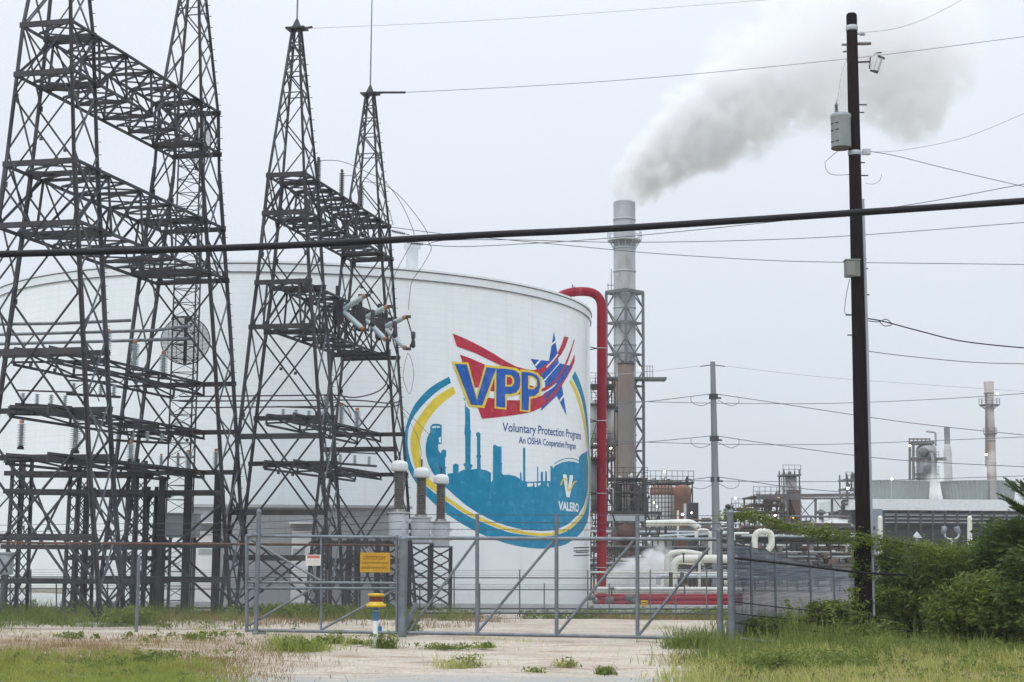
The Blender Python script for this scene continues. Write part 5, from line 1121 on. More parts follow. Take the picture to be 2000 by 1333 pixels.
module('process_structure', 'dark process structure crowded with railings at the foot of the tallest smokestack', 'process unit', 1186, 1262, 935, 1150, 160, 3.5, 5, [935, 962, 1000, 1040], 5, PSD, 18, [(1205, 945, 1010, 10, PSM, 0.5), (1244, 950, 1010, 9, PSM, 0.3)], loose=12)
pl = module('process_platform', 'high railed platform over the rusty and white tanks, with masts on it', 'process unit', 1262, 1352, 938, 1060, 150, 4, 5, [943], 8, PSD, 4, loose=26)
for (vx, y0, y1, rp, mm, nm, lab, dome, Y) in [(1296, 948, 1045, 26, mat('white_patched_tank', (0.50, 0.54, 0.56), (0.42, 0.45, 0.47), 0.6, 0, 0.4), 'process_tank', 'white process tank with rust brown top band behind a ladder grid', 0.25, 149), (1334, 947, 1048, 16.5, RV, 'process_tank', 'rust brown process tank right of the white one', 0.5, 147)]:
    c_ = W(vx, y1, Y); c_.z = -0.5; zt2 = W(vx, y0, Y).z; rad = rp * Y / F; r_ = thing(nm, lab, 'process tank', c_)
    H_ = zt2 + 0.5
    MB().lathe([(0.01, 0), (rad, 0), (rad, H_ - rad * 0.45)], c_, 28).build('shell', mm, r_)
    MB().lathe([(rad * 1.003, H_ - rad * 0.5 - 0.35), (rad * 1.003, H_ - rad * dome * 1.1), (rad * 0.85, H_ - rad * dome * 0.5), (rad * 0.4, H_ - rad * 0.05), (0.01, H_)], c_, 28).build('roof', RV, r_)
# ladder / scaffold grid
sg_ = thing('scaffold', 'dark grid of scaffold poles in front of the white process tank', 'scaffold', W(1280, 1060, 144)); b = MB()
for x in np.linspace(1240, 1312, 12): b.bar(W(x, 1050, 144), W(x, 948, 144), 0.07)
for y in np.linspace(955, 1045, 11): b.bar(W(1236, y, 144), W(1314, y, 144), 0.06)
b.build('pole_grid', PSD, sg_)
dt = W(1353, 1030, 140); dt.z = -0.5
MBt = thing('process_tank', 'dark grey flat topped process tank right of the rust brown one', 'process tank', dt)
MB().lathe([(0.01, 0), (11.5 * 140 / F, 0), (11.5 * 140 / F, PLz(dt, 984) + 0.5), (12.2 * 140 / F, PLz(dt, 983.5) + 0.5), (12.2 * 140 / F, PLz(dt, 982.5) + 0.5), (0.01, PLz(dt, 982.5) + 0.5)], dt, 24).build('shell', mat('slate_tank_paint', (0.085, 0.095, 0.115)), MBt)
dt2 = W(1379, 1040, 138); dt2.z = -0.5
MBt = thing('process_tank', 'small brownish tank between the dark grey tank and the steel pole', 'process tank', dt2)
MB().lathe([(0.01, 0), (9.5 * 138 / F, 0), (9.5 * 138 / F, PLz(dt2, 1012) + 0.5), (0.01, PLz(dt2, 1012) + 0.5)], dt2, 20).build('shell', PSB, MBt)
# pipe racks
def rack(label, x0, x1, yt, Y, dp, seed, n_=26, rmin=1.5, rmax=4.5):
    R = random.Random(seed); a, b_ = W(x0, 1120, Y), W(x1, yt, Y); sc = Y / F; zt_ = b_.z
    r_ = thing('pipe_rack', label, 'pipe rack', ((a.x + b_.x) / 2, Y, -0.5), 'steel pipe racks')
    for x in np.linspace(a.x, b_.x, max(4, int((x1 - x0) / 35))):
        q = MB()
        for y in (Y, Y + dp): q.bar((x, y, -0.5), (x, y, zt_), 3 * sc)
        for z in (zt_, zt_ * 0.62, zt_ * 0.3): q.bar((x, Y - 0.2, z), (x, Y + dp + 0.2, z), 2.5 * sc)
        q.build('bent', PSD, r_)
    for z in (zt_, zt_ * 0.62, zt_ * 0.3): MB().bar((a.x, Y, z - 0.12), (b_.x, Y, z - 0.12), 2.0 * sc).build('beam', PSD, r_)
    for k in range(n_):
        z = R.choice((zt_, zt_ * 0.62, zt_ * 0.3)) + R.uniform(0.05, 0.35); y = Y + R.random() * dp; rad = R.uniform(rmin, rmax) * sc
        q0 = a.x - R.random() * 3; q1 = b_.x + R.random() * 2; P_ = [V((q0, y, z)), V((q1, y, z))]
        if R.random() < 0.35: xm = R.uniform(q0, q1); z2 = z + R.choice((-1, 1)) * R.uniform(0.4, 1.2); P_ = bend([V((q0, y, z)), V((xm, y, z)), V((xm, y, z2)), V((q1, y, z2))], rad * 3, 4)
        MB().tube(P_, rad, 7).build('pipe', R.choice([PSD, PSM, PSM, CREAM, PSB, GREYP, PSD]), r_)
    for k in range(14):
        x = R.uniform(a.x, b_.x); z = R.uniform(0, zt_); MB().box((x, Y - 0.5, z), (R.uniform(4, 16) * sc, 0.8, R.uniform(3, 12) * sc)).lathe([(0.01, -4 * sc), (3 * sc, -4 * sc), (3 * sc, 4 * sc), (0.01, 4 * sc)], (x + 6 * sc, Y - 0.7, z + 3 * sc), 8, axis=(1, 0.2, 0)).build('equipment', R.choice([PSD, PSB, PSM]), r_)
    return r_
rack('crowded dark pipe rack behind the steam cloud at the foot of the tallest smokestack', 1160, 1410, 1042, 128, 5, 21, 34)
rack('crowded dark pipe rack between steel pole and cooling tower, above the slatted fence', 1408, 1665, 1058, 120, 5, 22, 34)
rack('third crowded dark rack, furthest back between steel pole and cooling tower', 1412, 1660, 1040, 140, 6, 27, 40)
module('process_block', 'low dark block of process steel just right of the steel pole, behind the vine', 'process unit', 1425, 1590, 1030, 1130, 150, 5, 8, [1032, 1060, 1090], 51, PSD, 40, [(1450, 1035, 1070, 9, PSB, 0.4), (1560, 1034, 1080, 8, PSD, 0.4)], loose=22)
rack('second low pipe rack behind the red ground pipes', 1160, 1440, 1078, 112, 4, 23, 24, 1, 3)
# grey duct, fan housing
fh = thing('fan_housing', 'round dark rust red fan housing under a grey duct left of the steam', 'fan', W(1220, 1085, 118))
c_ = W(1221, 1046, 118); MB().lathe([(0.01, -0.9), (0.85, -0.9), (0.9, -0.6), (0.9, 0.6), (0.85, 0.9), (0.01, 0.9)], c_, 24, axis=(0.25, -1, 0)).build('casing', mat('dark_rust_red', (0.075, 0.03, 0.025), (0.05, 0.025, 0.022)), fh)
a, b_ = W(1187, 1018, 118), W(1258, 1006, 118); MB().box(((a.x + b_.x) / 2, 118.3, (a.z + b_.z) / 2), (b_.x - a.x, 1.2, b_.z - a.z)).build('duct', GREYP, fh)
b = MB()
for x0, x1 in ((1196, 1210), (1262, 1290), (1262, 1262), (1288, 1288)): b.bar(W(x0, 1004, 117), W(x1, 1048, 117), 0.12)
b.bar(W(1190, 1003, 117), W(1292, 1003, 117), 0.18).bar(W(1288, 1004, 117), W(1264, 1048, 117), 0.12).build('support', PSD, fh)
# big pipes
def gpipe(label, pts, rpx, Y, m_=CREAM, rb=14, name='process_pipe', support=()):
    P_ = [W(x, y, Y) for x, y in pts]; r_ = thing(name, label, 'pipe', P_[0])
    MB().tube(bend(P_, rb * Y / F, 8), rpx * Y / F, 14).build('pipe', m_, r_)
    for x, y in support: p = W(x, y, Y); MB().bar(p, V((p.x, p.y, -0.5)), 0.18).build('support', PSD, r_)
    return r_
gpipe('fat pale pipe lying across the racks left of the steel pole', [(1262, 1023), (1330, 1021), (1350, 1021), (1362, 1030)], 6.5, 110, CREAM, 10, support=((1300, 1024),))
gpipe('small white pipe loop in front of the steel pole foot', [(1360, 1056), (1360, 1036), (1387, 1036), (1387, 1090)], 3.6, 100, CREAM, 13)
gpipe('large white inverted U pipe loop above the slatted fence', [(1474, 1078), (1474, 1038), (1507, 1038), (1507, 1066), (1500, 1075)], 6, 98, CREAM, 17)
pp = gpipe('thick white elbow pipe rising beside the steam and turning right', [(1303, 1150), (1303, 1081), (1340, 1078), (1370, 1084)], 5.6, 84, CREAM, 16)
pp = gpipe('thickest white pipe running right from a low elbow beside the steam', [(1315, 1152), (1315, 1092), (1440, 1092)], 8.2, 82, CREAM, 22)
gpipe('pale blue white slim pipe above the sliding gate, left of the steel pole', [(1288, 1047), (1340, 1045), (1433, 1041), (1434, 1056)], 2.0, 100, mat('pale_blue_pipe', (0.45, 0.55, 0.58)), 4)
gpipe('thin white stub pipe standing before the rust brown tank', [(1324, 1044), (1324, 997)], 2.2, 120, CREAM)
gpipe('pale stub pipe standing before the dark grey tank', [(1338, 1020), (1338, 984)], 2.6, 121, GREYP)
gpipe('greenish white stand pipe below the small loop', [(1387, 1100), (1387, 1048)], 1.8, 99, CREAM)
gpipe('white vertical pipe between the thick elbow and the steel pole', [(1366, 1148), (1366, 1080)], 2.4, 81, CREAM)
gpipe('thin white handrail pipe crossing behind the steam', [(1155, 1118), (1430, 1119)], 1.6, 80, CREAM, support=((1310, 1118), (1332, 1118)))
gpipe('large pale pipe low behind the white handrail pipe, emerging from the steam', [(1286, 1142), (1286, 1126), (1440, 1126)], 5, 83.5, GREYP, 12)
gpipe('yellowish small pipe hook under the thickest white pipe', [(1322, 1116), (1322, 1100), (1362, 1104), (1364, 1092)], 1.1, 80, mat('yellowish_pipe', (0.50, 0.50, 0.30)), 4)
gpipe('long white ground pipe above the red ones', [(1160, 1153), (1185, 1153), (1450, 1154)], 6.5, 78, CREAM)
for k, (ya, yb, r_p, xx) in enumerate(((1164, 1164, 3.4, 1160), (1170, 1170, 5.2, 1188), (1178.5, 1179, 4.6, 1160))):
    gpipe(['upper thin red ground pipe', 'middle thick red ground pipe', 'lower red ground pipe nearest the grass'][k], [(xx, ya), (1450, yb)], r_p, 77 - k * 0.5, REDP, support=((1240, ya), (1330, ya), (1400, ya)))
vl = thing('pipe_valve', 'dark valve cluster at the foot of the red riser pipe', 'valve', W(1160, 1180, 75))
b = MB()
for (x, y, r_) in ((1156, 1168, 5), (1163, 1175, 4), (1190, 1172, 6), (1196, 1150, 3), (1230, 1168, 7), (1238, 1173, 6)): b.lathe([(0.01, -r_ * .03), (r_ * .024, -r_ * .03), (r_ * .026, 0), (r_ * .024, r_ * .03), (0.01, r_ * .03)], W(x, y, 75.5), 12, axis=(1, 0.3, 0.1))
b.build('body', PSM, vl); b = MB()
for (x, y) in ((1195, 1158), (1335, 1090), (1337, 1150), (1160, 1160)): b.tube([W(x, y + 10, 76), W(x, y - 10, 76)], 0.035, 6).lathe([(0.06, -0.02), (0.16, 0), (0.06, 0.02)], W(x, y - 8, 76), 10)
b.build('handwheel', PSD, vl)

# ------------------------------------------------------------------ process unit at right centre
module('process_unit', 'distant brownish process unit with orange lamps left of the pipe bridge', 'process unit', 1475, 1560, 968, 1130, 185, 8, 5, [970, 985, 1000, 1018], 31, PSB, 26, [(1500, 975, 1000, 8, PSM, 0.4)], loose=26)
module('process_unit', 'low railed end of the distant process unit behind the vine', 'process unit', 1432, 1478, 990, 1130, 180, 6, 4, [994, 1012], 32, PSB, 8, loose=5)
module('process_column', 'square grey clad column with ladders and railed top, tallest part of the distant unit', 'process unit', 1534, 1561, 918, 1130, 180, 3, 2, [928, 970, 1000, 1024], 33, PSM, 6, [(1548, 930, 1130, 11.5, mat('grey_lavender_cladding', (0.33, 0.33, 0.36)), 0)], loose=8)
hp = thing('lattice_stair', 'tapered brownish lower structure right of the grey clad column', 'process unit', W(1560, 1060, 178))
b = MB()
for t in np.linspace(0, 1, 9): b.bar(W(1540 + 20 * t, 960 + 60 * t, 178), W(1540 + 20 * t, 1060, 178), 0.25)
b.box(W(1550, 1010, 180), (1.3, 2, 6)); b.build('frame', PSB, hp)
MB().bar(W(1566, 1020, 178), W(1583, 1020, 178), 0.25).bar(W(1566, 1008, 178), W(1583, 1010, 178), 0.08).bar(W(1583, 1008, 178), W(1583, 1020, 178), 0.08).bar(W(1575, 1008, 178), W(1575, 1020, 178), 0.08).build('railing', PSD, hp)
br = thing('pipe_bridge', 'long grey pipe bridge on thin trestles between process unit and cooling tower', 'pipe bridge', W(1610, 1080, 160))
MB().bar(W(1478, 969, 162), W(1700, 967, 158), 0.3, 0.32).bar(W(1478, 974, 162), W(1700, 974, 158), 0.24, 0.2).build('pipes', PSM, br)
for x in (1593, 1625): MB().bar(W(x, 976, 160), W(x, 1090, 160), 0.22).build('trestle', PSM, br)
MB().bar(W(1591, 977, 160), W(1566, 1005, 160), 0.09).bar(W(1562, 985, 160), W(1592, 1022, 160), 0.09).bar(W(1630, 976, 160), W(1645, 996, 160), 0.09).bar(W(1633, 1012, 160), W(1645, 1000, 160), 0.09).build('brace', PSM, br)
# white storage building and vent
wb = cabinet('storage_building', 'plain white storage building under the pipe bridge, half hidden by vine', 1591, 1016, 1656, 1140, 190, 6, WHITEP, 'building')
vt = W(1604, 1018, 188); vv = thing('roof_ventilator', 'mushroom shaped grey vent on the white storage building', 'vent', vt)
MB().lathe([(0.3, -0.2), (0.28, 0.8), (0.62, 0.85), (0.55, 1.1), (0.2, 1.35), (0.01, 1.4)], vt, 14).build('cowl', PSM, vv)
module('process_tower', 'hazy railed process tower top peeking out left of the utility pole', 'process unit', 1656, 1684, 925, 1060, 240, 5, 3, [937, 955, 966], 41, PSM, 8, loose=12)

# ------------------------------------------------------------------ cooling tower
CY = 220.0; sc = CY / F
ctw = thing('cooling_tower', 'long cooling tower with white roof fascia and louvred dark sides at right', 'cooling tower', W(1830, 1120, CY))
xl, xr = W(1650, 1000, CY).x, W(2090, 1000, CY).x; zr0, zr1 = W(1800, 997, CY).z, W(1800, 975.5, CY).z
MB().box(((xl + xr) / 2, CY + 9, (zr0 + zr1) / 2), (xr - xl, 18, zr1 - zr0)).build('roof_fascia', mat('white_fascia', (0.66, 0.69, 0.72)), ctw)
MB().box(((xl + xr) / 2 + 0.6, CY + 9.5, (zr0 - 0.5) / 2), (xr - xl - 1.2, 16, zr0 + 0.5)).build('wall', mat('dark_slate_wall', (0.055, 0.065, 0.085), (0.04, 0.05, 0.065)), ctw)
for k, y in enumerate((1003, 1010, 1017)):
    z0, z1 = W(1800, y + 4.8, CY).z, W(1800, y, CY).z
    MB().prism([(xl + 1.6, CY + 0.2, z0), (xr, CY + 0.2, z0), (xr, CY + 0.9, z1), (xl + 1.6, CY + 0.9, z1)], (0, 0.1, 0)).build('louvre', mat('grey_louvre', (0.36, 0.39, 0.42)), ctw)
for y in (1032, 1046, 1060): MB().bar(W(1650, y, CY + 1.2), W(2090, y, CY + 1.2), 0.25).build('beam', DARKST, ctw)
for x in list(range(1726, 2080, 24)): MB().bar(W(x, 998, CY - 0.1), W(x, 1092, CY - 0.1), 0.24).build('column', DARKST, ctw)
MB().box(W(1712, 1050, CY + 0.2), (22 * sc, 1.0, 110 * sc)).build('corner_panel', mat('blue_grey_panel', (0.20, 0.24, 0.29)), ctw)
b = MB(); b.bar(W(1645, 979, CY), W(1645, 1003, CY), 0.3).bar(W(1645, 979, CY), W(1657, 978, CY), 0.3).bar(W(1649, 982, CY), W(1649, 998, CY), 0.2).bar(W(1649, 986, CY), W(1656, 985, CY), 0.25).prism([W(1642, 996, CY), W(1643, 1007, CY), W(1652, 1012, CY), W(1657, 1012, CY), W(1657, 996, CY)], (0, 2, 0)); b.build('corner_stair', PSD, ctw)
FS = mat('grey_green_fan_stack', (0.25, 0.28, 0.27), (0.20, 0.225, 0.22), 0.7, 0, 0.3)
for k, (cx_, wb_, wt_, lab) in enumerate([(1752, 118, 124, 'left corrugated fan stack on the cooling tower roof, nearer the utility pole'), (1911, 130, 142, 'right corrugated fan stack on the cooling tower roof, nearest the right edge')]):
    c_ = W(cx_, 976, CY + 9); c_.z = zr1; rb, rt = wb_ / 2 * (CY + 9) / F, wt_ / 2 * (CY + 9) / F; hh = W(cx_, 941, CY + 9).z - zr1
    r_ = thing('fan_stack', lab, 'fan stack', c_, 'corrugated fan stacks'); n_ = 200
    vs, fs = [], []
    for j, (t, z) in enumerate(((0.0, 0), (0.3, 0.3), (0.7, 0.7), (1, 1))):
        for i in range(n_): rr_ = (rb + (rt - rb) * t) * (1 + (0.013 if i % 4 < 2 else -0.013)); a = 2 * PI * i / n_; vs.append((c_.x + rr_ * math.cos(a), c_.y + rr_ * math.sin(a), c_.z + hh * z))
    for j in range(3):
        for i in range(n_): fs.append((j * n_ + i, j * n_ + (i + 1) % n_, (j + 1) * n_ + (i + 1) % n_, (j + 1) * n_ + i))
    MB().add(vs, fs).build('barrel', FS, r_)
    MB().lathe([(rt, hh - 0.1), (rt * 1.015, hh - 0.08), (rt * 1.015, hh), (rt * 0.98, hh)], c_, 60).build('lip', GREYP, r_)
    if k: MB().box((c_.x + 0.6, c_.y - rb - 0.2, c_.z + hh * 0.5), (13 * sc, 0.5, hh)).build('door_panel', mat('brown_grey_panel', (0.27, 0.26, 0.25)), r_)
# vessel, flare, far stack
c_ = W(1811, 950, 300); c_.z = -0.5; sv = 300 / F
vs_ = thing('process_column', 'hazy domed silver column with railed platform behind the left fan stack', 'process column', c_)
HZV = mat('dull_silver_vessel', (0.30, 0.31, 0.33), (0.22, 0.23, 0.25), 0.6, 0.1, 0.3)
zt2 = PLz(c_, 868) + 0.5; rad = 19.5 * sv
MB().lathe([(0.01, 0), (rad, 0), (rad, zt2 - rad * 0.45), (rad * 0.85, zt2 - rad * 0.2), (rad * 0.5, zt2 - rad * 0.04), (0.01, zt2)], c_, 28).build('shell', HZV, vs_)
for py, r0 in ((896, 1.25), (925, 1.2), (934, 1.2), (942, 1.25)): round_platform(vs_, c_, PLz(c_, py), rad, rad * r0, 1.2, m_=PSM)
b = MB()
for x in (1777, 1784): b.bar(W(x, 945, 299), W(x, 862, 299), 0.4)
for y in (866, 858): b.bar(W(1775, y, 299), W(1816, y, 299), 0.25)
for x in range(1776, 1818, 8): b.bar(W(x, 866, 299), W(x, 856, 299), 0.18)
b.box(W(1800, 866, 300), (42 * sv, 3, 0.6)).bar(W(1816, 864, 299), W(1810, 872, 299), 0.6); b.build('top_gantry', PSM, vs_)
MB().tube(bend([W(1828, 872, 299), W(1827, 845, 299), W(1809, 843, 299)], 3 * sv, 4), 0.2, 6).tube([W(1822, 940, 296), W(1822, 895, 296), W(1818, 885, 296)], 0.3, 6).build('pipe', HZV, vs_)
for q_ in ((1803, 885), (1816, 890), (1813, 917)): MB().lathe([(0.01, 0), (0.9, 0), (0.9, 0.8), (0.01, 0.8)], W(q_[0], q_[1], 298.5), 10, axis=(0, -1, 0)).build('manhole', PSM, vs_)
MB().bar(W(1780, 897, 299), W(1848, 897, 299), 0.6).build('walkway', PSM, vs_)
c_ = W(1853, 960, 330); c_.z = -0.5; s3_ = 330 / F
r_ = thing('chimney', 'slim grey chimney with darker tip beside the domed column', 'chimney', c_)
MB().lathe([(8 * s3_, 0), (8 * s3_, PLz(c_, 885) + .5), (5.5 * s3_, PLz(c_, 868) + .5)], c_, 18).build('shaft', mat('pale_chimney_steel', (0.42, 0.42, 0.44)), r_)
MB().lathe([(5.6 * s3_, PLz(c_, 868) + .5), (5.6 * s3_, PLz(c_, 835) + .5), (4.5 * s3_, PLz(c_, 835) + .5)], c_, 18).build('tip', PSM, r_)
c_ = W(1938, 960, 300); c_.z = -0.5; HF = lambda py: PLz(c_, py) + 0.5
FLR = mat('rust_streaked_pale_stack', (0.36, 0.33, 0.31), (0.30, 0.24, 0.20), 0.8, 0, 0.25, c3=(0.30, 0.14, 0.08), t3=0.50, s3=0.22, stretch=(1.6, 1.6, 0.18))
r_ = thing('smokestack', 'rust streaked pale smokestack with two platforms at far right above the cooling tower', 'smokestack', c_)
MB().lathe([(9 * sv, 0), (9 * sv, HF(840)), (8 * sv, HF(785)), (9.7 * sv, HF(746)), (9 * sv, HF(746)), (8 * sv, HF(760))], c_, 26).build('shaft', FLR, r_)
round_platform(r_, c_, HF(791) - .5, 8 * sv, 20 * sv, 1.1, m_=PSM); round_platform(r_, c_, HF(847) - .5, 8 * sv, 13 * sv, 1.0, m_=PSM)
for y in (769, 862, 905): MB().lathe([(9.5 * sv, -.1), (10.4 * sv, 0), (9.5 * sv, .1)], V((c_.x, c_.y, HF(y) - .5)), 20).build('ring', PSM, r_)
MB().bar(W(1926, 912, 298), W(1926, 770, 298), 0.3).build('ladder', PSM, r_)

# ------------------------------------------------------------------ yard items at the right
def vpost(label, px, y0, y1, Y):
    p = W(px, y1, Y); r_ = thing('pale_post', label, 'post', p, 'pale round topped posts'); rad = 4.6 * Y / F
    MB().tube([p, W(px, y0 + 4, Y)], rad, 14).build('pipe', CREAM, r_); MB().lathe([(rad, 0), (rad * 0.8, rad * 0.6), (0.01, rad)], W(px, y0 + 4, Y), 14).build('cap', CREAM, r_)
vpost('pale round topped post just right of the utility pole, white slab at its foot', 1719, 1008, 1145, 75); vpost('pale round topped post in front of the cooling tower, nearer the right edge', 1894, 1008, 1140, 75)
MBs = MB().box(W(1722, 1149, 74.5), (1.1, 0.8, 0.12)); tag(MBs.build('white_slab', WHITEP), 'small white slab at the foot of the pale post right of the utility pole', 'slab')
fl = thing('flood_light_pair', 'twin floodlights on a U shaped pole in front of the cooling tower', 'floodlight', W(1859, 1090, 90))
MB().tube([W(1859, 1085, 90), W(1859, 1052, 90)], 0.06, 8).tube(catmull([W(1845, 1038, 90), W(1846, 1048, 90), W(1853, 1053, 90), W(1865, 1053, 90), W(1872, 1048, 90), W(1873, 1038, 90)], 4), 0.05, 8).build('pole', GREYP, fl)
for x, d in ((1842, -1), (1874, 1)): MB().lathe([(0.05, 0), (0.13, 0.1), (0.17, 0.42), (0.15, 0.45), (0.01, 0.42)], W(x, 1044, 90), 14, axis=(d * -0.3, 0.3, 0.9)).build('lamp_head', PIPEG, fl)
fn = thing('funnel_hood', 'small pale triangular hood against the cooling tower side', 'hood', W(1790, 1052, 85))
MB().lathe([(0.28, 0), (0.02, 0.33), (0.01, 0.33)], W(1791, 1051, 85), 4, smooth=False).lathe([(0.06, -1.5), (0.06, 0)], W(1791, 1051, 85), 8).build('cone', GREYP, fn)

# lamps that are lit
def lamp(label, px, py, Y, rp, col=(1, 0.93, 0.8), st=14, pole=None):
    p = W(px, py, Y); r_ = thing('site_lamp', label, 'lamp', p, 'lit lamps in the refinery'); rad = rp * Y / F
    MB().lathe([(0.01, -rad), (rad * 0.7, -rad * 0.7), (rad, 0), (rad * 0.7, rad * 0.7), (0.01, rad)], p, 12).build('bulb', mat('lit_bulb_%02d' % (int(col[2] * 10)), (0.8, 0.8, 0.8), emis=(*col, st)), r_)
    MB().lathe([(rad * 1.1, rad * 0.7), (rad * 0.5, rad * 1.4), (0.01, rad * 1.5)], p, 10).build('hood', DARKST, r_)
    if pole: q = W(px, pole, Y); MB().tube([p + V((0, rad, 0)), q + V((0, rad, 0))], 0.06, 6).build('pole', GREYP, r_)
lamp('white lamp on a thin pole at the low railed end of the distant process unit', 1437, 973, 178, 1.8, pole=996)
lamp('bright orange lamp at the left end of the pipe bridge', 1521, 973, 176, 2.6, (1, 0.45, 0.12), 10)
lamp('orange lamp low on the distant process unit, right side', 1549, 1010, 176, 2.4, (1, 0.33, 0.08), 9)
lamp('white lamp low on the distant process unit, left side', 1514, 1007, 176, 2.0)
lamp('yellow white lamp on the white process tank ladder grid', 1277, 982, 143, 1.4, (1, 0.95, 0.5), 10)
lamp('white lamp low on the ladder grid', 1283, 990, 143, 1.3)
lamp('warm white lamp between rust brown tank and pale stub pipe', 1333, 1005, 119, 2.4)
lamp('white lamp on the side of the dark grey tank', 1351, 1002, 135, 1.8)
lamp('warm lamp left of the broad rust streaked duct', 1193, 875, 152, 2.4, (1, 0.95, 0.7), 10)
lamp('warm lamp under the stack frame platform rail', 1250, 719, 168, 1.8, (1, 0.9, 0.6), 10)
lamp('white lamp on the high railed platform', 1298, 921, 151, 1.7)
lamp('warm lamp at the top of the far right rust streaked smokestack', 1948, 769, 298, 2.0, (1, 0.85, 0.5), 9)
lamp('warm lamp halfway down the far right rust streaked smokestack', 1926, 888, 297, 2.2, (1, 0.8, 0.4), 9)
lamp('warm lamp on the gantry of the domed column', 1777, 871, 297, 2.2, (1, 0.8, 0.4), 8)
lamp('white lamp on a pole before the left fan stack', 1742, 936, 218, 2.2, pole=976)
lamp('white lamp on the hazy process tower left of the utility pole', 1656, 954, 238, 2.4)
lamp('small white lamp behind the vine', 1441, 1014, 176, 1.8)

# ------------------------------------------------------------------ smoke and steam volumes
def volume(name, label, blobs, Y, dens, col, nscale, warp, soft, step, edge, fall=None, aniso=0.2, kind='stuff'):
    C_ = [(W(px, py, Y + (dy if len(z_) else 0)), rp * Y / F, dd) for (px, py, rp, dd, *z_) in blobs for dy in [z_[0] if z_ else 0]]
    lo = [min(c[0][i] - c[1] * 1.8 for c in C_) for i in range(3)]; hi = [max(c[0][i] + c[1] * 1.8 for c in C_) for i in range(3)]
    lo[2] = max(lo[2], -0.45)
    M = bpy.data.materials.new(name + '_volume'); M.use_nodes = True; n = M.node_tree.nodes; l = M.node_tree.links; n.remove(n['Principled BSDF'])
    t = n.new('ShaderNodeTexCoord')
    def nd(ty, **k):
        x = n.new(ty)
        for a, v in k.items(): setattr(x, a, v)
        return x
    def mth(op, a, b=None, c=None):
        x = nd('ShaderNodeMath', operation=op)
        for i, v in enumerate((a, b, c)):
            if v is None: continue
            if isinstance(v, (int, float)): x.inputs[i].default_value = v
            else: l.new(v, x.inputs[i])
        return x.outputs[0]
    z = nd('ShaderNodeTexNoise'); z.inputs['Scale'].default_value = nscale; z.inputs['Detail'].default_value = 3.0; z.inputs['Roughness'].default_value = 0.6; l.new(t.outputs['Object'], z.inputs[0])
    s = nd('ShaderNodeVectorMath', operation='SUBTRACT'); l.new(z.outputs['Color'], s.inputs[0]); s.inputs[1].default_value = (0.5, 0.5, 0.5)
    k = nd('ShaderNodeVectorMath', operation='SCALE'); l.new(s.outputs[0], k.inputs[0]); k.inputs['Scale'].default_value = warp
    ad = nd('ShaderNodeVectorMath', operation='ADD'); l.new(t.outputs['Object'], ad.inputs[0]); l.new(k.outputs[0], ad.inputs[1])
    o_ = V(((lo[0] + hi[0]) / 2, (lo[1] + hi[1]) / 2, lo[2]))
    cur = None
    for (c, r, dd) in C_:
        d = nd('ShaderNodeVectorMath', operation='DISTANCE'); l.new(ad.outputs[0], d.inputs[0]); d.inputs[1].default_value = tuple(c - o_)
        v = mth('MULTIPLY', mth('SUBTRACT', 1.0, mth('DIVIDE', d.outputs['Value'], r)), 1.0)
        mr_ = nd('ShaderNodeMapRange', interpolation_type='SMOOTHSTEP'); mr_.inputs[1].default_value = 0.0; mr_.inputs[2].default_value = soft; mr_.inputs[3].default_value = 0; mr_.inputs[4].default_value = dd; l.new(v, mr_.inputs[0])
        cur = mr_.outputs[0] if cur is None else mth('MAXIMUM', cur, mr_.outputs[0])
    z2 = nd('ShaderNodeTexNoise'); z2.inputs['Scale'].default_value = nscale * 1.7; z2.inputs['Detail'].default_value = 4; z2.inputs['Roughness'].default_value = 0.6; l.new(t.outputs['Object'], z2.inputs[0])
    m2 = nd('ShaderNodeMapRange'); m2.inputs[1].default_value = 0.38; m2.inputs[2].default_value = 0.60; m2.inputs[3].default_value = edge; m2.inputs[4].default_value = 1.25; l.new(z2.outputs[0], m2.inputs[0])
    den = mth('MULTIPLY', mth('MULTIPLY', cur, m2.outputs[0]), dens)
    pv = nd('ShaderNodeVolumePrincipled'); pv.inputs['Color'].default_value = (*col, 1); pv.inputs['Anisotropy'].default_value = aniso; l.new(den, pv.inputs['Density'])
    l.new(pv.outputs[0], n['Material Output'].inputs['Volume'])
    M.cycles.volume_step_rate = step
    b = MB().box([(a + c) / 2 for a, c in zip(lo, hi)], [c - a for a, c in zip(lo, hi)])
    o = b.build(name, M, origin=o_); tag(o, label, 'smoke' if 'smoke' in name else 'steam'); return o
volume('smoke_plume', 'grey white smoke plume drifting up and right from the tallest smokestack', [
 (1221, 388, 30, 1.4), (1228, 368, 39, 1.1), (1250, 347, 50, 0.85), (1283, 315, 68, 0.75), (1322, 282, 86, 0.66), (1372, 250, 106, 0.6), (1428, 218, 118, 0.5), (1485, 195, 108, 0.42), (1500, 140, 120, 0.24),
 (1565, 130, 120, 0.25), (1592, 175, 96, 0.34), (1640, 105, 130, 0.22), (1712, 90, 145, 0.26), (1760, 150, 130, 0.36), (1778, 200, 92, 0.40), (1800, 65, 145, 0.2), (1700, 15, 145, 0.19), (1840, 140, 85, 0.26), (1455, 130, 110, 0.13), (1600, 35, 135, 0.14)],
 170, 1.25, (0.984, 0.986, 0.990), 0.26, 5.0, 0.34, 0.26, 0.0)
volume('steam_cloud', 'white steam cloud low behind the gate between red riser pipe and white elbow pipe', [
 (1215, 1128, 34, .8), (1235, 1115, 30, 1), (1262, 1118, 36, 1), (1285, 1100, 30, 1), (1270, 1085, 20, .8), (1305, 1080, 18, .4), (1200, 1138, 26, .8), (1275, 1140, 34, 1), (1240, 1142, 34, 1), (1290, 1075, 18, .4)],
 90, 3.2, (0.98, 0.985, 0.99), 1.3, 0.6, 0.6, 0.6, 0.35)
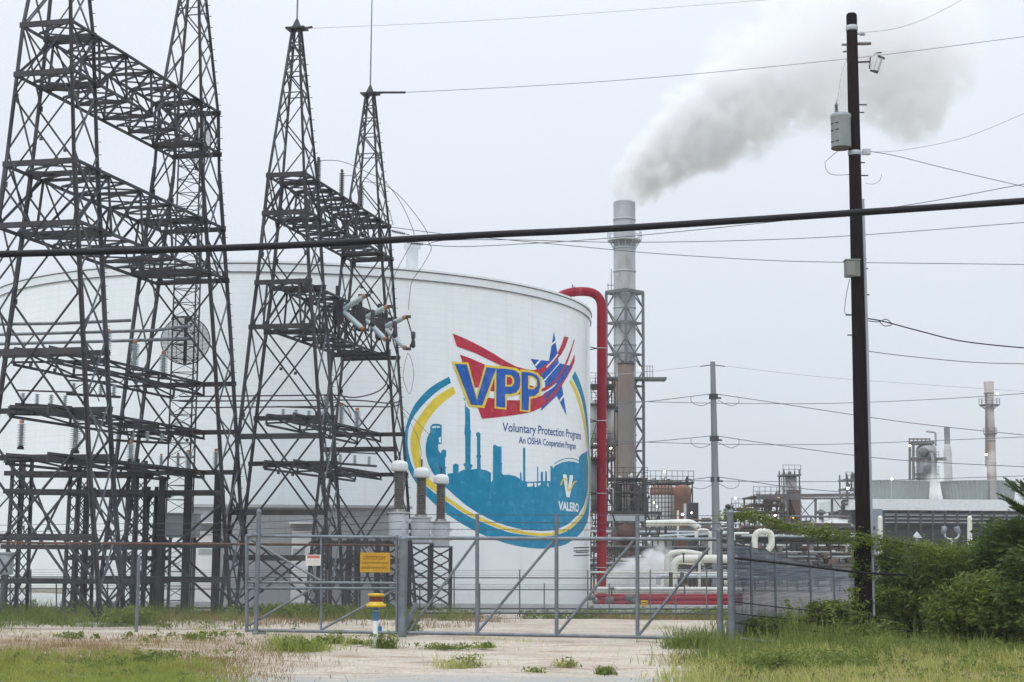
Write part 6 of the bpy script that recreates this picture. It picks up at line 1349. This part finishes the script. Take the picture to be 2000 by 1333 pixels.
volume('steam_cloud', 'white steam rising between the two fan stacks of the cooling tower', [
 (1827, 962, 30, 1), (1824, 945, 28, .7), (1834, 925, 24, .35), (1850, 900, 20, .22), (1853, 870, 18, .16), (1938, 912, 26, .5), (1935, 895, 20, .3), (1938, 805, 22, .2), (1990, 960, 26, .6)],
 262, 0.55, (0.985, 0.99, 0.99), 0.3, 5.0, 0.8, 0.35, 0.35)
volume('steam_cloud', 'white steam drifting over the pipe racks behind the vine, left of the cooling tower', [
 (1600, 1040, 26, 1), (1630, 1030, 24, 1), (1650, 1045, 26, 1), (1625, 1060, 28, 1), (1585, 1058, 20, .8), (1650, 1072, 24, 1), (1610, 1078, 22, .8)],
 150, 1.6, (0.98, 0.985, 0.99), 0.8, 1.6, 0.6, 0.6, 0.35)

# ------------------------------------------------------------------ vegetation
def leaf_mat(name, c1, c2, sc=1.5, tr=0.25):
    M = bpy.data.materials.new(name); M.use_nodes = True; n = M.node_tree.nodes; l = M.node_tree.links; P = n['Principled BSDF']
    P.inputs['Roughness'].default_value = 0.75; P.inputs['Specular IOR Level'].default_value = 0.25
    t = n.new('ShaderNodeTexCoord'); z = n.new('ShaderNodeTexNoise'); z.inputs['Scale'].default_value = sc; z.inputs['Detail'].default_value = 4; l.new(t.outputs['Object'], z.inputs[0])
    z2 = n.new('ShaderNodeTexNoise'); z2.inputs['Scale'].default_value = sc * 14; z2.inputs['Detail'].default_value = 2; l.new(t.outputs['Object'], z2.inputs[0])
    av = n.new('ShaderNodeMath'); av.operation = 'ADD'; l.new(z.outputs[0], av.inputs[0]); l.new(z2.outputs[0], av.inputs[1])
    r = n.new('ShaderNodeMapRange'); r.inputs[1].default_value = 0.8; r.inputs[2].default_value = 1.2; l.new(av.outputs[0], r.inputs[0])
    x = n.new('ShaderNodeMix'); x.data_type = 'RGBA'; x.inputs['A'].default_value = (*c1, 1); x.inputs['B'].default_value = (*c2, 1); l.new(r.outputs[0], x.inputs['Factor'])
    l.new(x.outputs['Result'], P.inputs['Base Color'])
    d = n.new('ShaderNodeBsdfTranslucent'); l.new(x.outputs['Result'], d.inputs[0]); ms = n.new('ShaderNodeMixShader'); ms.inputs[0].default_value = tr
    l.new(P.outputs[0], ms.inputs[1]); l.new(d.outputs[0], ms.inputs[2]); l.new(ms.outputs[0], n['Material Output'].inputs[0]); return M
def blades(name, base, h, wd, lean, m_, seed=0, bend_=0.4):
    """base: (n,3) array; curved two-segment blades as one mesh"""
    R = np.random.default_rng(seed); n_ = len(base); a = R.uniform(0, 2 * PI, n_); dx, dy = np.cos(a), np.sin(a)
    hh = h * R.uniform(0.4, 1.2, n_) * (0.75 + 0.45 * np.sin(base[:, 0] * 2.3 + np.sin(base[:, 1] * 1.7) * 2) * np.sin(base[:, 1] * 2.9 + base[:, 0]) + 0.25 * np.sin(base[:, 0] * 7.1 + base[:, 1] * 5.3)); b2 = R.uniform(0, 2 * PI, n_); ln = lean * R.uniform(0.2, 1.2, n_) * hh
    p0 = base.copy(); w_ = wd * R.uniform(0.6, 1.3, n_)
    off = np.stack([dx * w_, dy * w_, np.zeros(n_)], 1); mid = p0 + np.stack([np.cos(b2) * ln * bend_, np.sin(b2) * ln * bend_, hh * 0.6], 1); tip = p0 + np.stack([np.cos(b2) * ln, np.sin(b2) * ln, hh], 1)
    v = np.concatenate([p0 - off, p0 + off, mid + off * 0.7, mid - off * 0.7, tip], 1).reshape(-1, 3)
    i = np.arange(n_) * 5; f4 = np.stack([i, i + 1, i + 2, i + 3], 1); f3 = np.stack([i + 3, i + 2, i + 4], 1)
    o0 = np.array([base[:, 0].mean(), base[:, 1].mean(), 0.0])
    me = bpy.data.meshes.new(name); me.from_pydata((v - o0).tolist(), [], f4.tolist() + f3.tolist()); me.materials.append(m_)
    o = bpy.data.objects.new(name, me); COL.objects.link(o); o.location = o0; return o
def gpts(x0, x1, y0, y1, n_, seed, clump=0.0, z=0.0):
    """ground points under a pixel rectangle, thinned into clumps"""
    R = np.random.default_rng(seed); out_ = []
    A_ = [G(x0, y0), G(x1, y0), G(x0, y1), G(x1, y1)]; ya_, yb_ = A_[2].y, A_[0].y
    cent = R.uniform(0, 1, (max(3, int(n_ / 130)), 2))
    while len(out_) < n_:
        u, v = R.random(2)
        if clump and R.random() < clump:
            c = cent[R.integers(len(cent))]; u, v = c[0] + R.normal() * 0.02, c[1] + R.normal() * 0.03
        Y = ya_ + (yb_ - ya_) * v; X = (x0 + (x1 - x0) * u - 1000) / F * Y
        Y += R.normal() * 0.35; X += R.normal() * 0.35
        out_.append((X, Y, hz(X, Y) if 20 < Y < 60 else gz(Y)))
    return np.array(out_)
GR1 = leaf_mat('bright_grass', (0.34, 0.38, 0.09), (0.21, 0.26, 0.055), 0.8, 0.4)
GR2 = leaf_mat('yellow_grass', (0.50, 0.47, 0.20), (0.34, 0.36, 0.11), 0.9, 0.4)
GR3 = leaf_mat('weed_green', (0.20, 0.24, 0.06), (0.10, 0.15, 0.035), 1.0, 0.35)
DRY = leaf_mat('dry_grass', (0.30, 0.22, 0.11), (0.19, 0.13, 0.07), 1.0, 0.3)
BSH = leaf_mat('dark_bush_leaf', (0.11, 0.155, 0.035), (0.045, 0.075, 0.02), 0.9, 0.3)
BSH2 = leaf_mat('mid_bush_leaf', (0.155, 0.20, 0.045), (0.07, 0.105, 0.026), 0.9, 0.35)
VIN = leaf_mat('vine_leaf', (0.20, 0.25, 0.045), (0.10, 0.14, 0.03), 1.2, 0.35)
def stuff(o): o['kind'] = 'stuff'
# foreground strips
stuff(blades('grass', np.concatenate([gpts(-80, 430, 1300, 1360, 15000, 1, 0.3), gpts(-80, 300, 1278, 1310, 3500, 2, 0.6)]), 0.20, 0.007, 0.6, GR1, 1))
stuff(blades('dry_grass', np.concatenate([gpts(-80, 620, 1238, 1330, 9000, 3, 0.6), gpts(-80, 480, 1290, 1340, 3000, 4, 0.4), gpts(1330, 2080, 1270, 1340, 9000, 33, 0.6)]), 0.15, 0.006, 0.8, DRY, 3))
stuff(blades('tall_grass', np.concatenate([gpts(1330, 2100, 1292, 1380, 8500, 5, 0.7), gpts(1520, 2100, 1268, 1300, 5000, 6, 0.7)]), 0.20, 0.009, 0.5, GR1, 5))
stuff(blades('tall_yellow_grass', np.concatenate([gpts(1320, 2100, 1285, 1380, 7500, 7, 0.7), gpts(1500, 2100, 1262, 1290, 5000, 8, 0.6)]), 0.27, 0.008, 0.6, GR2, 7))
stuff(blades('tall_weeds', np.concatenate([gpts(1560, 2100, 1215, 1262, 3600, 91, 0.9), gpts(1450, 1700, 1240, 1272, 500, 92, 0.9)]), 0.85, 0.013, 0.4, GR3, 91))
stuff(blades('weeds', np.concatenate([gpts(1440, 2100, 1215, 1285, 17000, 9, 0.65), gpts(1330, 1430, 1250, 1300, 1500, 10, 0.7)]), 0.42, 0.012, 0.45, GR3, 9))
# weed line in front of the towers and tank
def leafy(name, base, h, r, per, m_, seed, size=0.05):
    """leafy upright weeds: many small leaves around each stem"""
    R = np.random.default_rng(seed); V_ = []; 
    for (x, y, z) in base:
        hh = h * R.uniform(0.35, 1.2); k = int(per * R.uniform(0.6, 1.3)); t = R.random(k) ** 0.8
        px = x + R.normal(0, r, k) * (1.1 - 0.6 * t); py = y + R.normal(0, r, k) * (1.1 - 0.6 * t); pz = z + hh * t
        V_.append(np.stack([px, py, pz], 1))
    P_ = np.concatenate(V_); n_ = len(P_)
    d1 = R.normal(size=(n_, 3)); d1 /= np.linalg.norm(d1, axis=1)[:, None]; d2 = np.cross(d1, R.normal(size=(n_, 3))); d2 /= np.linalg.norm(d2, axis=1)[:, None] + 1e-9
    s = size * R.uniform(0.5, 1.4, n_)[:, None]
    v = np.concatenate([P_ - d1 * s, P_ + d2 * s * 0.45, P_ + d1 * s, P_ - d2 * s * 0.45], 1).reshape(-1, 3)
    o0 = np.array([P_[:, 0].mean(), P_[:, 1].mean(), min(b_[2] for b_ in base)])
    i = np.arange(n_) * 4; f = np.stack([i, i + 1, i + 2, i + 3], 1)
    me = bpy.data.meshes.new(name); me.from_pydata((v - o0).tolist(), [], f.tolist()); me.materials.append(m_)
    o = bpy.data.objects.new(name, me); COL.objects.link(o); o.location = o0; return o
stuff(leafy('weeds', gpts(-80, 480, 1190, 1222, 520, 11, 0.85), 0.50, 0.13, 42, GR3, 11))
stuff(leafy('weeds', gpts(480, 940, 1192, 1212, 330, 12, 0.85), 0.42, 0.12, 36, GR3, 12))
stuff(leafy('weeds', gpts(1150, 1440, 1188, 1206, 300, 13, 0.6), 0.42, 0.14, 40, GR3, 13))
stuff(leafy('weeds', gpts(850, 1180, 1196, 1208, 70, 14, 0.8), 0.28, 0.10, 26, GR3, 14))
stuff(blades('dry_grass', np.concatenate([gpts(-80, 950, 1188, 1222, 9000, 15, 0.7), gpts(1150, 1440, 1190, 1208, 2500, 16, 0.6)]), 0.30, 0.009, 0.6, DRY, 15))
stuff(blades('weeds', np.concatenate([gpts(-80, 500, 1192, 1225, 6000, 25, 0.85), gpts(500, 900, 1194, 1214, 3000, 26, 0.85)]), 0.48, 0.012, 0.5, GR3, 25))
stuff(leafy('weeds', gpts(0, 760, 1222, 1262, 60, 17, 0.5), 0.18, 0.08, 26, GR3, 17))
stuff(leafy('weeds', gpts(1340, 2080, 1270, 1340, 420, 95, 0.7), 0.32, 0.10, 34, GR3, 95, 0.035))
stuff(leafy('weeds', gpts(-60, 440, 1285, 1340, 130, 96, 0.7), 0.22, 0.09, 30, GR3, 96, 0.035))
stuff(leafy('tall_weeds', gpts(1500, 1760, 1225, 1262, 70, 93, 0.6), 0.8, 0.13, 60, GR3, 93, 0.05))
# single tufts that read on their own
def tuft(label, px, py, h, r, m1, seed, nb=260, nl=160):
    p = G(px, py); R = np.random.default_rng(seed); th = thing('weed_tuft', label, 'weed', p, 'single weed tufts on the gravel')
    base = np.stack([p.x + R.normal(0, r * 0.5, nb), p.y + R.normal(0, r * 0.5, nb), np.zeros(nb)], 1); o = blades('blades', base, h, 0.008, 0.9, m1, seed)
    b2 = np.stack([p.x + R.normal(0, r * 0.5, 10), p.y + R.normal(0, r * 0.4, 10), np.zeros(10)], 1); o2 = leafy('leaves', b2, h * 0.8, r * 0.3, nl / 10, GR3, seed + 50, 0.04)
    for q in (o, o2): q.parent = th; q.location = V(q.location) - V(p)
for a in [('bright green weed patch before the left gate leaf, between thin post and marker', 588, 1272, 0.42, 0.7, GR1, 41, 900, 500), ('dark leafy weed at the foot of the thick gate post', 752, 1268, 0.5, 0.28, GR3, 42, 300, 400),
          ('leafy weed climbing the thick gate post right side', 800, 1240, 0.6, 0.25, GR3, 43, 200, 350), ('low flat weed patch right of the thick gate post', 868, 1268, 0.16, 0.5, GR3, 44, 500, 250),
          ('sparse tall weed on the sand, largest of those below the sliding gate', 895, 1305, 0.34, 0.45, GR2, 45, 300, 160), ('low green weed on the sand right under the sliding gate bottom rail', 945, 1266, 0.16, 0.25, GR1, 46, 320, 120),
          ('small weed on the sand below the second gate upright', 1105, 1302, 0.26, 0.22, GR2, 47, 200, 80), ('brown green weed tuft on the sand left of the tall grass', 1182, 1318, 0.24, 0.16, GR3, 48, 300, 90),
          ('weed spreading at the edge of the sand before the galvanised corner posts', 1345, 1268, 0.42, 0.6, GR3, 49, 700, 400), ('tiny flat weed on the sand between the two larger ones', 1040, 1314, 0.10, 0.18, GR1, 50, 160, 60), 
          ('upright weed in front of the swing gate, right half', 655, 1258, 0.38, 0.2, GR3, 51, 220, 160), ('weed stalks in front of the swing gate near the marker post', 690, 1262, 0.3, 0.22, GR1, 52, 260, 140)]: tuft(*a)
# pebbles and clods scattered on the sand
pb = MB(); R_ = random.Random(5)
for p in gpts(440, 1400, 1215, 1345, 2600, 60, 0.2):
    s = R_.uniform(0.006, 0.028); pb.add([(p[0] + s, p[1], p[2]), (p[0], p[1] + s, p[2]), (p[0] - s, p[1], p[2]), (p[0], p[1] - s, p[2]), (p[0] + s * 0.2, p[1], p[2] + s * 0.7)], [(0, 1, 4), (1, 2, 4), (2, 3, 4), (3, 0, 4)])
stuff(pb.build('gravel', mat('pale_stones', (0.52, 0.46, 0.40), (0.30, 0.26, 0.22), 0.9, 0, 12)))
stuff(blades('sparse_grass', np.concatenate([gpts(440, 1320, 1222, 1340, 1500, 61, 0.8), gpts(0, 500, 1215, 1250, 1800, 62, 0.8)]), 0.11, 0.006, 1.0, GR2, 61))

# concrete slab at the first tower foot, small stones
sb = MB().box((W(205, 1222, 46.8).x, 47.0, 0.03), (1.5, 1.3, 0.14)); tag(sb.build('concrete_slab', CONC), 'concrete slab under the right foot of the nearest lattice tower', 'slab')
ps = MB().box((G(693, 1263).x, G(693, 1263).y, 0.02), (0.3, 0.2, 0.03)); tag(ps.build('flat_stone', mat('pale_stone', (0.55, 0.54, 0.5))), 'flat pale stone on the sand left of the marker post', 'stone')
for (px, py, lab) in ((846, 1190, 'concrete step block right of the rightmost lattice stand'),):
    p = W(px, py, 56); q = MB().box((p.x, 56, 0.0), (0.9, 0.8, 0.35)); tag(q.build('concrete_block', CONC), lab, 'block')

def bush(label, px, pyb, Y, h, rx, ry, n_, m_, seed, name='bush', size=0.06, cat='bush', stems=7, droop=0.0, lobes=36):
    R = np.random.default_rng(seed); c = W(px, pyb, Y); c.z = 0; th = thing(name, label, cat, c)
    b = MB(); C_ = []
    for k in range(stems):
        a = R.uniform(0, 2 * PI); e = c + V((rx * 0.7 * math.cos(a) * R.random(), ry * 0.7 * math.sin(a) * R.random(), h * R.uniform(0.6, 0.95)))
        b.tube(catmull([c + V((R.normal() * 0.1, R.normal() * 0.1, 0)), c.lerp(e, 0.5) + V((R.normal() * 0.12, R.normal() * 0.12, 0.1)), e], 4), [0.04 * (1 - 0.8 * i / 8) + 0.005 for i in range(9)], 6)
    b.build('stem', WOOD, th)
    for k in range(lobes):
        a = R.uniform(0, 2 * PI); q = R.random() ** 0.5; t = R.uniform(0.12, 0.95); sp_ = math.sqrt(max(0.05, 1 - (t - 0.35) ** 2 * 1.6))
        C_.append((c.x + rx * q * sp_ * math.cos(a), c.y + ry * q * sp_ * math.sin(a), h * t, R.uniform(0.14, 0.34) * min(rx, h * 0.6)))
    pts_ = []
    for (x, y, z, r) in C_:
        k = int(n_ / lobes); d = R.normal(size=(k, 3)); d /= np.linalg.norm(d, axis=1)[:, None]; rr = r * (0.3 + 0.9 * R.random(k)) + np.abs(R.normal(0, 0.07, k))
        q = np.array([x, y, z]) + d * rr[:, None] * np.array([1.15, 1.15, 0.9]); pts_.append(q[q[:, 2] > 0.03])
    P_ = np.concatenate(pts_); n2 = len(P_)
    d1 = R.normal(size=(n2, 3)); d1[:, 2] = d1[:, 2] * 0.5 + 0.15; d1 /= np.linalg.norm(d1, axis=1)[:, None]; d2 = np.cross(d1, R.normal(size=(n2, 3))); d2 /= np.linalg.norm(d2, axis=1)[:, None] + 1e-9
    s = size * R.choice([0.5, 0.8, 1.1, 1.9], n2, p=[.3, .35, .25, .1])[:, None]; v = np.concatenate([P_ - d1 * s, P_ + d2 * s * 0.35, P_ + d1 * s, P_ - d2 * s * 0.35], 1).reshape(-1, 3) - np.array(c)
    i = np.arange(n2) * 4; me = bpy.data.meshes.new('foliage'); me.from_pydata(v.tolist(), [], np.stack([i, i + 1, i + 2, i + 3], 1).tolist()); me.materials.append(m_)
    o = bpy.data.objects.new('foliage', me); COL.objects.link(o); o.parent = th; return th
bush('broad dark bush right of the utility pole, lower left of the right thicket', 1775, 1240, 44, 2.35, 1.0, 1.0, 16000, BSH, 71, lobes=88)
bush('tall dense bush in the middle of the right thicket', 1870, 1245, 43, 2.55, 1.1, 1.1, 22000, BSH2, 72, lobes=104)
bush('largest dense bush at the right edge reaching above the cooling tower louvres', 1985, 1250, 41, 3.1, 1.15, 1.2, 26000, BSH, 73, lobes=120)
bush('low front bush at the foot of the right thicket', 1905, 1265, 38.5, 1.7, 1.0, 0.8, 15000, BSH2, 74, lobes=72)
bush('low leafy weed bush behind the utility pole foot', 1730, 1252, 43, 1.3, 0.8, 0.7, 9000, BSH2, 75, lobes=56)
bush('young green shrub before the slatted fence, left of the utility pole', 1620, 1245, 44, 0.85, 0.8, 0.7, 7000, BSH2, 76, lobes=56)
bush('low shrub in front of the slatted fence near the corner posts', 1500, 1248, 42, 0.5, 0.8, 0.6, 5000, BSH2, 77, lobes=48)
bush('ivy like leafy growth on the lower utility pole', 1684, 1240, 41, 2.9, 0.27, 0.27, 3000, VIN, 78, name='climbing_vine', cat='vine', lobes=40, size=0.045)
bush('front right corner bush at the picture edge', 2040, 1275, 37, 2.3, 0.9, 0.8, 14000, BSH, 79, lobes=72)
# feathery tree at the top right
ft = thing('feathery_tree', 'tree with long dark feathery sprays entering at the right edge above the thicket', 'tree', V((W(2045, 1250, 40).x, 40, 0)))
tb_ = W(2045, 1250, 40); tb_.z = 0
MB().tube([tb_, W(2040, 1100, 40), W(2030, 960, 40), W(2035, 900, 40)], [0.12, 0.1, 0.06, 0.02], 8).build('trunk', WOOD, ft)
Rf = random.Random(9); b = MB()
def spray(p0, p1, n_=150, ln=0.16):
    d = (p1 - p0); L_ = d.length; dn = d.normalized()
    for k in range(n_):
        t = (k + Rf.random()) / n_; c = p0 + d * t + V((0, 0, -0.12 * L_ * t * t)); w_ = ln * (1.15 - t) * Rf.uniform(0.6, 1.2)
        s = V((Rf.gauss(0, 1), Rf.gauss(0, 1), Rf.gauss(0, 1))); s = (s - dn * s.dot(dn)).normalized(); e = c + (dn * 0.9 + s * 0.75) * w_; u_ = dn.cross(s) * 0.012
        b.add([c - u_, c + u_, e + u_ * 0.3, e - u_ * 0.3], [(0, 1, 2, 3)])
for (x0, y0, x1, y1) in [(2040, 1000, 1966, 922), (2045, 1030, 1940, 955), (2040, 990, 1990, 925), (2050, 1050, 1955, 1005), (2030, 1080, 1940, 1040), (2050, 960, 2010, 900), (2040, 1020, 1965, 975), (2045, 1075, 1930, 1062), (2050, 1000, 2005, 960), (2040, 940, 2075, 880), (2040, 1010, 2100, 960)]:
    for j in range(3): spray(W(x0, y0, 40) + V((0, Rf.uniform(-.3, .3), Rf.uniform(-.1, .1))), W(x1 + Rf.uniform(-8, 14), y1 + Rf.uniform(-8, 12), 40 + Rf.uniform(-.5, .5)), 230, 0.24)
b.build('foliage', BSH, ft)
# leafy vine running from the corner post toward the thicket
vn = thing('leafy_vine', 'yellow green leafy vine trailing from the corner post across to the utility pole', 'vine', W(1430, 1020, 39.6))
path = catmull([W(1418, 1008, 39.6), W(1460, 1004, 39.6), W(1510, 1018, 39.8), W(1560, 1030, 40), W(1620, 1040, 40.2), W(1690, 1048, 40.6), W(1760, 1062, 41), W(1840, 1075, 41.5), W(1900, 1082, 42)], 10)
MB().tube(path, 0.012, 5).tube([p + V((0, .1, -.12 - .05 * math.sin(i * .4))) for i, p in enumerate(path)], 0.008, 5).build('stem', WOOD, vn)
R = np.random.default_rng(5); P_ = []
for i, p in enumerate(path):
    u = i / len(path); k = int(75 + 110 * u) if R.random() < 0.75 else 12; sp_ = 0.05 + 0.10 * u + 0.03 * math.sin(i * 0.7)
    P_.append(np.array(p) + R.normal(size=(k, 3)) * np.array([0.16, 0.12, sp_]) - np.array([0, 0, 0.03 + 0.08 * u]))
P_ = np.concatenate(P_); n2 = len(P_); d1 = R.normal(size=(n2, 3)); d1[:, 2] *= 0.4; d1 /= np.linalg.norm(d1, axis=1)[:, None]; d2 = np.cross(d1, R.normal(size=(n2, 3))); d2 /= np.linalg.norm(d2, axis=1)[:, None] + 1e-9
s = 0.045 * R.uniform(0.5, 1.4, n2)[:, None]; v = np.concatenate([P_ - d1 * s, P_ + d2 * s * 0.3, P_ + d1 * s, P_ - d2 * s * 0.3], 1).reshape(-1, 3) - np.array(vn['_o'])
i = np.arange(n2) * 4; me = bpy.data.meshes.new('leaves'); me.from_pydata(v.tolist(), [], np.stack([i, i + 1, i + 2, i + 3], 1).tolist()); me.materials.append(VIN); o = bpy.data.objects.new('leaves', me); COL.objects.link(o); o.parent = vn

# far tree line so that the ground does not end bare
ft_ = MB(); Rt = random.Random(3); FT = leaf_mat('far_tree_leaf', (0.08, 0.11, 0.05), (0.05, 0.075, 0.035), 0.05, 0.2)
for k in range(2600):
    x = Rt.uniform(-420, 520); y = 520 + Rt.uniform(0, 40); z = abs(Rt.gauss(0, 2.6)) ; s = Rt.uniform(0.8, 2.2)
    a = Rt.uniform(0, PI); ft_.add([(x - s * math.cos(a), y, z), (x, y - s * math.sin(a), z + s * 0.4), (x + s * math.cos(a), y, z + s * .2), (x, y + s, z + s)], [(0, 1, 2, 3)])
stuff(ft_.build('distant_woodland', FT))

# drop helper properties
for o in bpy.data.objects:
    if '_o' in o: del o['_o']
